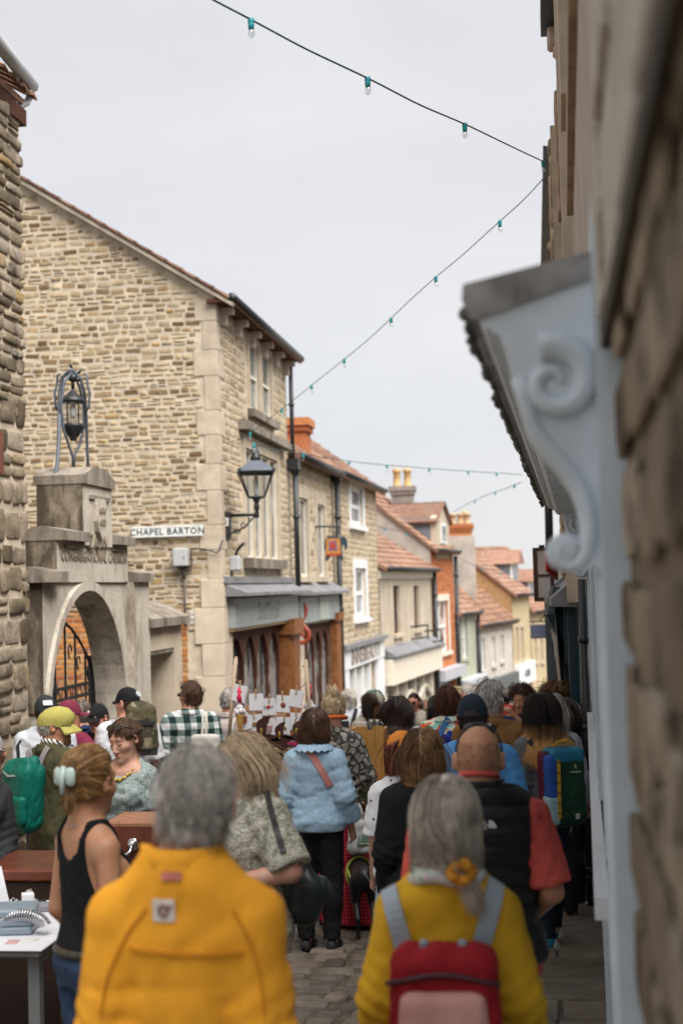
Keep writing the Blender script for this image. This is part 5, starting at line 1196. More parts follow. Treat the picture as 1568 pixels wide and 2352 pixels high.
mb = MB(); fB.box(mb, .3, fB.L-.05, zf0B, zcB-.06, -.05, .12); part('fascia', mb, SHOPGREY, hB)
mb = MB(); fB.box(mb, fB.L*.45, fB.L*.68, zf0B+.02, zcB-.08, .12, .14); part('sign_board', mb, M_('dull_green_board', (.38,.42,.37), .6, .1), hB)
mb = MB(); fB.box(mb, shB[0], shB[1], G(28)-.3, G(28)+.7, -.2, .02); part('stall_riser', mb, WOODDK, hB)
arcade(fB, hB, shB[0]+.5, shB[1]-.05, G(29)+.7, zf0B-.1, 3, WOODDK, PANEDK)
mb = MB(); fB.box(mb, fB.L-.7, fB.L-.12, G(30)-.3, zf0B-.05, -.1, .14); fB.box(mb, fB.L-.75, fB.L-.06, zf0B-.05, zf0B+.12, -.1, .2); part('pilaster', mb, WOODBR, hB)
OXB = M_('oxblood_paint', (.30,.06,.03), .4, .3, 6, .1)
mb = MB(); YB = 26.4
def Q_(px, py): return P(px, py, YB)
mb.tube([Q_(690+(3+1.9*t)*math.cos(t+1), 1398+(3+1.9*t)*math.sin(t+1)) for t in np.linspace(0, 5.2, 16)]+[Q_(700,1412), Q_(694,1424), Q_(686,1432)], .045, 6)
mb.tube([Q_(686,1428), Q_(700,1440), Q_(709,1452)]+[Q_(692+(18-2.2*t)*math.cos(t-.4), 1462+(18-2.2*t)*math.sin(t-.4)) for t in np.linspace(0, 7.0, 24)], .05, 6); part('scroll_bracket', mb, OXB, hB, True)
for i, (u, c, zz) in enumerate(((.75,(.35,.10,.05),1.5),(1.15,(.05,.09,.25),1.2),(2.2,(.45,.22,.05),1.9),(2.9,(.40,.05,.05),1.6))):
 mb = MB(); fB.box(mb, u, u+.45, G(28)+zz*.6, G(28)+zz*.6+.9, -.5, -.45); part('window_display', mb, M_('display_cloth_%d' % i, c, .8, .4, 5), hB)
pipe(hB, fB, fB.L-.05, G(30), fB.hit(762,1105)[1], BLACKIRON, .06, .12, True)
chimney(hB, Vector((P(690,1000,29).x-.2, 29.5, 0)), .55, .7, P(690,1040,29).z-1.2, P(690,957,29).z, REDBRICK, 0)
# C: tall stone house with white sashes over the white shop
fC = Facade(cC, cD); zEC = fC.hit(815,1103)[1]
hC_w = [fC.rect(804,832,1118,1208), fC.rect(815,840,1305,1420)]
shC = fC.rect(790,862,1535,1640); shC = (shC[0]+.2, shC[1], G(33), fC.hit(825,1530)[1])
hC, fC = house('stone_house', 'tall stone house with white sash windows above a white painted shop', cC, cD, zEC, 7, 2.6, MORTAR, hC_w+[shC], TILE, GREYREN)
zcC = fC.hit(825,1478)[1]
facing(fC, hC, zcC, zEC-.1, hC_w, 22)
for h in hC_w: window(fC, hC, h, WHITEP, PANE, True, WHITEP, WHITEP, .12, .10, .20)
mb = MB(); zt_C = fC.hit(825,1480)[1]; fC.box(mb, .05, fC.L-.05, shC[3]+.05, zt_C, -.02, .12); fas = part('fascia', mb, WHITEP, hC)
mb = MB(); fC.box(mb, .02, fC.L+.0, zt_C, zt_C+.1, -.02, .22); part('lead_canopy', mb, LEAD, hC)
[text('shop_name', wd, .50, fC.pt(fC.L*q, (shC[3]+zt_C)/2+.02, .125), fC.u, (0,0,1), M_('grey_brown_letter', (.30,.25,.22), .7, .2), fas, .01, wx=1.45) for wd, q in (('INNER', .34), ('BEAUTY', .66))]
mb = MB(); fC.box(mb, .05, shC[0], G(36)-.5, shC[3]+.05, -.02, .1); fC.box(mb, shC[1], fC.L-.05, G(36)-.5, shC[3]+.05, -.02, .1)
for i in range(1, 4): u = shC[0]+(shC[1]-shC[0])*i/4; fC.box(mb, u-.09, u+.09, G(36)-.5, shC[3], -.1, .06)
fC.box(mb, shC[0], shC[1], G(36)-.5, G(34)+.5, -.1, .05); part('shop_front', mb, WHITEP, hC)
mb = MB(); fC.box(mb, shC[0], shC[1], G(36), shC[3], -.12, -.10); part('pane', mb, PANELT, hC)
# D: low cream house
fD = Facade(cD, cE); zED = fD.hit(928,1303)[1]
hD_w = [fD.rect(904,919,1345,1456), fD.rect(951,963,1345,1445)]; zsD = fD.hit(935,1492)[1]
shD = (.5, fD.L-.5, G(44)-.2, fD.hit(935,1555)[1])
hD, fD = house('cream_house', 'low cream rendered house with a red tiled roof and dark windows', cD, cE, zED, 6.5, 2.0, CREAM, hD_w+[shD], TILE, GREYREN)
for h in hD_w: window(fD, hD, h, WOODDK, PANEDK, True, None, DRESSED, .16, .05)
mb = MB(); fD.box(mb, -.02, fD.L+.02, zED-.32, zED-.1, -.02, .06); part('eaves_band', mb, CREAMP, hD)
mb = MB(); fD.box(mb, .0, fD.L, zED-.10, zED+.02, -.02, .1); part('gutter_board', mb, M_('slate_paint', (.12,.13,.15), .6, .2), hD)
mb = MB(); V = [fD.pt(u, z, o_) for u in (.1, fD.L-.05) for z, o_ in ((zsD+.22, 0), (zsD, .4), (zsD-.05, .4), (zsD-.05, 0))]; mb.add(V, [(0,1,2,3),(7,6,5,4),(0,4,5,1),(1,5,6,2),(2,6,7,3),(3,7,4,0)]); part('lead_canopy', mb, LEAD, hD)
mb = MB(); fD.box(mb, .12, fD.L-.1, shD[3], zsD-.09, -.05, .3); part('fascia', mb, CREAMP, hD)
mb = MB(); n_ = 5
for i in range(n_+1): u = shD[0]+(shD[1]-shD[0])*i/n_; fD.box(mb, u-.06, u+.06, G(44), shD[3], -.12, .03)
for i in range(3): a, b = shD[0]+(shD[1]-shD[0])*i/3, shD[0]+(shD[1]-shD[0])*(i+1)/3; mb.tube([fD.pt(a+(b-a)*t, shD[3]-.75+.32*math.sin(math.pi*t)**1.5, -.02) for t in np.linspace(0, 1, 9)], .07, 6)
part('shop_front', mb, CREAMP, hD); mb = MB(); fD.box(mb, shD[0], shD[1], G(46), shD[3], -.14, -.12); part('pane', mb, PANEDK, hD)
for px, py in ((943,1440), (975,1450)):
 u, z = fD.hit(px, py); mb = MB(); mb.tube([fD.pt(u, z, 0), fD.pt(u, z+.05, .5), fD.pt(u, z-.35, .5)], .035, 6); mb.tube([fD.pt(u, z-.35, 0), fD.pt(u, z-.3, .45)], .025, 6); part('sign_bracket', mb, BLACKIRON, hD)
pipe(hD, fD, fD.L+.02, G(45), zED-.1, BLACKIRON, .07, .1, False)
# E: narrow orange brick house with a dormer and a taller roof
fE = Facade(cE, cF); zEE = fE.hit(1020,1262)[1]; hE_w = [fE.rect(1000,1029,1380,1500)]
shE = (.4, fE.L-.3, G(48)-.2, fE.hit(1015,1560)[1])
hE, fE = house('orange_brick_house', 'narrow orange brick house with a gabled dormer and tall cream window', cE, cF, zEE, 9, 3.6, M_('orange_brickwork', (.50,.17,.06), .9, .25, 14, .4, 40), hE_w+[shE], TILE, GREYREN)
un = brickwork(.05, fE.L-.05, fE.hit(1015,1520)[1], zEE-.1, lambda a, b, c, d: any(a < h[1]+.12 and b > h[0]-.12 and c < h[3]+.3 and d > h[2]-.15 for h in hE_w), .3, .1, .014)
lay('brick', [(fE.pt(u, z), w_, h_, p, t) for u, z, w_, h_, p, t in un], REDBRICK, hE, BRICKS, 0, (fE.u, (0,0,1), fE.n), False)
for h in hE_w: window(fE, hE, h, WHITEP, PANELT, True, CREAMP, CREAMP, .14, .08, .22, 1)
zsE = fE.hit(1015,1535)[1]; mb = MB(); fE.box(mb, .1, fE.L-.05, shE[3], zsE, -.02, .35); part('fascia', mb, GREYP, hE)
mb = MB(); fE.box(mb, .1, .9, G(50)-.6, shE[3], -.02, .1); fE.box(mb, 1.0, 1.25, G(50)-.6, shE[3], -.05, .08); part('shop_front', mb, GREYP, hE); mb = MB(); fE.box(mb, .4, fE.L-.3, G(50), shE[3], -.14, -.12); part('pane', mb, PANEDK, hE)
# dormer of E
q0 = fE.hit(1000,1262)[0]; q1 = fE.hit(1030,1262)[0]; zd0, zd1, zd2 = zEE-.3, fE.hit(1003,1190)[1], fE.hit(1003,1150)[1]; m = (q0+q1)/2
mb = MB(); mb.prism([(q0,zd0),(q1,zd0),(q1,zd1),(m,zd2-.15),(q0,zd1)], .18, fE.pt(0,0,-.15), fE.u, (0,0,1), fE.n); part('dormer_front', mb, CREAM, hE)
mb = MB(); fE.box(mb, m-.42, m+.42, zd0+.5, zd1-.15, .02, .07); dw = part('dormer_window', mb, WHITEP, hE); mb = MB(); fE.box(mb, m-.33, m+.33, zd0+.58, zd1-.23, .06, .08); part('pane', mb, PANE, dw)
mb = MB(); fE.box(mb, q0+.02, q0+.12, zd0, zd1, -4, -.15); fE.box(mb, q1-.12, q1-.02, zd0, zd1, -4, -.15); part('dormer_cheek', mb, SLATE, hE)
for s_ in (0, 1):
 e0 = fE.pt((q0-.15) if s_ == 0 else (q1+.15), zd1-.12, .15); ur = (fE.pt(m, zd2, .15)-e0); mb = MB(); nn = Vector((0,0,1)); uu = -fE.n; tiles(mb, e0, ur.normalized(), uu if s_ == 0 else uu, (ur.cross(uu) if s_ else uu.cross(ur)).normalized(), ur.length, 4.6, 4, 14); mb.add([e0, e0+uu*4.6, e0+uu*4.6+ur, e0+ur], [(0,1,2,3)]); part('dormer_roof', mb, TILE, hE)
chimney(hE, Vector((P(923,1100,48).x, 48, 0)), .72, .6, P(923,1180,48).z-2, P(923,1118,48).z, M_('grey_stone_stack', (.26,.23,.21), .9, .3, 6, .5), 2, None, .62)
pipe(hE, fE, fE.L-.02, G(49), zEE-.2, BLACKIRON, .07, .1, False)
# F: pale green; G: white; H, I: stone; each with its own roof
fF = Facade(cF, cG); zEF = fF.hit(1065,1405)[1]; hF_w = [fF.rect(1060,1071,1415,1512)]; shF = (.5, fF.L-.4, G(53)-.3, fF.hit(1065,1578)[1])
hF, fF = house('pale_green_house', 'small pale green rendered house below the orange brick house', cF, cG, zEF, 7, 2.6, GREENREN, hF_w+[shF], TILE, GREYREN)
for h in hF_w: window(fF, hF, h, WHITEP, PANELT, True, GREENREN, GREENREN, .12, .1, .15)
mb = MB(); fF.box(mb, .0, fF.L-.05, shF[3], shF[3]+.3, -.02, .45); part('awning', mb, GREYP, hF); mb = MB(); fF.box(mb, .5, fF.L-.4, G(55), shF[3], -.14, -.12); part('pane', mb, PANEDK, hF)
pipe(hF, fF, fF.L-.02, G(53), zEF-.1, BLACKIRON, .07, .1, False)
fG_ = Facade(cG, cH); zEG = fG_.hit(1130,1428)[1]; hG_w = [fG_.rect(1104,1112,1465,1540), fG_.rect(1128,1136,1462,1528), fG_.rect(1148,1155,1458,1518)]; shG = (.5, fG_.L-.4, G(60)-.3, fG_.hit(1130,1585)[1])
hG, fG_ = house('white_house', 'white rendered house with three slim windows and a brown tiled roof', cG, cH, zEG, 9, 4.2, WHITEREN, hG_w+[shG], TILEDK, GREYREN)
for h in hG_w: window(fG_, hG, h, WHITEP, PANE, True, WHITEREN, WHITEREN, .12, .07, .12)
mb = MB(); fG_.box(mb, .1, fG_.L-.1, shG[3], shG[3]+.45, -.02, .25); part('fascia', mb, M_('dark_grey_paint', (.10,.11,.11), .5, .1), hG); mb = MB(); fG_.box(mb, .5, fG_.L-.4, G(62), shG[3], -.14, -.12); part('pane', mb, PANEDK, hG)
chimney(hG, Vector((P(1048,1200,57).x, 57, 0)), 1.15, .8, P(1048,1270,57).z-4, P(1045,1205,57).z, REDBRICK, 4, M_('yellow_chimney_pot', (.46,.33,.19), .8, .2, 6), .45)
chimney(hG, Vector((P(1067,1200,58).x, 58, 0)), .4, .5, P(1067,1270,58).z-4, P(1067,1202,58).z, REDBRICK, 1, _mc['yellow_chimney_pot'], .5)
mb = MB(); b_ = P(1048,1240,57); mb.box((b_.x-.7, 56.5, b_.z-3.5), (b_.x+.7, 57.5, P(1048,1232,57).z)); part('stack_base', mb, GREYREN, hG)
fH = Facade(cH, cI); zEH = fH.hit(1190,1362)[1]; hH_w = [fH.rect(1184,1190,1440,1520), fH.rect(1195,1201,1440,1515)]; shH = (.4, fH.L-.4, G(66)-.3, fH.hit(1190,1575)[1])
hH, fH = house('honey_stone_house', 'honey stone house with slim windows and slate dormers far down the street', cH, cI, zEH, 10, 4.0, M_('honey_stone', (.50,.40,.25), .9, .2, 4, .3, 30), hH_w+[shH], TILE, M_('brown_brick_gable', (.40,.24,.12), .9, .3, 8, .3))
for h in hH_w: window(fH, hH, h, DRESSED, PANE, False, DRESSED, DRESSED, .14, .08, .1)
mb = MB(); fH.box(mb, .1, fH.L-.1, shH[3], shH[3]+.9, -.02, .2); fas = part('fascia', mb, WHITEP, hH); text('shop_name', 'HOME', .42, fH.pt(fH.L*.5, shH[3]+.45, .21), fH.u, (0,0,1), M_('slate_letter', (.12,.13,.16), .7, .2), fas, .01, wx=1.2)
mb = MB(); fH.box(mb, .4, fH.L-.4, G(68), shH[3], -.14, -.12); part('pane', mb, PANEDK, hH)
def dormer(root, f, u0, u1, z0, z1, back=3.5, cheek=SLATE, front=WHITEP, out=-.6):
 mb = MB(); f.box(mb, u0, u1, z0, z1, out-.1, out); d = part('dormer_front', mb, front, root); mb = MB(); f.box(mb, u0+.15, u1-.15, z0+.2, z1-.15, out, out+.02); part('pane', mb, PANE, d)
 mb = MB(); f.box(mb, u0+.01, u0+.1, z0, z1, out-back, out-.1); f.box(mb, u1-.1, u1-.01, z0, z1, out-back, out-.1); part('dormer_cheek', mb, cheek, root)
 mb = MB(); m = (u0+u1)/2; mb.prism([(u0-.15,z1),(u1+.15,z1),(m,z1+(u1-u0)*.42)], back+.3, f.pt(0,0,out-back), f.u, (0,0,1), f.n); part('dormer_roof', mb, TILE, root)
u0, z0 = fH.hit(1186,1355, -.6); dormer(hH, fH, u0-1.0, u0+.5, fH.hit(1190,1350,-.6)[1], fH.hit(1186,1295,-.6)[1], 5)
fI_ = Facade(cI, cJ); zEI = fI_.hit(1236,1400)[1]; hI_w = [fI_.rect(1226,1232,1465,1520), fI_.rect(1240,1246,1468,1520)]
hI, fI_ = house('honey_stone_house', 'farthest honey stone house closing the view behind the blue hanging sign', cI, cJ, zEI, 10, 3.6, _mc['honey_stone'], hI_w, TILE, GREYREN)
for h in hI_w: window(fI_, hI, h, DRESSED, PANE, False, DRESSED, DRESSED, .14, .08, .1)
u0, z0 = fI_.hit(1225,1390,-.6); dormer(hI, fI_, u0-.8, u0+.6, zEI-.2, fI_.hit(1225,1335,-.6)[1], 4)
# houses further down the hill: roofs and walls closing the end of the street
cK = C_(1300, 84)
hK, fK = house('red_roofed_house', 'red roofed house at the far bottom of the street', C_(1268,76), cK, P(1270,1440,76).z, 9, 3.2, _mc['honey_stone'], [], TILE, GREYREN)
hL, fL = house('long_tiled_house', 'long house with red ridge tiles rising behind the white house', C_(1068,72), C_(1192,72.5), P(1130,1318,72).z, 7, P(1130,1256,72).z-P(1130,1318,72).z, GREYREN, [], TILE, GREYREN)
# ------------------------------------------------------------------ right: the near stone wall
r0 = thing('stone_building', (.16, 1.5, 0), 'dark rough stone building at arm\'s length on the right edge', 'building')
xa, xb = P(1462, 1500, 1.0), P(1412, 1100, 2.85)
f0 = Facade((.135, .35), (P(1436,1400,2.85).x, 2.85), True)
f0.n = Vector((-f0.u.y, f0.u.x, 0)); zsc = 2.46
mb = MB(); f0.box(mb, 0, f0.L, -.8, 6.2, -1.5, -.012); part('wall', mb, M_('dark_mortar', (.17,.13,.09), .95, .4, 7, .7), r0)
DARKST = stone_mat('blotched_brown_stone', [(0,(.24,.19,.135)),(.4,(.40,.335,.25)),(.8,(.50,.43,.335)),(1,(.46,.39,.31))], 7, 1.2, ((.06,.042,.025), 5, .50))  # brown stones with near-black blotches
UPST = stone_mat('grey_weathered_stone', [(0,(.58,.53,.47)),(.5,(.66,.61,.55)),(1,(.70,.66,.60))], 9, 1.0, ((.25,.20,.15), 5, .58))
un = courses(.0, f0.L-.0, -.6, zsc-.03, (.17,.30), (.28,.6), 31, .016, frac=(.006,.014), tw=.03, wob=.012)
lay('stone', [(f0.pt(u, z), w_, h_, p, t) for u, z, w_, h_, p, t in un], DARKST, r0, STONES, 200, (-f0.u, (0,0,1), f0.n), key='dk')
mb = MB(); f0.box(mb, 0, f0.L+.02, zsc, zsc+.05, -.05, .028); part('string_course', mb, M_('dark_course_stone', (.07,.055,.045), .95, .3, 8, .5), r0)  # very dark strip below the paler upper stones
un = courses(.0, f0.L+.02, zsc+.05, 5.6, (.34,.5), (.5,.9), 32, .012, frac=(.02,.028), tw=.008, wob=.004)
lay('ashlar_stone', [(f0.pt(u, z, .004), w_, h_, p, t) for u, z, w_, h_, p, t in un], UPST, r0, [slab_template(i) for i in range(5)], 100, (-f0.u, (0,0,1), f0.n), False, key='up')
cb = MB(); CBM = M_('grey_cable', (.05,.05,.05), .6, .1)
cb.tube([P(1568,198,1.3)+Vector((-.025,0,0)), P(1500,205,1.65), P(1450,235,2.0), P(1395,300,2.4)], .0045, 6); part('cable', cb, CBM, r0, True)
# ------------------------------------------------------------------ right: the blue-grey shop with a console bracket
q3, q11 = P(1394,1500,3.0), P(1356,1500,11.0)
r1 = thing('corner_shop', (q3.x, 3.0, G(3)), 'pale plastered building with a blue-grey painted shopfront and carved console brackets', 'shop')
f1 = Facade((q3.x, 3.0), (q11.x, 11.0)); f1.n = Vector((-f1.u.y, f1.u.x, 0)); L1 = f1.L
zsill = 1.0; zfr = 2.42
holes1 = [(.55+i*1.83, .55+i*1.83+1.68, zsill, zfr-.28) for i in range(4)]
mb = MB(); f1.wall(mb, 0, L1, -.2, zfr+.4, [(a, b, zsill, d) for a, b, c, d in holes1], .10); part('shopfront', mb, BLUEGREY, r1)
mb = MB(); f1.box(mb, 0, L1, -1.6, zsill-.07, -.3, -.012); part('plinth_wall', mb, M_('grey_roughcast', (.16,.155,.15), .95, .3, 20, 1.0, 120), r1)
mb = MB(); f1.box(mb, 1.6, L1, zsill-.07, zsill-.0, -.1, .045); part('sill', mb, M_('white_gloss_paint', (.72,.74,.76), .3, .06, 4, .05), r1)
for a, b, c, d in holes1:
 mb = MB()
 for p, q, s_, t in ((a,a+.06,c,d),(b-.06,b,c,d),(a+.06,b-.06,d-.06,d),(a+.06,b-.06,c,c+.07),((a+b)/2-.025,(a+b)/2+.025,c+.07,d-.06)): f1.box(mb, p, q, s_, t, -.09, -.03)
 wn_ = part('window', mb, BLUEGREY, r1); mb = MB(); f1.box(mb, a+.05, b-.05, c+.05, d-.05, -.075, -.065); part('pane', mb, PANE, wn_)
for a in (.0, .36, 3.6, L1-.25):
 mb = MB(); f1.box(mb, a, a+.16, -.3, zfr-.1, -.02, .008); f1.box(mb, a+.03, a+.13, zsill+.1, zfr-.2, .008, .013); part('pilaster', mb, BLUEGREY, r1)
mb = MB(); f1.box(mb, -.1, .22, -1.0, zfr+.3, -.4, .004); part('end_board', mb, BLUEGREY, r1)
# canopy with a mossy lead top
def Cn(px, py, Y): return P(px, py, Y)
YN, YF = 3.0, 10.75
zo = Cn(1080,700,YN).z; xo_n, xo_f = Cn(1083,690,YN).x, Cn(1252,1165,YF).x; zb_n = Cn(1110,735,YN).z
MOSS = stone_mat('mossy_lead', [(0,(.10,.10,.095)),(1,(.16,.155,.15))], 6, .8, ((.05,.065,.045), 6, .55), .7)
LEADTOP = M_('weathered_lead', (.30,.29,.285), .7, .5, 9, .6, 40)
mb = MB(); V = []
NS = 24
for i in range(NS+1):
 t = i/NS; Y = YN+(YF-YN)*t; xo = xo_n+(xo_f-xo_n)*t; xw = q3.x+(q11.x-q3.x)*t; wob = .006*math.sin(i*2.1)
 V += [(xo-.022+wob, Y, zo+.012), (xo-.018+wob, Y, zo+.045+wob), (xw+.02, Y, zo+.105), (xw+.02, Y, zo+.05), (xo-.004, Y, zo-.035)]
mb.add(V, [(i*5+j, i*5+(j+1)%5, i*5+5+(j+1)%5, i*5+5+j) for i in range(NS) for j in range(5)]+[(4,3,2,1,0), tuple(NS*5+j for j in range(5))]); part('lead_canopy', mb, LEADTOP, r1)
mb = MB()
for i in range(NS*7):     # ragged moss along the outer edge
 t = (i+.5)/(NS*7); Y = YN+.15+(YF-YN-.15)*t; xo = xo_n+(xo_f-xo_n)*t; rr = random.Random(i);
 mb.ball((xo-.02+rr.uniform(-.006,.006), Y, zo+rr.uniform(-.022,.03)), (rr.uniform(.010,.022), rr.uniform(.02,.05), rr.uniform(.012,.026)), 6, 4)
part('moss', mb, MOSS, r1, kind='stuff')
def molding(prof, mat, name):     # profile (distance from outer edge inwards, drop) swept along the canopy
 mb = MB(); V = []; m = len(prof)
 for Y, xo, xw in ((YN+.01, xo_n, q3.x+.01), (YF, xo_f, q11.x+.01)):
  for d, dz in prof: V.append((xo+d*(xw-xo), Y, zo+dz))
 mb.add(V, [(j, (j+1)%m, m+(j+1)%m, m+j) for j in range(m)]+[tuple(range(m-1,-1,-1)), tuple(range(m, 2*m))]); return part(name, mb, mat, r1)
molding([(.03,-.02),(.05,-.036),(.10,-.05),(.14,-.05),(.16,-.062),(1.0,-.062),(1.0,.05),(.03,.0)], BLUEGREY, 'cornice')
molding([(.20,-.062),(.24,-.088),(.30,-.098),(1.0,-.098),(1.0,-.0621)], BLUEGREY, 'frieze')
# console brackets: S-shaped silhouette with a scroll carved at top and bottom
def console(Y, dY, base, kk):
 """outline in metres relative to the wall face and canopy underside"""
 pts_px = [(1405,770),(1160,775),(1166,830),(1176,875),(1187,910),(1204,985),(1239,1037),(1281,1082),(1314,1131),(1327,1166),(1334,1215),(1328,1250),(1318,1290),(1310,1312),(1340,1316),(1362,1300),(1405,1330)]
 out = [(P(a, b, 3.0).x-q3.x, P(a, b, 3.0).z-zo) for a, b in pts_px]
 xw = base; mb = MB(); mb.prism(out[::-1], dY, (xw, Y, zo), (1,0,0), (0,0,1), (0,1,0)); c = part('console_bracket', mb, BLUEGREY, r1)
 sc1 = (P(1272,880,3).x-q3.x, P(1272,880,3).z-zo); sc2 = (P(1297,1268,3).x-q3.x, P(1297,1268,3).z-zo)
 mb = MB(); mb.lathe([(.034,0),(.040,.01),(.040,dY-.01),(.034,dY)], 20, (xw+sc2[0], Y, zo+sc2[1]), Matrix(((1,0,0),(0,0,1),(0,1,0)))); part('scroll', mb, BLUEGREY, c, True)
 mb = MB(); mb.tube([(xw+sc1[0]+(.012+.0085*t)*math.cos(t), Y-.002, zo+sc1[1]+(.012+.0085*t)*math.sin(t)) for t in np.linspace(0, 8.2, 34)], [.008+.0008*t for t in range(34)], 6)
 edge = [(P(a, b, 3.0).x-q3.x, P(a, b, 3.0).z-zo) for a, b in ((1190,868),(1204,910),(1220,975),(1255,1024),(1298,1070),(1332,1122),(1347,1160),(1354,1215),(1348,1262),(1330,1296),(1304,1304),(1284,1288),(1283,1262),(1298,1252))]
 mb.tube([(xw+a, Y+.004, zo+b) for a, b in edge], [.018]*9+[.014,.011,.009,.007,.005], 8); part('carved_scroll', mb, BLUEGREY, c, True)
 mb = MB(); mb.box((xw-.005, Y-.004, zo-.62), (xw+.06, Y+dY, zo-.05)); part('bracket_back', mb, BLUEGREY, c)
console(YN, .13, q3.x, 1); console(YF-.22, .13, q11.x, 1)
# plastered wall above the shop, with window surrounds, cables and a gutter
xu3, xu11 = P(1372,300,3.0).x, P(1290,300,11.0).x
f1u = Facade((xu3, 2.9), (xu11, 11.0)); f1u.n = Vector((-f1u.u.y, f1u.u.x, 0)); PINKST = M_('pinkish_stone', (.52,.43,.37)); PLAST = streaked('pale_plaster', (.56,.51,.47), (.34,.29,.25), .60)
mb = MB(); zt1 = P(1262,78,11).z; f1u.box(mb, 0, f1u.L, zo+.10, zt1+.2, -1.2, 0); part('upper_wall', mb, PLAST, r1)
BRST = M_('brown_stone', (.36,.26,.17), .9, .4, 9, .6)
for (p0, p1, y0, y1, Y, mt, o1) in ((1281,1297,217,494,10.6,BRST,.14), (1279,1297,165,217,10.62,DRESSED,.16), (1286,1292,0,165,10.5,BRST,.10)):
 a, b = P(p0, y1, Y), P(p1, y0, Y); mb = MB(); mb.bbox((a.x, Y-.12, a.z), (b.x+.015, Y+.25, b.z), .01); part('window_surround', mb, mt, r1)
mb = MB(); f1u.box(mb, f1u.L-3.4, f1u.L-3.0, zo+.6, 6.1, -.02, .05); f1u.box(mb, f1u.L-5.2, f1u.L-4.7, zo+1.4, 6.1, -.02, .05); part('window_surround', mb, DRESSED, r1)
mb = MB(); f1u.box(mb, f1u.L-3.0, f1u.L-.6, zo+.3, zo+.45, -.02, .03); f1u.box(mb, f1u.L-7, f1u.L-4, zo+1.2, zo+1.34, -.02, .03); part('string_course', mb, BRST, r1)
cb = MB(); cb.tube([P(1437,-5,2.95), P(1404,240,3.1), P(1378,420,3.4), P(1366,560,3.7), P(1364,640,3.9)], .0075, 6); part('cable', cb, CBM, r1, True)
cb = MB(); cb.tube([P(1372,0,5.2), P(1352,200,5.4), P(1340,420,5.5), P(1336,620,5.6)], .009, 6); part('cable', cb, CBM, r1, True)
a, b = P(1241,74,10.9), P(1282,40,10.9)
mb = MB(); mb.box((a.x, 2.9, a.z), (b.x+.05, 11.0, a.z+.16)); part('gutter', mb, BLACKIRON, r1)
mb = MB(); p = P(1255,110,10.95); mb.bbox((P(1255,90,10.95).x, 10.8, P(1255,118,10.95).z), (b.x+.05, 11.0, P(1255,66,10.95).z), .02); mb.bbox((P(1267,90,10.95).x, 10.8, P(1255,135,10.95).z), (b.x+.05, 11.0, P(1255,118,10.95).z), .02); part('corbel', mb, PINKST, r1)
rb = MB(); rb.prism([(0,0),(8.2,0),(8.2,.06),(0,.06)], 3, (a.x+.02, 2.85, a.z+.2), (0,1,0), (0,0,1), (.8,0,.6)); part('roof', rb, SLATE, r1)
# ------------------------------------------------------------------ right: dark teal shop further down
t0, t1 = P(1327,1500,11.4), P(1264,1500,21)
r2 = thing('teal_shop', (t0.x, 11.4, G(11.4)), 'stone house with a tall dark teal shopfront and ragged lead canopy', 'shop')
f2 = Facade((t0.x, 11.4), (t1.x, 21)); f2.n = Vector((-f2.u.y, f2.u.x, 0))
z2c = P(1262,1372,15).z
mb = MB(); f2.box(mb, 0, f2.L, -1.8, z2c, -.5, 0); part('shopfront', mb, TEAL, r2)
for i in range(9):
 u = .1+i*(f2.L-.3)/8; mb = MB(); f2.box(mb, u, u+.14, -1.6, z2c-.1, -.02, .07); part('pilaster', mb, TEAL, r2)
for i in range(8):
 u = .30+i*(f2.L-.3)/8; mb = MB(); f2.box(mb, u, u+.85, G(15)+.75, z2c-.3, -.02, .012); part('pane', mb, PANEDK, r2)
mb = MB(); V = [f2.pt(u, z, o_) for u in (-.1, f2.L*.55) for z, o_ in ((z2c+.20, 0), (z2c+.03, .20), (z2c-.03, .20), (z2c-.04, 0))]; mb.add(V, [(0,1,2,3),(7,6,5,4),(0,4,5,1),(1,5,6,2),(2,6,7,3),(3,7,4,0)]); part('lead_canopy', mb, LEAD, r2)
mb = MB(); mb.tube([f2.pt(.6, z2c+.12, .12), f2.pt(.6, z2c-.1, .16), f2.pt(.6, z2c-.38, .05)], [.06,.09,.05], 8); f2.box(mb, .3, .9, z2c-.5, z2c-.04, 0, .09); part('canopy_bracket', mb, TEAL, r2)
for u0, u1, dz in ((1.2, 3.0, .75), (.5, 1.2, 1.0)):
 mb = MB(); n = 8; V = []
 for i in range(n+1): t = i/n; V += [f2.pt(u0+(u1-u0)*t, z2c-.06, .16), f2.pt(u0+(u1-u0)*t, z2c-.06-dz*(1-.55*t)-.03*math.sin(i*2.5), .11+.02*math.sin(i*1.7))]
 mb.add(V, [(2*i, 2*i+2, 2*i+3, 2*i+1) for i in range(n)]); mb.add([Vector(v)-f2.n*.012 for v in V], [(2*i+1, 2*i+3, 2*i+2, 2*i) for i in range(n)]); part('blind', mb, M_('grey_canvas', (.33,.31,.28), .9, .25, 5, .4), r2)
xu = P(1262,700,12).x
g2 = Facade((P(1284,900,11.2).x, 11.2), (P(1268,1300,21).x+.15, 21)); g2.n = Vector((-g2.u.y, g2.u.x, 0)); z2e = P(1250,358,12).z
mb = MB(); g2.box(mb, 0, g2.L, z2c, z2e, -1.5, -.0); part('upper_wall', mb, MORTAR, r2)
un = courses(.05, g2.L, z2c+.2, z2e-.1, (.14,.22), (.3,.6), 41, .03, frac=(.012,.03)); lay('stone', [(g2.pt(u, z), w_, h_, p, t) for u, z, w_, h_, p, t in un], RUBBLE2, r2, STONES, 40, (-g2.u, (0,0,1), g2.n))
a, b = P(1252,358,12), P(1246,640,16.9)
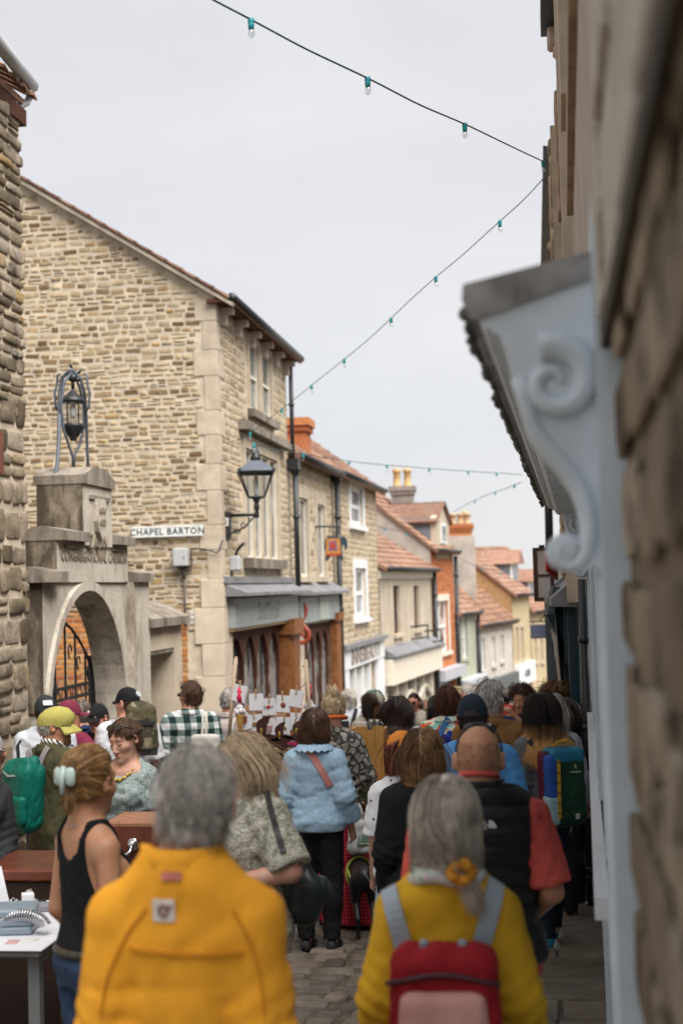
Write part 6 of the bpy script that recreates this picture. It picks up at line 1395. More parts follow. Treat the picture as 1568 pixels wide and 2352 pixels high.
mb = MB(); mb.prism([(0,0),(.10,-.02),(.11,.09),(0,.11)], 9.0, (a.x-.02, 11.9, a.z-.05), (1,0,0), (0,0,1), (-.004,1,0)); part('gutter', mb, BLACKIRON, r2)
mb = MB(); mb.box((a.x+.05, 11.9, a.z-.03), (P(1300,500,12).x+.3, 21, a.z+.03)); part('soffit_board', mb, M_('dark_soffit', (.05,.042,.038), .8, .3), r2)
mb = MB(); mb.tube([P(1277,392,11.6), P(1279,440,11.6), P(1293,640,11.6), P(1318,1180,11.6)], .034, 10); dp = part('downpipe', mb, M_('grey_pipe_paint', (.36,.38,.42), .4, .15, 6, .1), r2, True)
mb = MB(); mb.tube([P(1279,455,11.6), P(1280,468,11.6)], .046, 10); part('pipe_collar', mb, BLACKIRON, dp, True)
mb = MB(); mb.ball(P(1268,565,12.5), .05, 8, 6); mb.tube([P(1268,575,12.5), P(1268,610,12.5)], .02, 6); part('eaves_bracket', mb, BRST, r2, True)
mb = MB(); q = P(1257,1100,21); mb.tube([(P(1258,1180,21).x, 21, P(1258,1250,21).z-.3), (P(1258,1100,21).x, 21, P(1258,1050,21).z)], .06, 8); part('downpipe', mb, BLACKIRON, r2, True)
# far right row carrying on behind the teal shop
r3, f3 = house('stone_house', 'stone house beyond the teal shop seen edge on', C_(1266,30), C_(1264.5,22), P(1266,1290,24).z, 6, .5, _mc['honey_stone'], [], TILE, GREYREN, roof=False)
# black drainpipe between the two right-hand shops, with a blue cord tied at its foot
dp = thing('drainpipe', (P(1350,2100,11.05).x, 11.05, G(11.05)), 'thick black drainpipe beside the blue-grey shopfront', 'drainpipe')
top_, bot_ = P(1338,1330,11.05), P(1362,2110,11.05); ax_ = (top_-bot_)
mb = MB(); mb.tube([bot_, top_], .043, 12); part('pipe', mb, M_('black_pipe_paint', (.016,.019,.024), .3, .2, 8, .1), dp, True)
for t in (.02, .12, .145, .38, .56, .82):
 mb = MB(); c = bot_+ax_*t; mb.tube([c-ax_*.008, c+ax_*.008], .052, 12); part('collar', mb, _mc['black_pipe_paint'], dp, True)
mb = MB(); c = bot_+ax_*.355; mb.box((c.x-.05, c.y-.055, c.z-.07), (c.x+.05, c.y-.04, c.z+.05)); part('torn_tape', mb, M_('torn_tape', (.35,.36,.38), .4, .5, 30, .6), dp)
cd = MB(); Yc = 10.95; cd.tube([P(1369,2058,Yc), P(1373,2040,Yc), P(1379,2062,Yc), P(1370,2085,Yc), P(1352,2118,Yc), P(1337,2125,Yc), P(1336,2110,Yc), P(1346,2085,Yc), P(1368,2082,Yc), P(1377,2078,Yc)], .004, 6)
solo('blue_cord', cd, M_('blue_cord', (.03,.22,.50), .6, .1), 'bright blue cord looped round the foot of the black drainpipe', 'cord', smooth=True)
# box sign with a red panel, and the blue hanging sign
YS = 14.2; bs = thing('box_sign', P(1245,1380,YS), 'tall brown framed box sign with frosted panes on the right hand wall', 'sign')
a, b = P(1226,1382,YS), P(1265,1257,YS); BRF = M_('brown_sign_frame', (.07,.035,.018), .5, .3, 8, .1); w_ = .022
mb = MB()
for x0, x1, z0, z1 in ((a.x, a.x+.045, a.z, b.z), (b.x-.02, b.x+.02, a.z, b.z), (a.x+.045, b.x-.02, b.z-.03, b.z), (a.x+.045, b.x-.02, a.z, a.z+.04), (a.x+.045, b.x-.02, (a.z*.52+b.z*.48)-.012, (a.z*.52+b.z*.48)+.012)): mb.box((x0, YS, z0), (x1, YS+.5, z1))
part('frame', mb, BRF, bs)
mb = MB(); mb.box((a.x+.045, YS+.006, a.z+.04), (b.x-.02, YS+.012, b.z-.03)); part('frosted_pane', mb, M_('frosted_pane', (.60,.60,.58), .5, .25, 3, .1), bs)
mb = MB(); mb.box((b.x+.02, YS+.1, b.z-.08), (b.x+.3, YS+.16, b.z-.04)); mb.tube([((a.x+b.x)/2, YS+.2, b.z), ((a.x+b.x)/2, YS+.2, b.z+.03)], .03, 8); part('bracket', mb, BLACKIRON, bs)
rs = MB(); YR = 13.2; V = [P(1252,1272,YR), P(1278,1268,YR+.9), P(1278,1334,YR+.9), P(1252,1312,YR)]
rs.add(V+[Vector(v)+Vector((.012,.0,0)) for v in V], [(0,1,2,3),(7,6,5,4),(0,4,5,1),(1,5,6,2),(2,6,7,3),(3,7,4,0)])
rso = solo('red_sign', rs, M_('red_enamel', (.62,.012,.01), .35, .08, 4, .0), 'bright red enamel sign panel beside the brown box sign', 'sign')
for i in range(4):
 mb = MB(); t0_, t1_ = .06+i*.10, .10+i*.10; A = [V[0].lerp(V[3], t) .lerp(V[1].lerp(V[2], t), s_)+Vector((-.003,-.003,0)) for t, s_ in ((t0_,.15),(t0_,.75),(t1_,.75),(t1_,.15))]; mb.add(A, [(0,1,2,3)]); part('print_line', mb, M_('pink_print', (.66,.18,.14), .5, .1), rso)
YH = 25; hs_ = thing('hanging_sign', P(1240,1468,YH), 'slate blue hanging sign board on a bracket far down the right side', 'sign')
a, b = P(1218,1467,YH), P(1261,1434,YH); mb = MB(); mb.bbox((a.x, YH, a.z), (b.x, YH+.04, b.z), .01); bd = part('board', mb, M_('slate_blue_paint', (.16,.19,.30), .5, .2, 6, .05), hs_)
text('sign_words', 'CRAFT CAFE', .05, ((a.x+b.x)/2, YH-.003, a.z+.05), (1,0,0), (0,0,1), M_('pale_blue_letter', (.45,.48,.58), .6, .1), bd, .002)
mb = MB(); mb.tube([P(1215,1428,YH), P(1268,1426,YH)], .014, 6); mb.tube([P(1236,1428,YH), P(1266,1395,YH)], .011, 6); mb.tube([P(1224,1434,YH), P(1224,1428,YH)], .008, 5); mb.tube([P(1255,1434,YH), P(1255,1428,YH)], .008, 5); part('bracket', mb, BLACKIRON, hs_)
# ================================================================== PEOPLE
def plaid(name, a, b, c, f=9):
 s = N(name); x = s.n('ShaderNodeSeparateXYZ'); s.l(s.co(), x.inputs[0]); u = s.math('ADD', x.outputs[0], s.math('MULTIPLY', x.outputs[1], .6))
 st = lambda q, o: s.math('GREATER_THAN', s.math('FRACT', s.math('ADD', s.math('MULTIPLY', q, f), o)), .5)
 m = s.math('ADD', st(u, .13), st(x.outputs[2], .0)); col = s.ramp(s.math('MULTIPLY', m, .5), [(0, a), (.5, b), (1, c)], 'CONSTANT') if False else s.ramp(s.math('MULTIPLY', m, .5), [(0, a), (.25, b), (.75, c)], 'CONSTANT')
 s.bump(s.noise(12, 4), .4, .02); return s.fin(col, .9, 0, .2)
def dotted(name, base, dots, scale, size, warp=0):
 s = N(name); v = s.vor(scale); f = s.ramp(s.math('ADD', v, s.math('MULTIPLY', s.noise(scale*2, 2), warp)), [(size, (1,1,1)), (size+.06, (0,0,0))]); c = s.mix(f, base, dots); s.bump(s.noise(12, 4), .35, .02); return s.fin(c, .88, 0, .2)
def blotchy(name, cols, scale, rough=.85):
 s = N(name); r = s.n('ShaderNodeTexVoronoi'); r.inputs['Scale'].default_value = scale; v = s.mix(.18, s.co(), s.noisec(scale*.8)); s.l(v, r.inputs['Vector'])
 x = s.n('ShaderNodeSeparateXYZ'); s.l(r.outputs['Color'], x.inputs[0]); n = len(cols); c = s.ramp(x.outputs[0], [(i/n, q) for i, q in enumerate(cols)], 'CONSTANT'); s.bump(s.noise(12, 4), .35, .02); return s.fin(c, rough, 0, .2)
def veined(name, base, line, scale, wd=.06):
 s = N(name); d = s.vor(scale, 'DISTANCE_TO_EDGE', vec=s.mix(.08, s.co(), s.noisec(scale*.6))); c = s.mix(s.ramp(d, [(wd, (1,1,1)), (wd+.05, (0,0,0))]), s.mix(s.ramp(s.noise(scale*.7, 3), [(.4,(0,0,0)),(.6,(1,1,1))]), base, sc(base, .6)), line); s.bump(s.noise(12, 4), .4, .02); return s.fin(c, .85, 0, .2)
def scribble(name, base, ink, scale):
 s = N(name); w = s.n('ShaderNodeTexWave', wave_type='RINGS'); w.inputs['Scale'].default_value = scale*.22; w.inputs['Distortion'].default_value = 9; w.inputs['Detail'].default_value = 2; w.inputs['Detail Scale'].default_value = 2.2; s.l(s.mapped(6), w.inputs['Vector'])
 c = s.mix(s.ramp(w.outputs['Fac'], [(.62,(0,0,0)),(.75,(1,1,1))]), base, ink); c = s.mix(s.ramp(s.noise(scale*1.2, 3), [(.5,(0,0,0)),(.62,(.8,.8,.8))]), c, ink); s.bump(s.noise(12, 4), .4, .02); return s.fin(c, .85, 0, .2)
DENIM = cloth('denim', (.035,.06,.115), .3); DENIMDK = cloth('dark_denim', (.018,.026,.042), .3); BLACKCL = cloth('black_cloth', (.012,.012,.013), .3); PALEDENIM = cloth('pale_denim', (.25,.38,.47), .2)
BEIGETR = cloth('beige_cotton', (.33,.27,.18)); CHARC = cloth('charcoal_cloth', (.035,.037,.04)); PINKTR = cloth('dusty_pink_cotton', (.45,.33,.33)); NAVY = cloth('navy_cotton', (.018,.035,.085)); WHITETEE = cloth('white_cotton', (.66,.68,.72), .08)
H_BRN = hair_mat('brown_hair', (.085,.044,.027)); H_DK = hair_mat('dark_hair', (.032,.020,.016)); H_BLD = hair_mat('ash_blonde_hair', (.52,.41,.275), var=.35); H_GOLD = hair_mat('golden_hair', (.36,.21,.085)); H_GREY = hair_mat('grey_hair', (.42,.395,.38), var=.55)
H_SILV = hair_mat('silver_blonde_hair', (.40,.355,.31), var=.4); H_LBRN = hair_mat('light_brown_hair', (.20,.11,.05), var=.6); H_RED = hair_mat('auburn_hair', (.12,.035,.018)); H_WHITE = hair_mat('white_hair', (.50,.47,.43)); H_OMB = hair_mat('ombre_hair', (.026,.015,.011), (.78,.43,.15), (1.38, 1.53)); H_CURL = hair_mat('sandy_curls', (.22,.12,.05))
SHORT = dict(L=.045, r=.0016, clump=.15)
def bob(L, r=.0026, **k): return dict(L=L, r=r, **k)
# -- the two in front
FLEECE = cloth('orange_fleece', (.86,.385,.032), .12, .95, 240, .45, .35)
o1 = person('orange', 'man with grey hair in an orange fleece jacket, in front seen from behind', 452, 1724, 3.3, 0, 'm', 'red', .86, (((.222,-.03,1.08),(.25,.06,.85)),((.222,-.03,1.08),(.25,.06,.85))), top=dict(name='fleece_jacket', mat=FLEECE, t=.026, st=.03, sleeve=1.97, hem=.80, collar=dict(shape='stand', h=.060, flare=.004, t=.024, w=1.30, dz=-.004), neck=1.505, ntilt=.1, folds=.006, cuff=1.2, fr=(16,36)), legs=dict(mat=DENIMDK), hair=dict(mat=H_GREY, n=4500, h=.008, style=dict(L=.045, r=.0009, clump=.3, lift=.014, jit=.32)), h=.012, bald=True, drop=.015, sw=.94, hx=.03, nk=.03)
YELLOWK = cloth('mustard_knit', (.62,.355,.022), .12, .92, 260, .5, .3)
def knit(s_): pass
o2 = person('yellow', 'woman in a mustard jumper with a long grey ponytail, seen from behind', 1020, 1784, 3.95, 0, 'f', 'fair', .96, ('wide','wide'), top=dict(name='jumper', mat=YELLOWK, t=.016, st=.024, sleeve=1.55, hem=.84, folds=.0045, cuff=1.3), legs=dict(mat=DENIM), h=.012,
 drop=.02, sw=.95,
 hair=dict(mat=H_SILV, n=4200, h=.009, style=dict(L=.255, r=.0010, clump=.12, part='back', tie=None, back=.25, vol=.0, lift=.004, jit=.05, tails=[([(.0,-.125,-.02),(.018,-.148,-.07),(.042,-.145,-.115),(.050,-.145,-.135)], 500, [.050,.040,.014,.012]), ([(.048,-.145,-.125),(.068,-.152,-.17),(.084,-.150,-.225)], 420, [.010,.022,.024])])))
# -- the queue on the right
VEST = cloth('black_quilted_nylon', (.016,.017,.019), .2, .5, 120, .2, .25); CORAL = cloth('coral_jersey', (.58,.095,.075), .12)
o3 = person('bald', 'bald man in a black quilted vest over a coral shirt', 1097, 1667, 5.2, -2, 'm', 'tan', 1.02, ('wide', ((.25,-.03,1.12),(.15,.18,.98))), bald=True, nk=.065, top=[dict(name='polo_shirt', mat=CORAL, t=.016, st=.022, sleeve=.9, flare=1.5, hem=.84), dict(name='quilted_vest', mat=VEST, t=.034, quilt=1, sleeve=0, hem=.88, neck=1.49, folds=.004, collar=dict(shape='stand', h=.05, flare=.02, t=.014, mat=VEST), cuts=[lambda k: (lambda X, Y, Z: np.abs(X)-.176*k-np.clip((1.30*k-Z)*.35, 0, .05))])], legs=dict(mat=DENIM), h=.011, hair=dict(mat=hair_mat('stubble', (.19,.115,.08)), n=1500, style=dict(L=.004, r=.0006, seg=3, zmax=.5, nocap=True, lift=.0, vol=-.004, jit=.5)))
mb = MB(); mb.tube([H3(o3, (.082*math.cos(a), .01+.02*math.sin(a), .012+.098*math.sin(a))) for a in np.linspace(-.15, math.pi+.15, 15)], .0045, 6); sg_ = part('sunglasses', mb, BLACKPL, o3['root'], True, True)
mb = MB()
for q in (-1, 1): mb.ball(H3(o3, (q*.034, .085, .085)), (.028, .01, .02), 10, 6)
part('lens', mb, LENS, sg_, True, True)
mb = MB(); nb_ = o3['neck']; mb.tube([(nb_[0]+.066*math.cos(a), nb_[1]+.066*math.sin(a), nb_[2]+.066-.02*math.sin(a)) for a in np.linspace(0, 2*math.pi, 25)], .012, 8, False); part('shirt_collar', mb, CORAL, o3['root'], True, True)
o6 = person('cardigan', 'woman in a black cardigan with straight light brown hair to her shoulders', 968, 1677, 7.0, 0, 'f', 'fair', 1.02, ('down','down'), top=dict(name='cardigan', mat=BLACKCL, t=.024, sleeve=1.9, hem=.62, neck=1.46), legs=dict(mat=BLACKCL), hair=dict(mat=H_LBRN, n=3800, h=.009, style=bob(.262, .0012, lift=.012, vol=.002, back=.1, jit=.05)), h=.012)
DOTS = dotted('white_cotton_with_small_motifs', (.66,.67,.70), (.03,.035,.06), 17, .16, .12)
o7 = person('dots', 'small woman with auburn hair in a white blouse with dark motifs', 922, 1688, 7.9, 0, 'f', 'fair', .94, ('down','down2'), top=dict(name='blouse', mat=DOTS, t=.02, sleeve=.95, hem=.86, flare=1.5), skirt=dict(mat=PALEDENIM, hem=.25, w=.26, d=.22), hair=dict(mat=H_RED, n=1300, style=bob(.21, .0022, lift=.012, vol=.002, jit=.08)), h=.012)
mb = MB(); mb.lathe([(.094,.03),(.090,.055),(.07,.095),(.03,.118),(.005,.122)], 18, Vector(H3(o7, (0,-.012,.004)))); part('orange_cap', mb, cloth('orange_cotton', (.62,.22,.04)), o7['root'], True, True)
o8 = person('navycap', 'man in a navy baseball cap and sky blue shirt', 1083, 1600, 8.4, 0, 'm', 'tan', 1.12, ('down','wide'), top=dict(name='tee_shirt', mat=cloth('sky_blue_jersey', (.085,.27,.58), .12), t=.02, sleeve=.95, flare=1.7, hem=.84), legs=dict(mat=DENIM), hair=dict(mat=H_DK, n=700, style=dict(L=.02, r=.0015, zmax=.0)), h=.012)
cap_hat(o8, cloth('navy_cap_cotton', (.018,.027,.042), .3, .9, 200, .4)); mb = MB(); mb.tube([H3(o8, (.088,-.03,-.005)), H3(o8, (.092,.02,-.004)), H3(o8, (.09,.09,-.01))], .005, 6); mb.ball(H3(o8, (.085,.075,-.014)), (.01,.02,.014), 8, 6); part('sunglasses', mb, BLACKPL, o8['root'], True, True)
o9 = person('brownjacket', 'tall man with tousled grey hair in a tan brown jacket', 1127, 1566, 10.0, -12, 'm', 'fair', 1.12, ('down','down'), (-28,0,0), top=dict(name='jacket', mat=cloth('tan_canvas', (.20,.105,.035)), t=.028, sleeve=1.9, hem=.82, collar=dict(h=.05)), legs=dict(mat=CHARC), hair=dict(mat=H_GREY, n=1800, style=dict(L=.055, r=.0018, lift=.022, clump=.3)), face=False, h=.013)
mb = MB(); mb.tube([H3(o9, (.082,-.01,-.01)), H3(o9, (.084,.05,-.012)), H3(o9, (.07,.095,-.014))], .004, 6); mb.ball(H3(o9, (.05,.094,-.016)), (.026,.008,.018), 8, 6); part('sunglasses', mb, BLACKPL, o9['root'], True, True)
SWEAT = cloth('grey_marl_sweat', (.12,.122,.13), .3, .95, 140, .5)
o10 = person('ombre', 'woman with long dark to golden hair in a grey sweatshirt', 1240, 1594, 9.7, 28, 'f', 'fair', 1.0, ('down2','down'), (-8,0,0), top=dict(name='sweatshirt', mat=SWEAT, t=.026, st=.032, sleeve=1.8, hem=.84, cuff=1.3, neck=1.46), legs=dict(mat=DENIMDK, len=.14), stance=.14, feet=False, hair=dict(mat=H_OMB, n=3400, h=.009, style=bob(.50, .0014, lift=.012, vol=.002, wave=.0035, part='back', back=.12, jit=.10)), h=.012)
# -- left group
o11 = person('greencap', 'man in an olive jacket and lime flat cap with a striped scarf', 128, 1626, 9.0, -38, 'm', 'tan', 1.05, ('down',((.25,.03,1.10),(.17,.24,1.18))), (-38,0,0), top=dict(name='jacket', mat=cloth('olive_cotton', (.075,.07,.035), .2), t=.028, sleeve=1.9, hem=.74, collar=dict(h=.05)), legs=dict(mat=BEIGETR), hair=dict(mat=H_GREY, n=500, style=dict(L=.012, r=.0013, zmax=.0)), face=True, h=.012, hands='R')
o13 = person('shorthair', 'woman with short hair and a gold chain looking down, in a grey green print blouse', 284, 1655, 8.5, 168, 'f', 'fair', .92, (((.235,-.02,1.12),(.25,.10,.90)),'down'), (-14,-16,4), top=dict(name='blouse', mat=blotchy('grey_green_print', [(.30,.36,.35),(.20,.26,.26),(.12,.16,.16),(.45,.50,.48),(.25,.31,.31)], 70), t=.024, st=.034, sleeve=.85, flare=1.6, hem=.92, neck=1.455, ntilt=.9, folds=.006), legs=dict(mat=PINKTR, t=.03), hair=dict(mat=hair_mat('mousy_hair', (.11,.06,.03)), n=2200, h=.008, style=dict(L=.06, r=.0013, part='fwd', lift=.014, front=.5, clump=.2, jit=.2)), face=True, hands='LR', h=.011)
face_parts(o13, (.10,.055,.03), True); glasses(o13, BLACKPL, LENS, 'top')
S = o13; mb = MB(); nn = S['neck']
for i in range(34):
 a = -math.pi*.5 + 2*math.pi*i/34; p = Vector((nn[0]+.085*math.cos(a), nn[1]+.02+.088*math.sin(a)*1.1, nn[2]-.012-.085*max(0, math.sin(a))**1.2-.0)); mb.ball(p+Vector((0,0,.006*(i%2))), (.010,.010,.012), 7, 5)
part('chain_necklace', mb, M_('gold_chain', (.62,.45,.10), .3, .2, 30, .1, metal=.7), S['root'], True, True)
o15 = person('tank', 'young woman in a black vest top with hair held in a claw clip', 210, 1722, 5.15, -42, 'f', 'tan', .97, (((.235,-.03,1.10),(.20,.13,.88)),((.235,-.03,1.10),(.20,.13,.88))), (20,-4,0), top=dict(name='vest_top', mat=cloth('black_knit', (.011,.011,.013), .2, .95, 200, .5), t=.012, sleeve=0, hem=.98, neck=1.47, ntilt=0, folds=.002, cuts=[lambda k: (lambda X, Y, Z: np.where(Z > 1.19*k, np.abs(X)-(.118-.02*np.clip((Z/k-1.19)/.1, 0, 1))*k, -1)), lambda k: (lambda X, Y, Z: np.where(Z > 1.2*k, .098*k-np.sqrt((X*1.25)**2+((Z-1.44*k)*.8)**2), -1))]), legs=dict(mat=DENIM, t=.012), face=True, hair=dict(mat=H_GOLD, n=3400, h=.008, style=dict(L=.17, r=.0011, tie=(0,-.118,.02), lift=.012, vol=.004, nape=-.75, clump=.2, tails=[([(0,-.112,.05),(0,-.135,.03),(.0,-.13,-.02)], 300, [.035,.03,.022]), ([(0,-.125,-.0),(.012,-.135,-.06),(.004,-.125,-.12)], 160, [.02,.014,.012]), ([(-.05,-.07,.0),(-.06,-.09,-.07),(-.05,-.1,-.1)], 30, [.012,.01,.01])])), h=.0105, bald=True)
S = o15; r_ = S['root']; cl = MB(); pl = cl
for q in (-1, 1):
 M = Matrix.Translation(Vector(H3(S, (q*.030,-.158,.012)))) @ Matrix.Rotation(q*.35, 4, 'Z'); mb = MB(); mb.bbox((-.022,-.012,-.034), (.022,.012,.034), .012, M); part('claw_clip', mb, M_('mint_acetate', (.46,.58,.55), .25, .08, 10, .0), r_, True, True)
mb = MB(); mb.tube([H3(S, (0,-.160,.05)), H3(S, (0,-.168,.0)), H3(S, (0,-.160,-.05))], .011, 8); part('claw_spine', mb, _mc['mint_acetate'], r_, True, True)
mb = MB(); k = S['k']; mb.tube([(.155*k*math.cos(a), .118*k*math.sin(a)-.005, .985*k+.01*math.sin(a)) for a in np.linspace(0, 2*math.pi, 25)], .018, 6, False, 1.0); part('belt', mb, M_('studded_belt', (.045,.035,.028), .4, .5, 60, .5), r_, True, True)
mb = MB(); nn = S['neck']; mb.tube([(nn[0]+.075*math.cos(a), nn[1]+.01+.08*math.sin(a), nn[2]-.005-.06*max(0, math.sin(a))) for a in np.linspace(0, 2*math.pi, 25)], .0012, 5, False); part('fine_necklace', mb, M_('silver', (.6,.6,.6), .25, .1, 9, 0, metal=1), r_, True, True)
o4 = person('blouse', 'blonde woman in a cream patterned blouse holding a dark leather shoulder bag', 548, 1693, 5.6, 136, 'f', 'fair', 1.12, (((.285,-.03,1.17),(.15,.19,1.13)),'down'), (-58,-4,0), nk=.09, top=dict(name='blouse', mat=scribble('cream_print', (.56,.54,.47), (.15,.15,.10), 30), t=.022, st=.032, sleeve=.95, flare=1.4, hem=.84, neck=1.46, ntilt=.35, folds=.006), legs=dict(mat=BLACKCL), hair=dict(mat=H_BLD, n=3800, h=.009, style=bob(.27, .0011, lift=.012, vol=.002, part='side', back=.9, jit=.08, front=.1, wave=.001)), hands='L', h=.011)
mb = MB(); mb.ball(H3(o4, (-.088,-.005,-.062)), .007, 8, 6); part('earring', mb, M_('pearl', (.7,.66,.6), .2, .05), o4['root'], True, True)
w_ = o4['wrL']; d_ = (o4['wrL']-o4['elL']); d_ /= np.linalg.norm(d_); mb = MB(); c_ = Vector((w_-d_*.02).tolist()); a_ = Vector(d_.tolist()).orthogonal().normalized(); b_ = Vector(d_.tolist()).cross(a_)
mb.tube([c_+(a_*math.cos(t)+b_*math.sin(t))*.032 for t in np.linspace(0, 2*math.pi, 17)], .006, 6, False); wt = part('watch_strap', mb, M_('steel', (.5,.5,.5), .25, .1, 9, 0, metal=1), o4['root'], True, True)
SHIRTB = cloth('washed_denim_shirt', (.32,.46,.60), .16, .9, 420, .1, .7)
o5 = person('blueshirt', 'woman with a brown bob in a pale denim shirt with a frilled collar', 722, 1631, 9.7, -4, 'f', 'fair', 1.06, ('wide','wide'), (8,-6,0), top=dict(name='denim_shirt', mat=SHIRTB, t=.022, st=.034, sleeve=1.75, hem=.86, folds=.006, rings=.002, cuff=1.3, fr=(18,40)), legs=dict(mat=BLACKCL, t=.02), hair=dict(mat=H_BRN, n=3400, h=.009, style=bob(.225, .0014, lift=.012, vol=.002, back=.2, jit=.09)), h=.0115)
S = o5; nn = S['neck']; mb = MB(); V = []; n = 60
for i in range(n):
 a = 2*math.pi*i/n; w = math.sin(i*1.9)*.007
 for rr, zz in ((.066, .028), (.105+w*.3, .012+w*.4), (.128+w, -.022+w*1.3)): V.append((nn[0]+rr*1.08*math.cos(a), nn[1]+rr*math.sin(a), nn[2]+zz+.012-.3*max(0, math.sin(a))*rr))
mb.add(V, [(i*3+j, ((i+1)%n)*3+j, ((i+1)%n)*3+j+1, i*3+j+1) for i in range(n) for j in (0, 1)]); part('frilled_collar', mb, SHIRTB, S['root'], True, True)
GING = plaid('red_gingham', (.20,.008,.02), (.36,.02,.04), (.52,.06,.09), 38); SNAKE = veined('snake_print', (.33,.31,.28), (.04,.037,.035), 17, .07)
o12 = person('snake', 'woman in a snake print jacket and long red gingham skirt with blonde hair up', 764, 1594, 10.6, -10, 'f', 'fair', 1.1, ('down',((.25,.02,1.10),(.235,.14,.92))), (20,-8,0), top=dict(name='jacket', mat=SNAKE, t=.028, st=.034, sleeve=1.85, hem=.80, cuff=1.4), skirt=dict(mat=GING, hem=.06, w=.30, d=.26, dx=.17), hair=dict(mat=H_BLD, n=1300, style=dict(L=.17, r=.0022, tie=(0,-.06,.12), lift=.012, vol=.002, tails=[([(0,-.05,.1),(0,-.08,.13),(.0,-.1,.1)], 200, [.04,.045,.04])])), h=.0125, hands='R')
mb = MB(); mb.tube([H3(o12, (.088*math.cos(a), .03, .005+.108*math.sin(a))) for a in np.linspace(-.1, math.pi+.1, 15)], .012, 6); part('black_headband', mb, BLACKCL, o12['root'], True, True)
mb = MB(); mb.tube([H3(o12, (.095*math.cos(a), -.02+.115*math.sin(a), -.075)) for a in np.linspace(0, 2*math.pi, 19)], .016, 6, False); part('orange_bandana', mb, cloth('orange_bandana', (.58,.13,.03)), o12['root'], True, True)
o14 = person('edgecap', 'man in a grey cap facing the camera at the far left edge', -26, 1682, 7.5, 186, 'm', 'tan', .84, ('down','down'), (14,10,5), top=dict(name='jacket', mat=CHARC, t=.026, sleeve=1.9, hem=.8, collar=dict(h=.045)), legs=dict(mat=DENIM), hair=dict(mat=H_GREY, n=500, style=dict(L=.02, r=.0015, zmax=.0)), face=True, hands='LR', h=.011, hx=-.09, sw=.85, drop=.02)
face_parts(o14, (.07,.05,.04)); cap_hat(o14, cloth('stone_grey_cap', (.30,.28,.265), .2), brim=.085)
# -- middle distance
o16 = person('whitetee', 'man in a white tee shirt and backwards black cap', 291, 1582, 12.0, 30, 'm', 'pink', 1.16, ('down','down2'), (38,0,0), top=dict(name='tee_shirt', mat=WHITETEE, t=.022, st=.03, sleeve=.95, flare=1.5, hem=.82), legs=dict(mat=BEIGETR), hair=dict(mat=H_BRN, n=400, style=dict(L=.02, r=.002, zmax=-.02)), face=True, h=.013)
cap_hat(o16, cloth('black_cap_cotton', (.012,.012,.013), .2), front=(0,-1), brim=.08, patch=(.25,-1,.06,.06,'round')); mb = MB(); mb.ball(H3(o16, (-.035,.1,-.012)), (.026,.01,.018), 8, 6); mb.ball(H3(o16, (.035,.1,-.012)), (.026,.01,.018), 8, 6); mb.tube([H3(o16, (-.06,.09,-.008)), H3(o16, (-.083,0,-.01))], .004, 6); part('sunglasses', mb, BLACKPL, o16['root'], True, True)
o17 = person('kid', 'boy in a black cap and black top drinking from a white cup', 224, 1620, 12.6, 150, 'm', 'pink', .95, ('down', 'face'), (10,-8,0), top=dict(name='top', mat=BLACKCL, t=.024, sleeve=1.9), legs=dict(mat=CHARC), hair=dict(mat=H_BRN, n=300, style=dict(L=.02, r=.002, zmax=-.02)), face=True, h=.013, hands='R')
cap_hat(o17, _cl['black_cap_cotton'], brim=.08, patch=(.5,1,.03,.03,'round'))
o18 = person('navypolo', 'man with greying hair in a navy polo shirt by the arch', 186, 1609, 12.9, 15, 'm', 'fair', 1.08, ('down','down'), (5,0,0), top=dict(name='polo_shirt', mat=NAVY, t=.022, sleeve=1.0, hem=.82, collar=dict(h=.03)), legs=dict(mat=CHARC), hair=dict(mat=hair_mat('grey_brown_hair', (.15,.12,.10)), n=900, style=SHORT), h=.015)
o19 = person('maroon', 'person in a maroon cap and shirt raising an elbow', 161, 1611, 11.9, -25, 'm', 'tan', 1.0, ('down', ((.30,.02,1.22),(.16,.20,1.38))), (-20,0,0), top=dict(name='shirt', mat=cloth('maroon_jersey', (.19,.022,.055)), t=.022, sleeve=.85), legs=dict(mat=CHARC), hair=dict(mat=H_DK, n=300, style=dict(L=.02, r=.002, zmax=-.02)), h=.014)
cap_hat(o19, cloth('maroon_cap', (.16,.025,.05)), adj=False)
o20 = person('greysquare', 'man in a dark cap with a grey back patch and white shirt', 104, 1600, 11.4, 12, 'm', 'tan', 1.05, ('down','down'), (8,0,0), top=dict(name='shirt', mat=cloth('pale_blue_white', (.55,.58,.64)), t=.022, sleeve=.95), legs=dict(mat=CHARC), hair=dict(mat=H_DK, n=400, style=dict(L=.02, r=.002, zmax=-.02)), h=.014)
cap_hat(o20, cloth('charcoal_cap', (.03,.032,.037)), adj=False, front=(0,1), patch=(.25,-1,.075,.045,'sq'))
o21 = person('archgrey', 'grey haired person standing inside the chapel archway', 116, 1566, 15.6, 10, 'm', 'fair', 1.0, top=dict(name='jacket', mat=CHARC, t=.025), legs=dict(mat=CHARC), hair=dict(mat=H_GREY, n=600, style=dict(L=.05, r=.003)), h=.018)
PLAID = plaid('green_white_plaid', (.012,.028,.030), (.15,.20,.19), (.60,.62,.62), 8.5)
o22 = person('plaid', 'man in a green and white checked shirt with dark glasses', 436, 1567, 13.0, 10, 'm', 'tan', 1.08, ('wide','wide'), (48,0,0), top=dict(name='checked_shirt', mat=PLAID, t=.026, st=.036, sleeve=1.9, hem=.76, cuff=1.2, collar=dict(h=.04)), legs=dict(mat=CHARC), hair=dict(mat=H_BRN, n=1700, style=dict(L=.05, r=.0019, lift=.02, clump=.35)), face=True, h=.013)
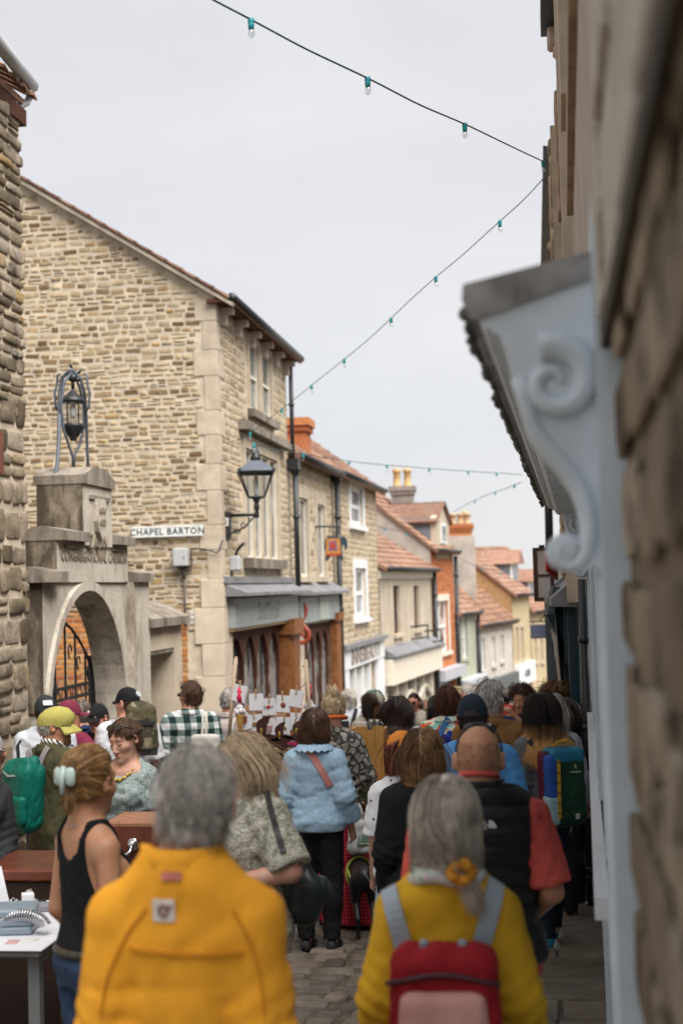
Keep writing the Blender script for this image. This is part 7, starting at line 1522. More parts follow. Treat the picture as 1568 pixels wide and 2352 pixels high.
mb = MB(); mb.ball(H3(o22, (-.035,.1,-.012)), (.026,.01,.018), 8, 6); mb.ball(H3(o22, (.035,.1,-.012)), (.026,.01,.018), 8, 6); mb.tube([H3(o22, (-.06,.09,-.008)), H3(o22, (-.083,0,-.01))], .004, 6); part('sunglasses', mb, BLACKPL, o22['root'], True, True)
o23 = person('greyshirt', 'heavy set grey haired man in a pale grey shirt behind the card stall', 528, 1581, 13.8, -12, 'm', 'pink', 1.26, ('wide','wide'), top=dict(name='shirt', mat=cloth('pale_grey_cotton', (.46,.41,.39), .1), t=.03, sleeve=.95, hem=.8, collar=dict(h=.03)), legs=dict(mat=CHARC), hair=dict(mat=H_GREY, n=1000, style=dict(L=.03, r=.002)), h=.014)
o24 = person('blondechild', 'blonde person half hidden behind the pegged cards', 580, 1625, 12.6, 200, 'f', 'fair', 1.0, ('bent','down'), (0,-14,0), top=dict(name='top', mat=cloth('taupe_cloth', (.35,.28,.22)), t=.02), legs=dict(mat=DENIM), hair=dict(mat=H_GOLD, n=900, style=bob(.3, .003)), face=True, h=.016)
o25 = person('navyback', 'person in a navy jacket with tied golden hair behind the card stall', 640, 1640, 13.0, -40, 'f', 'fair', 1.05, top=dict(name='jacket', mat=NAVY, t=.026), legs=dict(mat=DENIM), hair=dict(mat=H_GOLD, n=900, style=bob(.3, .003)), h=.016)
o26 = person('whitehair', 'white haired woman in a white shirt by the white shop', 801, 1584, 19, -8, 'f', 'pink', 1.12, ('down','bent'), top=dict(name='shirt', mat=WHITETEE, t=.024, sleeve=1.0, hem=.8), legs=dict(mat=DENIM), hair=dict(mat=H_WHITE, n=900, style=bob(.26, .0035, lift=.012, vol=.002)), h=.018)
o27 = person('scarf', 'woman in a green headscarf bending over the stall', 862, 1606, 14.6, -118, 'f', 'tan', 1.05, ('fwd','fwd'), (0,-22,0), 16, top=dict(name='jacket', mat=cloth('stone_canvas', (.32,.28,.23)), t=.026, hem=.84), legs=dict(mat=CHARC), hair=dict(mat=H_DK, n=900, style=bob(.30, .003)), face=True, h=.014, H=1.62)
mb = MB(); V = []; n = 20
for t in np.linspace(0, 1, 6):
 for j in range(n): a = 2*math.pi*j/n; V.append(H3(o27, (.092*math.cos(a)*math.cos(t*1.35), -.012+.115*math.sin(a)*math.cos(t*1.35), .03+.10*math.sin(t*1.45))))
mb.add(V, [(i*n+j, i*n+(j+1)%n, (i+1)*n+(j+1)%n, (i+1)*n+j) for i in range(5) for j in range(n)]); part('headscarf', mb, blotchy('green_headscarf', [(.10,.24,.20),(.36,.34,.26),(.09,.055,.035),(.25,.38,.33)], 22), o27['root'], True, True)
o28 = person('facegirl', 'pale faced dark haired woman in black facing the camera far off', 884, 1616, 18, 172, 'f', 'fair', 1.0, top=dict(name='top', mat=BLACKCL, t=.02), legs=dict(mat=CHARC), hair=dict(mat=H_DK, n=600, style=bob(.35, .0035)), face=True, h=.018)
o29 = person('darklong', 'woman with long dark hair in a white short sleeved blouse', 913, 1601, 13.0, -8, 'f', 'fair', 1.06, ('down','wide'), top=dict(name='blouse', mat=WHITETEE, t=.024, st=.045, sleeve=.85, flare=1.5, neck=1.44), legs=dict(mat=DENIMDK), hair=dict(mat=H_DK, n=1500, style=bob(.36, .0024, lift=.014, vol=.002, wave=.002)), h=.013)
o30 = person('sunman', 'man in dark glasses and a beige shirt facing the camera', 949, 1594, 18.5, 168, 'm', 'red', 1.1, top=dict(name='shirt', mat=cloth('oatmeal_linen', (.42,.38,.32)), t=.024, collar=dict(h=.04)), legs=dict(mat=CHARC), hair=dict(mat=H_DK, n=700, style=SHORT), face=True, h=.016)
face_parts(o30); glasses(o30, BLACKPL, LENS, 'eyes')
FLORAL = blotchy('tropical_print', [(.25,.52,.46),(.55,.66,.60),(.62,.025,.02),(.02,.05,.30),(.30,.60,.55),(.03,.22,.12),(.60,.10,.02),(.10,.30,.50),(.62,.62,.50),(.45,.02,.06)], 17)
o31 = person('floral', 'man with brushed up brown hair in a bright tropical print shirt', 1026, 1582, 12.4, 6, 'm', 'red', 1.08, ('down','down'), (8,0,0), top=dict(name='tropical_shirt', mat=FLORAL, t=.026, st=.03, sleeve=1.0, hem=.82, collar=dict(h=.04)), legs=dict(mat=PALEDENIM), hair=dict(mat=hair_mat('chestnut_hair', (.085,.03,.015)), n=1500, style=dict(L=.06, r=.002, lift=.03, vol=.006)), h=.013)
o32 = person('darkgirl', 'dark haired woman beside the tropical print shirt', 1003, 1598, 13.6, 25, 'f', 'fair', 1.0, top=dict(name='top', mat=cloth('lilac_white', (.56,.54,.58)), t=.02), legs=dict(mat=DENIM), hair=dict(mat=H_DK, n=800, style=bob(.3, .003)), h=.017)
o33 = person('baldold', 'elderly bald man in glasses looking left beyond the navy cap', 1077, 1570, 13.0, 35, 'm', 'pink', 1.05, ('down','down'), (30,-4,0), top=dict(name='shirt', mat=cloth('white_linen', (.6,.6,.6)), t=.022, sleeve=1.0), legs=dict(mat=CHARC), hair=dict(mat=H_WHITE, n=500, style=dict(L=.02, r=.0018, zmax=-.01)), face=True, h=.013, bald=True)
mb = MB(); mb.tube([H3(o33, (.034*-1+.02*math.cos(a), .1, -.014+.016*math.sin(a))) for a in np.linspace(0, 6.28, 13)], .002, 5, False); mb.tube([H3(o33, (-.054,.098,-.01)), H3(o33, (-.083,0,-.01))], .002, 5); part('spectacles', mb, BLACKPL, o33['root'], True, True)
o34 = person('curlnavy', 'curly dark haired man in navy facing this way', 1196, 1580, 13.6, 150, 'm', 'tan', 1.05, ('face','down'), (10,-5,0), top=dict(name='top', mat=NAVY, t=.024), legs=dict(mat=CHARC), hair=dict(mat=H_BRN, n=1300, style=dict(L=.07, r=.0025, wave=.012, lift=.03, vol=.012)), face=True, h=.014)
o35 = person('greylong', 'woman with grey hair and sunglasses on her head, in a pale blouse', 1266, 1597, 10.7, -12, 'f', 'fair', 1.0, top=dict(name='blouse', mat=cloth('pale_lilac', (.50,.50,.56)), t=.022), legs=dict(mat=CHARC), hair=dict(mat=H_GREY, n=1300, style=bob(.30, .0022, lift=.012, vol=.002)), h=.014)
glasses(o35, BLACKPL, LENS, 'top')
o36 = person('mustardcurl', 'sandy curly haired man in a mustard top by the teal shopfront', 1277, 1575, 12.0, -8, 'm', 'fair', 1.08, ('down','down'), (-10,0,0), top=dict(name='top', mat=cloth('mustard_cotton', (.36,.20,.05)), t=.024, collar=dict(h=.03)), legs=dict(mat=CHARC), hair=dict(mat=H_CURL, n=1600, style=dict(L=.08, r=.0024, wave=.014, lift=.035, vol=.014)), h=.0135)
o37 = person('blackgirl', 'woman with long dark hair in a black coat beside the teal shopfront', 1296, 1606, 11.2, -10, 'f', 'fair', 1.0, top=dict(name='coat', mat=BLACKCL, t=.026, hem=.6), legs=dict(mat=BLACKCL), hair=dict(mat=H_DK, n=900, style=bob(.4, .003)), h=.015, shoes=(.02,.02,.022))
# -- far down the street: small figures
FAR = [('far person with brown hair in a rust top', 1229, 1592, 23, 'm', H_BRN, (.30,.10,.05), 10), ('far blonde person in a cream top beyond the tropical shirt', 984, 1604, 21, 'f', H_BLD, (.55,.48,.38), 170), ('far dark haired person in a denim jacket', 964, 1608, 24, 'm', H_DK, (.12,.2,.32), 20), ('far person in a white top near the cream house', 1042, 1590, 26, 'f', H_BRN, (.6,.6,.6), 180), ('far person in a red top down the hill', 1160, 1592, 25, 'm', H_DK, (.45,.05,.05), 0), ('far person in grey near the white shop door', 838, 1596, 24, 'm', H_BRN, (.2,.2,.22), 175), ('far person in a green top in the crowd', 1105, 1600, 27, 'f', H_GOLD, (.08,.2,.1), 5), ('far person in a pale blue shirt in the crowd', 1052, 1604, 22, 'm', H_BRN, (.3,.42,.55), 15)]
for i, (lb, px, py, Y, sx, hm, cc, yw) in enumerate(FAR):
 person('far%d' % i, lb, px, py, Y, yw, sx, 'fair', 1.05, top=dict(name='top', mat=cloth('far_cloth_%d' % i, cc), t=.022, folds=.006), legs=dict(mat=DENIMDK), hair=dict(mat=hm, n=300, style=bob(.24, .005) if sx == 'f' else dict(L=.05, r=.004)), h=.024, face=yw > 90)
# ================================================================== THINGS CARRIED, STALLS, LAMPS, SIGNS
def root_at(name, p, label, cat, group=None, rz=0): return thing(name, p, label, cat, group, rz)
def lpt(root, p): return np.array(MW[root] @ Vector(p))
def quad_on(name, o, S, px, py, w, h_, mat, up=None, parent=None, lift=.003, shape=None):
 """a small sewn-on patch, lying on the surface seen at a photograph position"""
 p, n = hit_on(o, S['root'], px, py)
 if p is None: return None, None
 U = Vector((0,0,1)).cross(n).normalized(); V = n.cross(U); mb = MB(); poly = shape or [(-w/2,-h_/2),(w/2,-h_/2),(w/2,h_/2),(-w/2,h_/2)]
 mb.prism(poly, .004, p+n*lift, U, V, n); ob = part(name, mb, mat, parent or S['root']); return ob, (p+n*(lift+.0045), U, V)
PATCHW = M_('woven_white', (.66,.62,.58), .9, .15, 30); PRINTBR = M_('brown_print', (.22,.10,.08), .9, .3, 40); WHITEPR = M_('white_print', (.70,.70,.70), .8, .05, 30); INK = M_('black_ink', (.02,.02,.022), .8, .1)
def words(name, body, size, fr, mat, parent, dx=0, dy=0, wx=1.0, depth=.001):
 p, U, V = fr; return text(name, body, size, p+U*dx+V*dy, U, V, mat, parent, depth, wx=wx)
# -- details of the orange fleece: label, collar tag, seams
ob, fr = quad_on('jacket_label', o1['top'], o1, 378, 2090, .052, .05, PATCHW)
if ob:
 p, U, V = fr; mb = MB(); mb.tube([p+U*(.010*math.cos(t))+V*(.012*math.sin(t)) for t in np.linspace(.4, 5.6, 12)], .0042, 6); mb.tube([p+U*.004+V*-.006, p+U*.018+V*.013], .004, 6); part('label_print', mb, PRINTBR, ob)
strap_on('yoke_seam', o1['top'], o1, [(300,2178),(400,2190),(470,2192),(560,2185)], .006, cloth('orange_seam', (.62,.24,.02)), n=10)
p_, n_ = hit_on(o1['top'], o1['root'], 395, 2010)
if p_ is not None: quad_on('collar_tag', o1['top'], o1, 395, 2012, .045, .018, M_('red_white_tag', (.55,.18,.16), .8, .6, 40))
for pts in ([(232,2330),(246,2240),(290,2150),(338,2085)], [(606,2330),(600,2250),(575,2160),(535,2090)]): strap_on('sleeve_seam', o1['top'], o1, pts, .005, _cl['orange_seam'], n=14, t=.003)
# -- quilted vest: channels and the chest logo on the back
for i, py in enumerate((1800, 1836, 1872, 1912, 1952, 1992, 2034, 2076)):
 strap_on('quilt_seam', o3['top'], o3, [(1040,py),(1100,py+4),(1160,py+6),(1212,py+4)], .007, M_('quilt_seam_thread', (.006,.006,.007), .8, .1), n=10)
p_, n_ = hit_on(o3['top'], o3['root'], 1118, 1894)
if p_ is not None:
 U = Vector((0,0,1)).cross(n_).normalized(); V = n_.cross(U); fr = (p_+n_*.006, U, V); lg = MB()
 for r0, r1 in ((.004,.0095),(.0125,.018),(.021,.0265)):
  A = [(r1*math.cos(t), r1*math.sin(t)) for t in np.linspace(0, math.pi/2, 9)]+[(r0*math.cos(t), r0*math.sin(t)) for t in np.linspace(math.pi/2, 0, 9)]; lg.prism(A, .001, fr[0]+U*.006-V*.012, U, V, n_)
 lgo = part('dome_logo', lg, WHITEPR, o3['root'])
 for i, wd in enumerate(('THE', 'NORTH', 'FACE')): words('logo_words', wd, .0125, fr, WHITEPR, o3['root'], -.016+.000*i, .008-.0105*i, 1.0)
# ------------------------------------------------------------------ bags
def backpack(name, label, S, c, half, rm, mat, yaw=0, h=.009, parts=(), grp=None, taper=.1, wr=.004):
 """a soft pack standing behind its wearer; c in the wearer's local space"""
 w = W_(S, c); root = root_at(name, w, label, 'backpack', grp, S['root'].rotation_euler[2]+R_(yaw))
 b = soft('body', [rbox((0,0,0), half, rm, None, taper)], mat, root, h, wr, 3); return root, b
RED = cloth('red_canvas', (.28,.012,.018), .25); ROSE = cloth('pink_striped_weave', (.55,.30,.26), .3, .9, 60, .5); GREYSTRAP = cloth('blue_grey_webbing', (.36,.42,.47), .15)
k = o2['k']
rb_, body_ = backpack('backpack', 'small red backpack with a pink striped pocket and grey blue straps', o2, (0, -.225*k, 1.10*k), (.145,.075,.20), .05, RED)
soft_p = soft('pocket', [rbox((0,-.070,-.015), (.115,.030,.115), .03, None, .1)], ROSE, rb_, .009, .002, 5)
mb = MB(); mb.tube([(x*.145, -.078+.012*abs(x)**3, .138+.014*math.cos(x*2.4)-.01) for x in np.linspace(-1, 1, 13)], .007, 6); part('zip', mb, M_('dark_zip', (.05,.012,.018), .5, .2, 60), rb_, True, True)
for sg in (-1, 1):
 pts = [(889,2012),(901,2070),(915,2130),(928,2180)] if sg < 0 else [(1138,2014),(1130,2070),(1115,2130),(1098,2182)]
 strap_on('shoulder_strap', o2['top'], o2, pts, .048, GREYSTRAP, rb_, .008, 12)
 mb = MB(); mb.bbox((sg*.05-.012, -.02, .185), (sg*.05+.012, .0, .215), .006); part('buckle', mb, M_('grey_buckle', (.22,.25,.28), .4, .1), rb_, False, True)
SCF = blotchy('green_white_scarf', [(.55,.60,.56),(.62,.63,.60),(.20,.32,.24),(.50,.55,.55),(.60,.45,.42)], 45)
mb = MB(); nn = o2['neck']; kk = o2['k']
for j, (rr, zz, th) in enumerate(((.078, .018, .022), (.088, -.004, .022), (.078, .036, .018))): mb.tube([(nn[0]+rr*math.cos(a), nn[1]+rr*math.sin(a), nn[2]+zz+.008*math.sin(a*3+j)-.012*math.sin(a)) for a in np.linspace(0, 2*math.pi, 29)], th, 8, False)
part('neck_scarf', mb, SCF, o2['root'], True, True)
S = o2; mb = MB(); r = random.Random(4); ct = H3(S, (.050,-.154,-.128))
for i in range(15): a = i*2*math.pi/15; mb.ball(ct+np.array((.026*math.cos(a), -.008+.008*math.sin(i*2), .022*math.sin(a))), (r.uniform(.013,.02), .016, r.uniform(.013,.02)), 8, 6)
part('scrunchie', mb, cloth('gold_satin', (.50,.21,.02), .3, .35, 60, .3), S['root'], True, True)
# -- the colourful pack of the woman in grey
k = o10['k']
cp, cb_ = backpack('backpack', 'bright patchwork backpack in green and blue with yellow daisy chain webbing', o10, (.02, -.235*k, 1.13*k), (.135,.085,.25), .06, cloth('forest_green_nylon', (.012,.055,.028), .3, .45, 120, .3, .5), yaw=-6)
PB = cloth('cobalt_nylon', (.03,.10,.42), .2, .5, 120, .2, .5); PT = cloth('teal_blue_nylon', (.03,.20,.34), .2, .5, 120, .2); PM = cloth('plum_nylon', (.12,.015,.04), .2, .5, 120, .2); YW = M_('yellow_webbing', (.60,.33,.02), .7, .1, 30)
soft('top_panel', [rbox((.005,-.0,.205), (.12,.092,.05), .04)], PT, cp, .009, .003, 6); soft('blue_panel', [rbox((-.105,-.035,.05), (.038,.055,.17), .03)], PB, cp, .009, .003, 7); soft('plum_panel', [rbox((-.128,.035,.05), (.022,.055,.18), .02)], PM, cp, .009, .002, 8)
pts = [(-.070-.004*t, -.092-.0*t, .18-.37*t) for t in np.linspace(0, 1, 7)]
mb = MB(); mb.ribbon(pts, (0,-1,0), .022, .006); wb = part('webbing', mb, YW, cp, False, True)
mb = MB()
for i in range(6): z = .17-.065*i; mb.box((-.087,-.104,z-.003), (-.057,-.097,z+.003))
part('bar_tack', mb, M_('brown_thread', (.12,.05,.02), .8), wb, False, True)
mb = MB(); mb.ribbon([(-.06,.03,.25), (-.03,.0,.29), (.03,-.01,.30), (.07,.0,.26)], (0,-.3,1), .02, .006); part('grab_handle', mb, YW, cp, False, True)
soft('mesh_pocket', [rbox((-.105,-.03,-.14), (.045,.065,.10), .03)], M_('pale_blue_mesh', (.34,.50,.55), .8, .25, 160, .6, 300), cp, .009, .002, 9)
mb = MB(); mb.lathe([(.028,-.09),(.03,-.08),(.03,.02),(.018,.045),(.018,.065),(.02,.065),(.02,.08),(.005,.082)], 12, (-.108,-.03,-.06)); part('water_bottle', mb, M_('clear_bottle', (.40,.45,.47), .15, .1), cp, True, True)
mb = MB(); mb.bbox((.035,-.099,-.20), (.065,-.094,-.165), .002); lb = part('pack_label', mb, PATCHW, cp, False, True); mb = MB(); mb.tube([(.05+.008*math.cos(t), -.0995, -.1825+.008*math.sin(t)) for t in np.linspace(0, 6.28, 13)], .0015, 5, False); part('label_print', mb, INK, lb, False, True)
text('pack_words', 'cotopaxi', .021, (.045,-.0935,.105), (1,0,0), (0,0,1), M_('cream_print', (.62,.58,.42), .8), cp, .0012, local=True)
mb = MB(); mb.prism([(-.007,-.012),(-.004,-.012),(-.003,0),(.004,0),(.005,-.012),(.008,-.012),(.008,.006),(.004,.009),(-.002,.008),(-.002,.022),(-.008,.02),(-.007,.008)], .0015, (.045,-.0935,.135), (1,0,0), (0,0,1), (0,-1,0)); part('llama_emblem', mb, _mc['cream_print'], cp, False, True)
strap_on('shoulder_strap', o10['top'], o10, [(1216,1700),(1230,1716),(1246,1734)], .055, M_('dark_padded_strap', (.03,.028,.025), .8, .2), cp, .012, 8)
# white canvas shoes and blue socks of the same woman
for s in 'LR':
 a = o10['an'+s]; k = o10['k']; mb = MB(); mb.tube([(a[0], a[1], .06*k), (a[0], a[1], .145*k)], .043*k, 10); part('sock', mb, cloth('turquoise_sock', (.03,.22,.36)), o10['root'], True, True)
 rot = Matrix.Translation((a[0], a[1], 0)) @ Matrix.Rotation(R_(72), 4, 'Z'); V = []; n = 12; zz = [(-.065,.028,.045),(-.04,.038,.065),(.02,.040,.062),(.08,.046,.042),(.14,.050,.032),(.18,.040,.026),(.2,.02,.014)]
 for y_, hw, ht in zz:
  for i in range(n): t = 2*math.pi*i/n; V.append(rot @ Vector((hw*k*math.cos(t), y_*k, .022+max(-.008, ht*k*(1+math.sin(t))-.01))))
 m = len(zz); F = [(i*n+j, i*n+(j+1)%n, (i+1)*n+(j+1)%n, (i+1)*n+j) for i in range(m-1) for j in range(n)]+[tuple(range(n-1,-1,-1)), tuple(range((m-1)*n, m*n))]
 sh_ = part('shoe', MB().add(V, F), M_('white_canvas', (.62,.60,.56), .8, .15, 30), o10['root'], True, True)
 poly = [(hw*k*1.06*sg, y_*k) for sg in (1,) for y_, hw, ht in zz]+[(-hw*k*1.06, y_*k) for y_, hw, ht in zz[::-1]]; mb = MB(); mb.prism(poly, .03, rot @ Vector((0,0,.002)), rot.to_3x3() @ Vector((1,0,0)), rot.to_3x3() @ Vector((0,1,0)), (0,0,1)); part('sole', mb, M_('white_rubber', (.58,.56,.50), .6, .15, 20), sh_, False, True)
 mb = MB(); [mb.ball(rot @ Vector((-.040*k, (.02+.022*i)*k, .075*k-.006*i)), .0045, 6, 4) for i in range(5)]; part('eyelet', mb, INK, sh_, False, True)
# -- olive jacket man: lime flat cap, glasses, scarf, green pack
S = o11; mb = MB(); V = []; n = 26; rows = [(0,-.006,1.0,0),(.0,.030,1.05,.004),(.2,.064,.99,.014),(.5,.096,.74,.024),(.8,.112,.36,.03),(1,.116,.05,.034)]
for _, z, sc_, fy in rows:
 for j in range(n): a = 2*math.pi*j/n; V.append(H3(S, (.092*math.cos(a)*sc_, -.008+.112*math.sin(a)*sc_+fy*(1+.8*max(0, math.sin(a))), z-.03*max(0, math.sin(a))*(1 if sc_ > .7 else .4)+.0)))
mb.add(V, [(i*n+j, i*n+(j+1)%n, (i+1)*n+(j+1)%n, (i+1)*n+j) for i in range(len(rows)-1) for j in range(n)]+[tuple(range((len(rows)-1)*n, len(rows)*n))]); LIME = cloth('lime_cotton', (.40,.36,.10), .12); fc = part('flat_cap', mb, LIME, S['root'], True, True)
mb = MB(); V = [H3(S, (.085*math.cos(a)*q, -.008+.112*math.sin(a)*q+(q-1)*.05, .004-.02*(q-1)*6-.01*math.cos(a)**2)) for q in (1.0, 1.22, 1.42) for a in np.linspace(.35, math.pi-.35, 11)]; V2 = [Vector(v)+Vector((0,0,-.008)) for v in V]
F = [(i*11+j, i*11+j+1, (i+1)*11+j+1, (i+1)*11+j) for i in (0,1) for j in range(10)]; mb.add(V, F); mb.add(V2, [f[::-1] for f in F]); part('cap_peak', mb, LIME, fc, True, True)
mb = MB(); mb.tube([H3(S, (.078,-.02,-.0)), H3(S, (.083,.05,-.006)), H3(S, (.062,.098,-.012))], .0025, 5); mb.tube([H3(S, (.034+.024*math.cos(a), .102, -.014+.018*math.sin(a))) for a in np.linspace(0, 6.28, 13)], .003, 5, False); mb.tube([H3(S, (-.034+.024*math.cos(a), .102, -.014+.018*math.sin(a))) for a in np.linspace(0, 6.28, 13)], .003, 5, False); part('spectacles', mb, BLACKPL, S['root'], True, True)
sm = N('striped_scarf'); w_ = sm.n('ShaderNodeTexWave', wave_type='BANDS', bands_direction='DIAGONAL'); w_.inputs['Scale'].default_value = 17; w_.inputs['Distortion'].default_value = 2.5; sm.l(sm.co(), w_.inputs['Vector']); STR = sm.fin(sm.ramp(w_.outputs['Fac'], [(.5,(.62,.60,.56)),(.6,(.03,.03,.04))], 'CONSTANT'), .9, 0, .2)
nn = S['neck']; mb = MB(); [mb.tube([(nn[0]+rr*math.cos(a), nn[1]+.012+rr*math.sin(a), nn[2]+zz-.02*math.sin(a)) for a in np.linspace(0, 2*math.pi, 27)], th, 8, False) for rr, zz, th in ((.070,.012,.022),(.066,.040,.020),(.078,-.012,.022))]; part('scarf', mb, STR, S['root'], True, True)
mb = MB(); [mb.tube([(nn[0]+.06, nn[1]+.09+.01*i, nn[2]+.02), (nn[0]+.07, nn[1]+.12, nn[2]-.06-.02*i)], .022, 7) for i in range(2)]; part('scarf_end', mb, blotchy('yellow_blue_scarf', [(.5,.36,.04),(.55,.55,.52),(.05,.12,.4)], 30), S['root'], True, True)
k = S['k']; GRN = cloth('emerald_nylon', (.004,.125,.095), .25, .5, 150, .3, .7)
wc = P(56, 1822, 8.62); gp = root_at('backpack', wc, 'emerald green roll top backpack with grey straps worn by the olive jacket man', 'backpack', None, R_(-40))
soft('body', [rbox((0,0,-.03), (.15,.085,.21), .07, None, -.25), rbox((.01,.0,.17), (.125,.05,.05), .03, eul(0,0,-8))], GRN, gp, .009, .006, 11, .05, fr=(16,40))
soft('front_pocket', [rbox((.04,-.075,-.09), (.10,.03,.09), .03)], GRN, gp, .009, .003, 12)
mb = MB(); mb.ribbon([(-.10,-.088,.14), (-.02,-.098,.115), (.07,-.092,.125), (.125,-.06,.17)], [(0,-1,.2)]*4, .012, .004); part('zip', mb, M_('grey_zip', (.35,.35,.36), .5), gp, False, True)
GST = cloth('grey_webbing', (.28,.26,.26), .15); mb = MB(); mb.tube([(-.10,.02,.20), (-.09,.01,.29), (-.02,.0,.335), (.05,.01,.30), (.08,.02,.20)], .012, 8, True, .4); part('grab_handle', mb, GST, gp, True, True)
mb = MB(); mb.ribbon([(-.12,-.07,.07), (-.135,-.10,-.0), (-.13,-.09,-.10)], [(-.3,-1,0)]*3, .03, .006); part('side_strap', mb, GST, gp, False, True)
mb = MB(); mb.bbox((.0,-.105,-.205), (.042,-.098,-.175), .002); lb = part('pack_label', mb, PATCHW, gp, False, True); text('label_words', 'ROKA', .013, (.021,-.1055,-.19), (1,0,0), (0,0,1), INK, lb, .001, local=True)
strap_on('shoulder_strap', o11['top'], o11, [(62,1770),(66,1735),(74,1700),(86,1672)], .042, GST, gp, .008, 8); strap_on('shoulder_strap', o11['top'], o11, [(92,1765),(100,1735),(118,1708),(146,1690)], .042, GST, gp, .008, 8)
# -- white tee man's camouflage pack
S = o16; k = S['k']; CAMO = blotchy('camouflage_nylon', [(.06,.055,.035),(.14,.12,.075),(.22,.19,.13),(.035,.032,.025),(.10,.085,.05)], 13)
wc = P(325, 1672, 11.75); cm = root_at('backpack', wc, 'camouflage backpack on the man in the white tee shirt', 'backpack', None, R_(20))
soft('body', [rbox((0,0,0), (.135,.08,.22), .07, None, .2)], CAMO, cm, .011, .004, 13); soft('front_pocket', [rbox((0,-.07,-.07), (.105,.035,.11), .03)], CAMO, cm, .011, .002, 14)
mb = MB(); mb.box((-.11,-.115,.03), (.11,-.085,.06)); part('black_band', mb, INK, cm, False, True); mb = MB(); mb.box((-.125,-.085,-.225), (.125,.08,-.16)); part('black_base', mb, INK, cm, False, True)
strap_on('shoulder_strap', o16['top'], o16, [(272,1625),(290,1612),(308,1630)], .05, CAMO, cm, .01, 8); strap_on('shoulder_strap', o16['top'], o16, [(330,1618),(336,1626),(338,1640)], .045, CAMO, cm, .01, 6)
# -- straps and shoulder bags on the others
PINKL = M_('pink_leather', (.50,.20,.18), .5, .1, 8, .1)
st = thing('crossbody_strap', W_(o5, (0,-.15,1.2)), 'pink leather crossbody strap over the pale denim shirt', 'bag strap'); strap_on('strap', o5['top'], o5, [(704,1716),(722,1742),(740,1772),(758,1806)], .045, PINKL, st, .006, 14)
bs_ = thing('crossbody_strap', W_(o31, (0,-.15,1.2)), 'blue bag strap across the tropical print shirt', 'bag strap'); strap_on('strap', o31['top'], o31, [(1046,1618),(1034,1640),(1020,1665),(1008,1690)], .05, M_('blue_webbing', (.03,.12,.30), .7, .1), bs_, .006, 12)
ws_ = thing('crossbody_strap', W_(o26, (0,-.15,1.2)), 'black bag strap on the white haired woman', 'bag strap'); strap_on('strap', o26['top'], o26, [(818,1628),(812,1650),(806,1672)], .05, INK, ws_, .006, 10)
tb = thing('tote_bag', W_(o22, (.2,-.16,1.1)), 'white cotton tote bag hanging from the checked shirt man\'s shoulder', 'tote bag'); CANV = cloth('white_canvas_bag', (.58,.55,.50), .12)
for dx in (0, 9): strap_on('handle', o22['top'], o22, [(463+dx,1615),(466+dx,1660),(462+dx,1705)], .022, CANV, tb, .006, 10)
soft('bag', [rbox(lpt(tb, P(472,1730,12.75)), (.13,.04,.17), .035)], CANV, tb, .014, .006, 4)
# dark leather shoulder bag of the blonde woman
bag_c = P(680, 2050, 5.62); lb_ = thing('leather_bag', bag_c, 'large soft dark green leather shoulder bag hanging at the blonde woman\'s hip', 'bag', None, R_(12))
LEATHER = M_('dark_green_leather', (.010,.020,.020), .32, .3, 9, .5, 180, spec=.6)
soft('body', [rbox((0,0,-.02), (.115,.055,.10), .05, eul(0,0,14), -.3), rbox((.02,0,.06), (.05,.03,.08), .03, eul(0,0,-14))], LEATHER, lb_, .008, .006, 21, .05, fr=(14,34))
strap_on('strap', o4['top'], o4, [(612,1818),(618,1850),(628,1885),(640,1925),(652,1960)], .022, M_('black_leather', (.012,.012,.012), .4, .1), lb_, .006, 16)
mb = MB(); mb.tube([P(655,1955,5.6), P(672,1985,5.55), P(690,2000,5.55)], .008, 6); part('strap_end', mb, _mc['black_leather'], lb_, True)
# paper cups
def cup(px, py, Y, lab, colr, tilt=0):
 c = P(px, py, Y); t = thing('paper_cup', c, lab, 'cup'); M = Matrix.Rotation(R_(tilt), 3, 'X'); mb = MB(); mb.lathe([(.028,-.055),(.029,-.052),(.038,.045),(.036,.048)], 14, (0,0,0), M); part('cup_body', mb, M_('cup_'+lab[:5], colr, .7, .1), t, True, True); mb = MB(); mb.lathe([(.040,.044),(.041,.05),(.037,.056),(.036,.064),(.01,.064)], 14, (0,0,0), M); part('cup_lid', mb, WHITEP, t, True, True)
 mb = MB(); mb.lathe([(.0305,-.03),(.036,.02)], 14, (0,0,0), M); part('cup_sleeve', mb, M_('sleeve_'+lab[:5], sc(colr, .8), .8, .1), t, True, True)
cup(286, 1654, 12.3, 'white paper cup held by the boy in the black cap', (.62,.60,.57), 60)
cup(305, 1726, 11.6, 'pink paper cup with a white lid beside the white tee shirt', (.42,.20,.24), 0)
# ------------------------------------------------------------------ jewellery table, chest and cabinet on the left
g6 = G(6.3); tz = .50; x1 = P(104, 2225, 5.9).x
jt = thing('market_table', (x1-1.0, 6.25, g6), 'market table under a white cloth laid with jewellery, lower left corner', 'table')
mb = MB(); mb.bbox((x1-2.0, 5.85, tz-.03), (x1, 6.75, tz), .01); part('table_top', mb, M_('grey_table_top', (.20,.19,.18), .7, .2), jt)
mb = MB(); mb.bbox((x1-2.0, 5.83, tz+.001), (x1+.012, 6.77, tz+.012), .005); part('white_cloth', mb, M_('white_table_cloth', (.58,.58,.62), .9, .06, 9, .4, 14, bdist=.02), jt)
for a, b in ((-.06, 5.95), (-.06, 6.65), (-1.9, 5.95), (-1.9, 6.65)): mb = MB(); mb.box((x1+a-.025, b-.025, g6-.05), (x1+a+.025, b+.025, tz-.03)); part('leg', mb, M_('grey_metal', (.16,.16,.16), .5, .1), jt)
zt_ = tz+.012
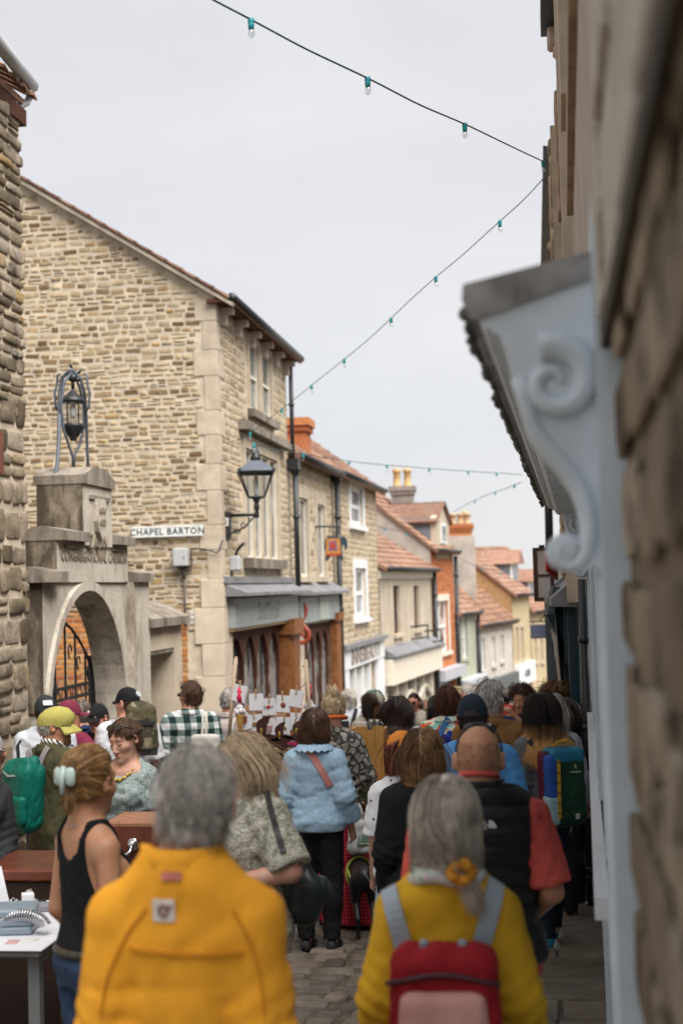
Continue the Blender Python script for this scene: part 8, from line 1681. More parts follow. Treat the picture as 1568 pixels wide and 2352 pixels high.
def jb(name, lab, cat, px, py, Y, sx, sy, sz, mat, rz=0, bev=.006, z=None, grp=None):
 c = P(px, py, Y); mb = MB(); M = Matrix.Translation((c.x, c.y, z if z is not None else zt_)) @ Matrix.Rotation(R_(rz), 4, 'Z'); mb.bbox((-sx/2,-sy/2,0), (sx/2,sy/2,sz), bev, M); return solo(name, mb, mat, lab, cat, grp, base=(c.x, c.y, z if z is not None else zt_))
TUB = M_('blue_grey_plastic', (.20,.25,.30), .35, .2, 6)
for i, lab in enumerate(('bottom blue grey plastic case of the stack on the jewellery table', 'middle blue grey plastic case of the stack on the jewellery table', 'topmost blue grey plastic case of the stack on the jewellery table')): jb('plastic_case', lab, 'case', 18, 2180, 6.15, .26, .2, .036, TUB, 8+i*2, .008, zt_+i*.037, 'plastic cases stacked on the jewellery table')
jb('white_box', 'upright white cardboard box on the jewellery table', 'box', 66, 2140, 6.45, .055, .055, .085, WHITEP, 25, .002, zt_+.016); jb('flat_box', 'flat pale lilac box under the upright white box', 'box', 66, 2150, 6.45, .11, .09, .015, M_('lilac_card', (.5,.44,.47), .8), 20, .002)
jb('grey_tray', 'low grey display block behind the silver bangles', 'tray', 95, 2152, 6.55, .16, .10, .03, M_('grey_velvet', (.22,.22,.25), .9), 15, .004)
mb = MB(); V = []
for i in range(26):
 a = math.pi*(.08+.84*i/25); c = Vector((P(58,2185,6.1).x+.105*math.cos(a), 6.08, zt_+.03+.055*math.sin(a))); t = Vector((-math.sin(a), 0, math.cos(a)*.6)).normalized(); b_ = t.orthogonal().normalized(); d_ = t.cross(b_); mb.tube([c+(b_*math.cos(q)+d_*math.sin(q))*.026 for q in np.linspace(0, 2*math.pi, 13)], .0035, 5, False)
solo('bangles', mb, M_('polished_silver', (.62,.62,.64), .18, .1, 20, 0, metal=1), 'row of silver bangles on a curved stand on the jewellery table', 'bangles', smooth=True, base=(P(58,2185,6.1).x, 6.08, zt_))
mb = MB(); c = P(95,2192,5.98); mb.tube([c+Vector((.03*math.cos(q), .01*math.sin(q), .02*math.sin(q)+.0)) for q in np.linspace(0, 6.28, 17)], .0018, 5, False); solo('silver_hoop', mb, _mc['polished_silver'], 'thin silver hoop lying on the white cloth', 'hoop', smooth=True)
mb = MB(); a = P(0,2050,6.6); b = P(34,2110,6.55); mb.add([P(-10,1985,6.7), P(4,1990,6.7), P(30,2108,6.5), P(-10,2108,6.5)], [(0,1,2,3)]); mb.add([P(-10,1985,6.72), P(4,1990,6.72), P(30,2108,6.52), P(-10,2108,6.52)], [(3,2,1,0)]); nt = solo('price_card', mb, M_('pale_card', (.52,.53,.57), .8), 'pale card with grey handwriting standing on the jewellery table', 'card')
mb = MB(); [mb.add([P(-4+2*i,2020+18*i,6.69-.04*i)+Vector((0,-.004,0)), P(8+3*i,2020+18*i,6.69-.04*i)+Vector((0,-.004,0)), P(8+3*i,2023+18*i,6.69-.04*i)+Vector((0,-.004,0)), P(-4+2*i,2023+18*i,6.69-.04*i)+Vector((0,-.004,0))], [(0,1,2,3)]) for i in range(4)]; part('handwriting', mb, INK, nt)
MAHOG = M_('mahogany', (.12,.030,.014), .35, .4, 6, .15, 40); YWOOD = M_('pine_wood', (.46,.24,.065), .5, .25, 5, .15, 30)
jb('jewellery_tray', 'black jewellery tray at the back of the white cloth', 'tray', 30, 2118, 6.6, .30, .12, .025, M_('black_velvet', (.012,.012,.014), .95), 6, .004); r = random.Random(3)
for q in range(9):
 c = Vector((P(30,2118,6.6).x-.12+.03*q, 6.6+r.uniform(-.03,.03), zt_+.032)); mb = MB(); mb.tube([c+Vector((.011*math.cos(t), .008*math.sin(t), .009*math.sin(t))) for t in np.linspace(0, 6.28, 11)], .003, 5, False); mb.ball(c+Vector((0,.0,.010)), .005, 6, 4); solo('ring', mb, M_('brass', (.62,.42,.12), .25, .1, 20, 0, metal=1) if q % 3 == 0 else _mc['polished_silver'], ('small brass ring lying in the black jewellery tray' if q % 3 == 0 else 'small silver ring lying in the black jewellery tray'), 'ring', 'rings in the black jewellery tray', True, c)
for q, (px, py, Y, cc) in enumerate(((70,2205,5.98,(.60,.57,.52)),(30,2212,5.95,(.50,.30,.30)),(88,2176,6.3,(.62,.60,.60)))): jb('earring_card', ('small cream', 'small pink', 'small white')[q]+' earring card lying flat on the white cloth', 'card', px, py, Y, .05, .07, .003, M_('earring_card_%d' % q, cc, .8), 20*q-15, .001)
a, b = P(-40,2128,7.0), P(128,1996,7.0); ch = thing('wooden_chest', (a.x, 7.0, G(7.2)), 'dark wooden chest behind the jewellery table with a white ticket', 'chest')
mb = MB(); mb.bbox((a.x, 7.0, G(7.2)), (b.x, 7.5, b.z-.06), .01); part('body', mb, M_('dark_chest_wood', (.035,.018,.013), .4, .3, 6), ch); mb = MB(); mb.bbox((a.x-.02, 6.97, b.z-.06), (b.x+.02, 7.52, b.z), .01); part('lid', mb, MAHOG, ch)
c = P(69,2052,6.99); mb = MB(); mb.box((c.x-.013, 6.985, c.z-.02), (c.x+.013, 6.999, c.z+.02), Matrix.Translation(c) @ Matrix.Rotation(R_(-18), 4, 'Y') @ Matrix.Translation(-c)); part('ticket', mb, PATCHW, ch)
a, b = P(240,2012,7.5), P(363,1893,7.5); cb2 = thing('wooden_cabinet', ((a.x+b.x)/2, 7.6, G(7.6)), 'mahogany cabinet with a pulled out drawer and a silver handle', 'cabinet')
mb = MB(); mb.bbox((a.x, 7.5, a.z), (b.x, 7.9, b.z), .006); dr = part('drawer', mb, MAHOG, cb2)
mb = MB(); mb.box((a.x-.002, 7.498, b.z-.012), (b.x+.002, 7.9, b.z+.004)); part('drawer_edge', mb, M_('worn_wood_edge', (.34,.15,.08), .5, .3, 20), dr)
hz = P(279,1945,7.48); h0, h1 = P(251,1942,7.46), P(303,1941,7.46); mb = MB(); mb.tube([h0, P(253,1955,7.43), P(262,1963,7.42), P(292,1963,7.42), P(300,1955,7.43), h1], .010, 8); [mb.ball(q, (.026,.016,.026), 12, 7) for q in (h0, h1)]; [mb.ball(q+Vector((0,.02,0)), (.034,.008,.034), 12, 6) for q in (h0, h1)]; part('handle', mb, _mc['polished_silver'], dr, True)
mb = MB(); mb.box((a.x+.03, 7.55, G(7.6)), (b.x-.02, 7.95, a.z-.004)); part('carcass', mb, M_('dark_chest_wood', (.035,.018,.013)), cb2)
for px in (352, 244): q = P(px,2030,7.5); mb = MB(); mb.bbox((q.x, 7.5, G(7.6)), (q.x+.045, 7.55, a.z-.004), .004); part('leg', mb, YWOOD, cb2)
# ------------------------------------------------------------------ card stall: poles, pegged cards, cones, swallows, leopard board
YS_ = 10.9; DOWEL = M_('pale_dowel', (.50,.38,.27), .6, .12, 8)
ta = P(560, 1722, YS_); tbx = P(700, 1722, YS_); cs = thing('craft_stall', ((ta.x+tbx.x)/2, YS_+.3, G(YS_)), 'craft stall with a leopard print front board and purple letters', 'stall')
mb = MB(); mb.bbox((ta.x-.1, YS_+.02, ta.z-.03), (tbx.x+.15, YS_+.75, ta.z), .006); part('table_top', mb, M_('black_stall_top', (.02,.02,.022), .5), cs)
for x in (ta.x-.05, tbx.x+.1):
 for y in (YS_+.08, YS_+.7): mb = MB(); mb.box((x-.02, y-.02, G(YS_)-.05), (x+.02, y+.02, ta.z-.03)); part('leg', mb, M_('black_stall_top', (.02,.02,.022)), cs)
lp = N('leopard_print'); d = lp.vor(46, 'F1'); n_ = lp.noise(60, 2); ring = lp.math('MULTIPLY', lp.math('GREATER_THAN', d, .24), lp.math('LESS_THAN', lp.math('ADD', d, lp.math('MULTIPLY', n_, .22)), .56)); LEO = lp.fin(lp.mix(ring, (.52,.40,.24), (.02,.016,.014)), .8, 0, .2)
bz0, bz1 = P(620,1850,YS_).z, P(620,1718,YS_).z; mb = MB(); mb.bbox((ta.x-.02, YS_-.03, bz0), (tbx.x+.1, YS_, bz1), .004); bd = part('front_board', mb, LEO, cs)
PUR = M_('purple_letter', (.42,.10,.38), .6, .1); GOLDE = M_('gold_edge', (.60,.42,.2), .6, .1)
text('board_letters', 'TOP', .26, (P(625,1765,YS_).x, YS_-.034, P(620,1764,YS_).z), (1,0,0), (0,0,1), GOLDE, bd, .002, wx=1.06, sx=.12); text('board_letters', 'TOP', .24, (P(625,1765,YS_).x, YS_-.040, P(620,1764,YS_).z), (1,0,0), (0,0,1), PUR, bd, .003, wx=1.06, sx=.16)
YC = 10.7; pL0, pL1 = P(525,1705,YC), P(542,1512,YC); pR0, pR1 = P(711,1640,YC), P(703,1518,YC)
for a_, b_, lab in ((Vector((pL0.x-.01, YC, ta.z)), pL1, 'left wooden pole of the card display, with a pink ribbon'), (Vector((pR0.x+.015, YC, ta.z)), pR1, 'right wooden pole of the card display')):
 mb = MB(); mb.tube([a_, b_], .014, 10); mb.ball(b_, .014, 10, 6); po = solo('wooden_pole', mb, DOWEL, lab, 'pole', 'poles holding up the card strings', True, a_); mb = MB(); mb.tube([b_+Vector((-.02,0,-.04)), b_+Vector((.02,-.01,-.04))], .003, 6); mb.ball(b_+Vector((-.025,0,-.04)), .006, 6, 5); part('screw_eye', mb, _mc['steel'], po, True)
def sag(a, b, s_, n=14): return [a.lerp(b, t)-Vector((0,0,4*s_*t*(1-t))) for t in np.linspace(0, 1, n)]
TW = M_('red_white_twine', (.55,.25,.27), .9, .6, 90, .3)
l1 = [P(x, y, YC) for x, y in ((544,1560),(554,1576),(580,1590),(610,1602),(634,1606),(662,1600),(684,1588),(702,1568))]; l2 = [P(x, y, YC) for x, y in ((540,1618),(560,1630),(590,1640),(618,1645),(650,1644),(680,1636),(706,1620))]
tw_ = thing('card_strings', l1[0], 'two red and white strings between the poles of the card display', 'string'); [part('string', MB().tube(l_, .003, 5), TW, tw_) for l_ in (l1, l2)]
CARDM = M_('white_card', (.70,.70,.74), .75, .03, 8, 0); PEG = M_('wooden_peg', (.48,.34,.20), .7, .2, 20)
CR = [(550,1576,-14,'blank white card pegged by the left pole, tilted'),(588,1596,0,'blank white card, second of the upper string'),(617,1607,2,'white card with a red winged heart brooch'),(650,1600,-5,'white card with a round brown button brooch'),(679,1588,-9,'blank white card pegged by the right pole, tilted'),
 (563,1640,14,'white card with a red lightning brooch, partly side on'),(587,1643,3,'white card with a brown bird brooch, left of the lower string'),(618,1652,1,'white card with a pink leopard cat brooch'),(650,1650,-4,'white card with a brown bird brooch, right of the lower string'),(682,1640,-3,'white card with a silver moon brooch at the lower right')]
for i, (px, py, tl, lab) in enumerate(CR):
 c = P(px, py+16, YC-.02-.004*(i%3)); t = thing('display_card', c, lab, 'card', 'cards pegged on the strings'); M = Matrix.Rotation(R_(tl*-1), 4, 'Y') @ Matrix.Rotation(R_(5 if i % 2 else -6), 4, 'Z'); w = .052 if i != 5 else .035
 mb = MB(); mb.box((-w,-.002,-.065), (w,.002,.062), M); mb.box((-w+.006,.004,-.07), (w+.004,.007,.055), M); cd_ = part('card', mb, CARDM, t, False, True); mb = MB(); mb.bbox((-.006,-.010,.03), (.006,.012,.095), .002, M @ Matrix.Rotation(R_(8*((i%3)-1)), 4, 'Y')); part('peg', mb, PEG, t, False, True)
 mb = MB(); m_ = None
 if i == 2: mb.ball((-.006,-.006,.0), (.011,.005,.010), 8, 6, M.to_3x3()); mb.ball((.006,-.006,.0), (.011,.005,.010), 8, 6, M.to_3x3()); mb.prism([(-.014,-.002),(.014,-.002),(0,-.018)], .004, (0,-.004,0)); m_ = M_('red_enamel_brooch', (.50,.02,.03), .4)
 if i == 2:
  mq = MB(); [mq.prism([(s_*.014,.004),(s_*.040,.014),(s_*.034,.0),(s_*.040,-.012),(s_*.014,-.008)][::s_], .003, (0,-.003,0)) for s_ in (1, -1)]; part('wing', mq, M_('silver_grey', (.40,.40,.42), .5), t, False, True)
 if i == 3: mb.ball((0,-.005,-.01), (.020,.005,.020), 12, 6); m_ = M_('brown_button', (.26,.07,.035), .5, .5, 60)
 if i == 5: mb.prism([(-.004,.04),(.02,.035),(.008,.01),(.02,.008),(-.014,-.045),(-.004,-.008),(-.018,-.006)], .004, (0,-.004,0)); m_ = M_('red_brown_bolt', (.40,.09,.06), .5, .3, 50)
 if i in (6, 8): mb.prism([(-.028,-.012),(.03,-.02),(.02,.004),(.004,.016),(-.012,.014),(-.024,.006)], .006, (0,-.004,-.012)); m_ = M_('brown_bird_brooch', (.28,.14,.05), .6, .5, 40)
 if i == 7: mb.prism([(-.022,-.03),(.0,-.045),(.022,-.03),(.026,.02),(.016,.008),(-.016,.008),(-.026,.02)], .005, (0,-.004,-.004)); m_ = M_('pink_spotted_brooch', (.45,.25,.25), .6, .8, 130)
 if i == 9: mb.prism([(.004,.035),(-.016,.018),(-.022,-.008),(-.012,-.034),(.012,-.045),(-.002,-.024),(-.006,0),(-.002,.018)], .005, (0,-.004,-.004)); m_ = M_('silver_moon', (.42,.40,.42), .4, .4, 50)
 if m_: part('brooch', mb, m_, cd_, False, True)
for px, py, Y, lab in ((551,1644,10.6,'ice cream cone ornament with a pink ribbon by the left pole'),(712,1634,10.75,'ice cream cone ornament with a pink ribbon by the right pole')):
 c = P(px, py, Y); t = thing('cone_ornament', c, lab, 'ornament', 'ice cream cone ornaments on the poles'); mb = MB(); mb.lathe([(.004,-.13),(.012,-.11),(.034,.0),(.036,.012),(.03,.014)], 14); part('cone', mb, M_('waffle_yellow', (.60,.36,.09), .6, .2, 40), t, True, True)
 mb = MB(); r = random.Random(px); [mb.ball((.026*math.cos(a), .026*math.sin(a), .028+.01*(i_%2)), .024, 8, 6) for i_, a in enumerate(np.linspace(0, 6.28, 7))]; mb.ball((0,0,.06), (.03,.03,.028), 10, 6); mb.ball((0,0,.09), (.016,.016,.02), 8, 6); part('cream', mb, M_('white_cream', (.66,.64,.68), .5), t, True, True)
 mb = MB(); [mb.tube([(.006*i_,-.01,.1), (-.012+.012*i_,-.02,.14), (.012-.01*i_,-.01,.18), (.0,0,.21)], .009, 6) for i_ in range(3)]; part('ribbon', mb, M_('hot_pink_ribbon', (.70,.03,.10), .6), t, True, True)
CHOC = M_('dark_brown_wood_cutout', (.045,.014,.010), .4, .2, 10, .1)
bird = [(-.20,.04),(-.15,.055),(-.11,.03),(-.06,.028),(-.035,.045),(-.045,.10),(-.03,.135),(.02,.165),(.075,.17),(.05,.135),(.035,.09),(.03,.04),(.07,.035),(.115,.012),(.13,-.012),(.095,-.012),(.055,-.028),(.06,-.05),(.10,-.05),(.105,-.062),(.06,-.07),(.02,-.085),(-.02,-.11),(-.03,-.075),(-.075,-.03),(-.13,-.002)]
for i, (px, py, sc_, fl, rot, lab) in enumerate(((602,1698,1.02,1,0,'largest brown wooden swallow, left of the three'),(645,1702,.80,1,-8,'middle brown wooden swallow, below the pegged cards'),(684,1690,.62,1,-14,'smallest brown wooden swallow beside the denim shirt'))):
 c = P(px, py, 10.5); t = thing('wooden_swallow', c, lab, 'wooden bird', 'brown wooden swallows on the craft stall'); M = Matrix.Rotation(R_(rot), 3, 'Y'); mb = MB(); mb.prism([(x*sc_, z*sc_) for x, z in bird], .012, (0,0,0), M @ Vector((1,0,0)), M @ Vector((0,0,1)), (0,1,0)); part('cutout', mb, CHOC, t, False, True)
 mb = MB(); cz = M @ Vector((-.004*sc_, 0, .055*sc_)); mb.tube([cz+Vector((.010*math.cos(q), -.006, .024*math.sin(q))) for q in np.linspace(0, 6.28, 15)], .004, 6, False); mb.tube([cz+Vector((.005*math.cos(q), -.008, .010*math.sin(q))) for q in np.linspace(0, 6.28, 11)], .003, 6, False); part('brass_hook', mb, M_('brass', (.62,.42,.12), .25, .1, 20, 0, metal=1), t, True, True)
 mb = MB(); mb.box((-.01, .012, -.3), (.01, .03, -.03*sc_)); part('stand', mb, CHOC, t, False, True)
for i, (px, py, w, hh, mm, lab) in enumerate(((592,1712,.16,.05,(.40,.37,.30),'khaki box lying on the craft stall'),(668,1712,.12,.03,(.45,.03,.10),'red book lying on the craft stall'),(668,1705,.12,.03,(.30,.22,.36),'lilac book lying on the red book'))): c = P(px, py, 11.15); mb = MB(); mb.bbox((c.x-w/2, 11.1, ta.z+(0 if i != 2 else .031)), (c.x+w/2, 11.35, ta.z+hh+(0 if i != 2 else .031)), .004); solo('stall_box' if i == 0 else 'book', mb, M_('stall_item_%d' % i, mm, .7, .15), lab, 'box' if i == 0 else 'book', base=(c.x, 11.2, ta.z))
# ------------------------------------------------------------------ pine display box on the red table
YW_ = 11.4; a, b = P(805,1806,YW_), P(880,1668,YW_); rt = thing('red_table', ((a.x+b.x)/2, YW_+.2, G(YW_)), 'stall table hung with a red cloth under the pine display box', 'table')
REDC = cloth('red_tablecloth', (.42,.008,.018), .15); zt2 = a.z; zb2 = P(840,1952,YW_-.1).z
mb = MB(); n = 26; V = []
for i in range(n): t = i/(n-1); x = a.x-.35+(b.x-a.x+.75)*t; yy = YW_-.13+.018*math.sin(i*1.7); V += [(x, YW_-.10, zt2-.006), (x, yy, zb2)]
mb.add(V, [(2*i, 2*i+2, 2*i+3, 2*i+1) for i in range(n-1)]); mb.add([(v[0], v[1]+.006, v[2]) for v in V], [(2*i+1, 2*i+3, 2*i+2, 2*i) for i in range(n-1)]); mb.box((a.x-.35, YW_-.10, zt2-.02), (b.x+.4, YW_+.55, zt2-.004)); part('tablecloth', mb, REDC, rt)
for x in (a.x-.28, b.x+.33):
 for y in (YW_-.05, YW_+.48): mb = MB(); mb.box((x-.02, y-.02, G(YW_)-.08), (x+.02, y+.02, zt2-.02)); part('leg', mb, _mc['grey_metal'], rt)
pb = thing('pine_display_box', ((a.x+b.x)/2, YW_, zt2), 'tall honey pine planked display box with a scalloped top on the red table', 'display box'); npl = 4; wpl = (b.x-a.x)/npl; hp = b.z-zt2
for i in range(npl):
 x0 = a.x+i*wpl; m = 9; sc_ = [(x0+wpl*j/m+.001*(1 if j == 0 else 0)-.001*(1 if j == m else 0), zt2+hp-.035*max(0, math.sin((i+j/m)*math.pi/npl*4+.4))*(0 if i in (0,) and j < 4 else 1)) for j in range(m+1)]
 mb = MB(); mb.prism([(x0+.001, zt2), (x0+wpl-.001, zt2)]+sc_[::-1], .02, (0, YW_, 0), (1,0,0), (0,0,1), (0,1,0)); part('plank', mb, YWOOD, pb)
for x in (a.x-.0, b.x-.02): mb = MB(); mb.box((x, YW_+.021, zt2), (x+.02, YW_+.3, b.z-.03)); part('side_panel', mb, YWOOD, pb)
mb = MB(); mb.box((a.x+.02, YW_+.021, b.z-.09), (b.x-.02, YW_+.3, b.z-.075)); part('shelf', mb, YWOOD, pb)
zj = b.z-.075
for px, lab, sc_ in ((852,'pewter jug on the pine display box, left one',1.0),(866,'pewter jug on the pine display box, right one',.9)):
 c = P(px, 1660, YW_+.15); mb = MB(); mb.lathe([(.025,0),(.034,.01),(.036,.06),(.022,.09),(.026,.115),(.022,.115),(.018,.09)], 14, (c.x, YW_+.15, zj)); mb.tube([(c.x+.03, YW_+.15, zj+.03), (c.x+.06, YW_+.15, zj+.06), (c.x+.025, YW_+.15, zj+.1)], .005, 6); solo('pewter_jug', mb, M_('pewter', (.24,.23,.21), .35, .3, 20, .1, metal=.8), lab, 'jug', 'jugs on the pine display box', True, (c.x, YW_+.15, zj))
c = P(828,1655,YW_+.1); mb = MB(); mb.bbox((c.x-.045, YW_+.09, zj), (c.x+.045, YW_+.13, zj+.1), .003); tn = solo('card_holder', mb, M_('cream_card_block', (.56,.53,.48), .7), 'cream card holder on the pine display box', 'card holder', base=(c.x, YW_+.1, zj))
c0, c1 = P(766,1690,11.9), P(800,1656,11.9); mb = MB(); mb.bbox((c0.x, 11.9, c0.z-.35), (c1.x, 11.93, c1.z), .004, ); solo('black_board', mb, M_('slate_board', (.025,.027,.032), .6, .2), 'small black board beside the snake print jacket', 'board', base=(c0.x, 11.9, c0.z-.35))
mb = MB(); c = P(1005,1600,20); mb.bbox((P(1038,1600,22).x, 22, P(1040,1622,22).z-1.2), (P(1062,1600,22).x, 22.03, P(1040,1577,22).z), .01); solo('yellow_placard', mb, M_('pale_yellow_card', (.60,.56,.34), .8, .08), 'pale yellow placard held above the far crowd', 'placard')
# ------------------------------------------------------------------ greenery and carrier bag
PL = P(826, 1862, 10.3); pl = thing('flower_bunch', PL+Vector((0,0,-.12)), 'leafy bunch of dried flowers in the snake print woman\'s hand', 'plant')
def leafy(n, seed, cols, mat, name, R0, up):
 r = random.Random(seed); mb = MB()
 for i in range(n):
  a, e, d = r.uniform(0, 6.28), r.uniform(-.6, 1.2), r.uniform(.03, R0); o = PL+Vector((math.cos(a)*math.cos(e)*d, math.sin(a)*math.cos(e)*d*.7, math.sin(e)*d*1.1+up)); u = Vector((r.gauss(0,1), r.gauss(0,1), r.gauss(.5,1))).normalized(); w = u.orthogonal().normalized(); L_ = r.uniform(.02,.045)
  mb.add([o, o+u*L_*.5+w*L_*.2, o+u*L_, o+u*L_*.5-w*L_*.2, o+u*L_*.5+u.cross(w)*.006], [(0,1,4),(1,2,4),(2,3,4),(3,0,4)])
 return part(name, mb, mat, pl, kind='stuff' if name == 'leaves' else None)
leafy(420, 1, 0, stone_mat('sage_leaf', [(0,(.03,.045,.02)),(.4,(.08,.10,.05)),(.7,(.16,.16,.09)),(1,(.24,.10,.05))], 20, .1), 'leaves', .14, .02)
mb = MB(); r = random.Random(8); [mb.ball(PL+Vector((r.uniform(-.1,.1), r.uniform(-.08,.02), r.uniform(-.06,.12))), .012, 6, 5) for i in range(16)]; part('flower_heads', mb, M_('dusty_pink_flower', (.42,.24,.22), .8, .4, 60), pl, kind='stuff')
mb = MB(); [mb.tube([PL+Vector((.02*i,0,-.12)), PL+Vector((.05*i,.0,.06))], .003, 5) for i in (-2,-1,0,1,2)]; part('stem', mb, M_('stem_green', (.07,.09,.03)), pl)
bgc = P(828, 1920, 10.25); pbg = thing('carrier_bag', bgc, 'translucent white plastic carrier bag with green print', 'bag'); PLAS = N('thin_white_plastic'); tr = PLAS.n('ShaderNodeBsdfTransparent'); mx = PLAS.n('ShaderNodeMixShader'); mx.inputs[0].default_value = .86; PLAS.l(tr.outputs[0], mx.inputs[1]); PLAS.l(PLAS.b.outputs[0], mx.inputs[2]); PLAS.l(mx.outputs[0], PLAS.out.inputs['Surface']); PLAS.bump(PLAS.noise(1, 5, .6, .5, PLAS.mapped((30,30,7))), .7, .02); PLM = PLAS.fin((.60,.62,.63), .35, 0, .5)
soft('bag', [rbox((0,0,-.0), (.088,.05,.125), .04, None, .25)], PLM, pbg, .008, .007, 31, .03, fr=(20,60))
mb = MB(); [mb.tube([(s_*.03, 0, .10), (s_*.022-.01, 0, .17), (-.005, 0, .235)], [.022,.012,.006], 7) for s_ in (-1, 1)]; part('bag_handle', mb, PLM, pbg, True, True)
GRNP = M_('green_print', (.02,.19,.05), .6, .1); yb = -.058; text('bag_words', '100%', .058, (.036, yb-.006, .0), (1,0,0), (0,0,1), GRNP, pbg, .001, local=True, wx=.8); mb = MB(); mb.box((-.018, yb-.004, -.058), (.084, yb-.002, -.03)); bb = part('green_band', mb, GRNP, pbg, False, True); text('bag_words', 'DEGRADABLE', .018, (.034, yb-.006, -.044), (1,0,0), (0,0,1), WHITEPR, bb, .001, local=True, wx=.78)
# ------------------------------------------------------------------ the black dog, seen from behind
DY = 10.15; dg = P(826, 2062, DY); gzd = G(DY)+.035; dog = thing('dog', (P(830,2000,DY).x, DY, gzd), 'slim black dog with a lime harness standing on the cobbles', 'dog', None, R_(14)); dogm = M_('black_dog_coat', (.010,.010,.011), .45, .2, 30, .3, 200, spec=.5)
F = Field((-.16,-.42,-.02), (.16,.52,.62), .010)
def da(fn, k_): F.add(fn[0], fn[1], fn[2], k_)
da(ell((0,.18,.40), (.085,.16,.105)), .05); da(ell((0,-.02,.41), (.068,.15,.08)), .05); da(ell((0,-.14,.41), (.075,.09,.085)), .05)
for s_ in (-1, 1):
 x = s_*.055; da(cap((x,-.15,.39), (x*1.05,-.10,.245), .055, .034), .03); da(cap((x*1.05,-.10,.245), (x*1.0,-.19,.135), .03, .019), .012); da(cap((x,-.19,.135), (x,-.165,.03), .017, .014), .012); da(cap((x,-.17,.015), (x,-.115,.012), .018, .015), .01)
 x = s_*.05; da(cap((x,.24,.36), (x,.25,.20), .042, .024), .03); da(cap((x,.25,.20), (x,.245,.03), .021, .015), .01); da(cap((x,.24,.014), (x,.285,.012), .017, .014), .01)
da(cap((0,.27,.45), (0,.36,.55), .055, .045), .03); da(ell((0,.40,.565), (.05,.07,.05)), .03); da(cap((0,.44,.555), (0,.52,.54), .03, .02), .02); da(cap((.04,.38,.60), (.055,.36,.53), .018, .012), .01); da(cap((-.04,.38,.60), (-.055,.36,.53), .018, .012), .01)
pts_t = [(0,-.21,.44), (.03,-.27,.40), (.09,-.33,.38), (.14,-.36,.42)]
for i in range(3): da(cap(pts_t[i], pts_t[i+1], .016-.003*i, .013-.003*i), .01)
add_np('body', F.mesh(), dogm, dog)
HL = M_('lime_webbing', (.42,.52,.10), .7, .1); mb = MB(); mb.tube([(.098*math.cos(a), .10+.02*math.sin(a), .395+.115*math.sin(a)) for a in np.linspace(0, 6.28, 21)], .010, 6, False); mb.tube([(-.085,.1,.42), (-.08,.02,.38), (-.07,-.1,.33)], .008, 6); mb.tube([(-.07,-.08,.34), (-.075,-.09,.22)], .007, 6); part('harness', mb, HL, dog, True, True)
# ------------------------------------------------------------------ street lamp on the corner of house A
YL_ = 20.35; lm = thing('street_lamp', (XA, YL_, P(520,1205,YL_).z), 'black four sided street lantern on a scrolled bracket at the building corner', 'street lamp')
def Q_(px, py, dy=0): return P(px, py, YL_+dy)
zp0, zp1 = Q_(520,1242).z, Q_(520,1176).z; xp0, xp1 = Q_(511,1205).x, Q_(530,1205).x
mb = MB(); mb.bbox((xp0, YL_-.06, zp0+.06), (xp1, YL_+.06, zp1), .01); mb.prism([(xp0, zp0+.06), (xp1, zp0+.06), (xp0+.02, zp0-.04)], .12, (0, YL_-.06, 0), (1,0,0), (0,0,1), (0,1,0)); bp = part('wall_bracket', mb, BLACKIRON, lm)
mb = MB(); c = Q_(520,1199); mb.box((c.x-.045, YL_-.068, c.z-.06), (c.x+.045, YL_-.061, c.z+.06)); nu = part('number_plate', mb, PATCHW, bp); text('number', '2', .11, (c.x, YL_-.07, c.z), (1,0,0), (0,0,1), INK, nu, .001)
xa_ = Q_(590,1181).x; za_ = Q_(590,1182).z
mb = MB(); mb.tube([(xp1, YL_, za_), (xa_, YL_, za_)], .025, 8); mb.tube([(xp1, YL_, zp0+.10), ((xp1+xa_)/2, YL_, zp0+.18), (xa_-.03, YL_, za_-.02)], .014, 6)
for px, py, r_ in ((543,1219,8.5),(559,1205,8.5),(573,1193,5)):
 c = Q_(px, py); mb.tube([c+Vector((math.cos(t)*r_*(.25+.12*t)/160, 0, math.sin(t)*r_*(.25+.12*t)/160)) for t in np.linspace(0, 6.5, 18)], .010, 5)
part('scroll_arm', mb, BLACKIRON, lm, True)
mb = MB(); mb.lathe([(.03,-.05),(.035,.0),(.028,.06),(.045,.09),(.04,.15),(.03,.17),(.07,.24),(.075,.27)], 12, (xa_, YL_, za_)); part('stem', mb, BLACKIRON, lm, True)
zg0, zg1, zr1, zr2 = Q_(590,1142).z, Q_(590,1086).z, Q_(590,1058).z, Q_(590,1020).z; wb_, wt_ = .115, .245; cx = Q_(588,1100).x; ang = R_(14)
def ring_(w, z): return [Vector((cx, YL_, z))+Matrix.Rotation(ang, 3, 'Z') @ Vector((sx*w, sy*w, 0)) for sx, sy in ((-1,-1),(1,-1),(1,1),(-1,1))]
b0, b1 = ring_(wb_, zg0), ring_(wt_, zg1); mb = MB()
for i in range(4): mb.tube([b0[i], b1[i]], .012, 5); mb.tube([b0[i], b0[(i+1)%4]], .014, 5); mb.tube([b1[i], b1[(i+1)%4]], .024, 5); mb.ball(b1[i]+Vector((0,0,.03)), .03, 6, 5)
part('lantern_frame', mb, BLACKIRON, lm)
for i in range(4): mb = MB(); mb.add([b0[i], b0[(i+1)%4], b1[(i+1)%4], b1[i]], [(0,1,2,3)]); part('lantern_pane', mb, GLASS, lm)
r0_, r1_ = ring_(wt_+.03, zg1+.015), ring_(.08, zr1); mb = MB(); mb.add(r0_+r1_, [(i, (i+1)%4, 4+(i+1)%4, 4+i) for i in range(4)]+[(3,2,1,0)]); part('lantern_roof', mb, M_('grey_lantern_roof', (.10,.115,.14), .3, .1, 5, .05), lm)
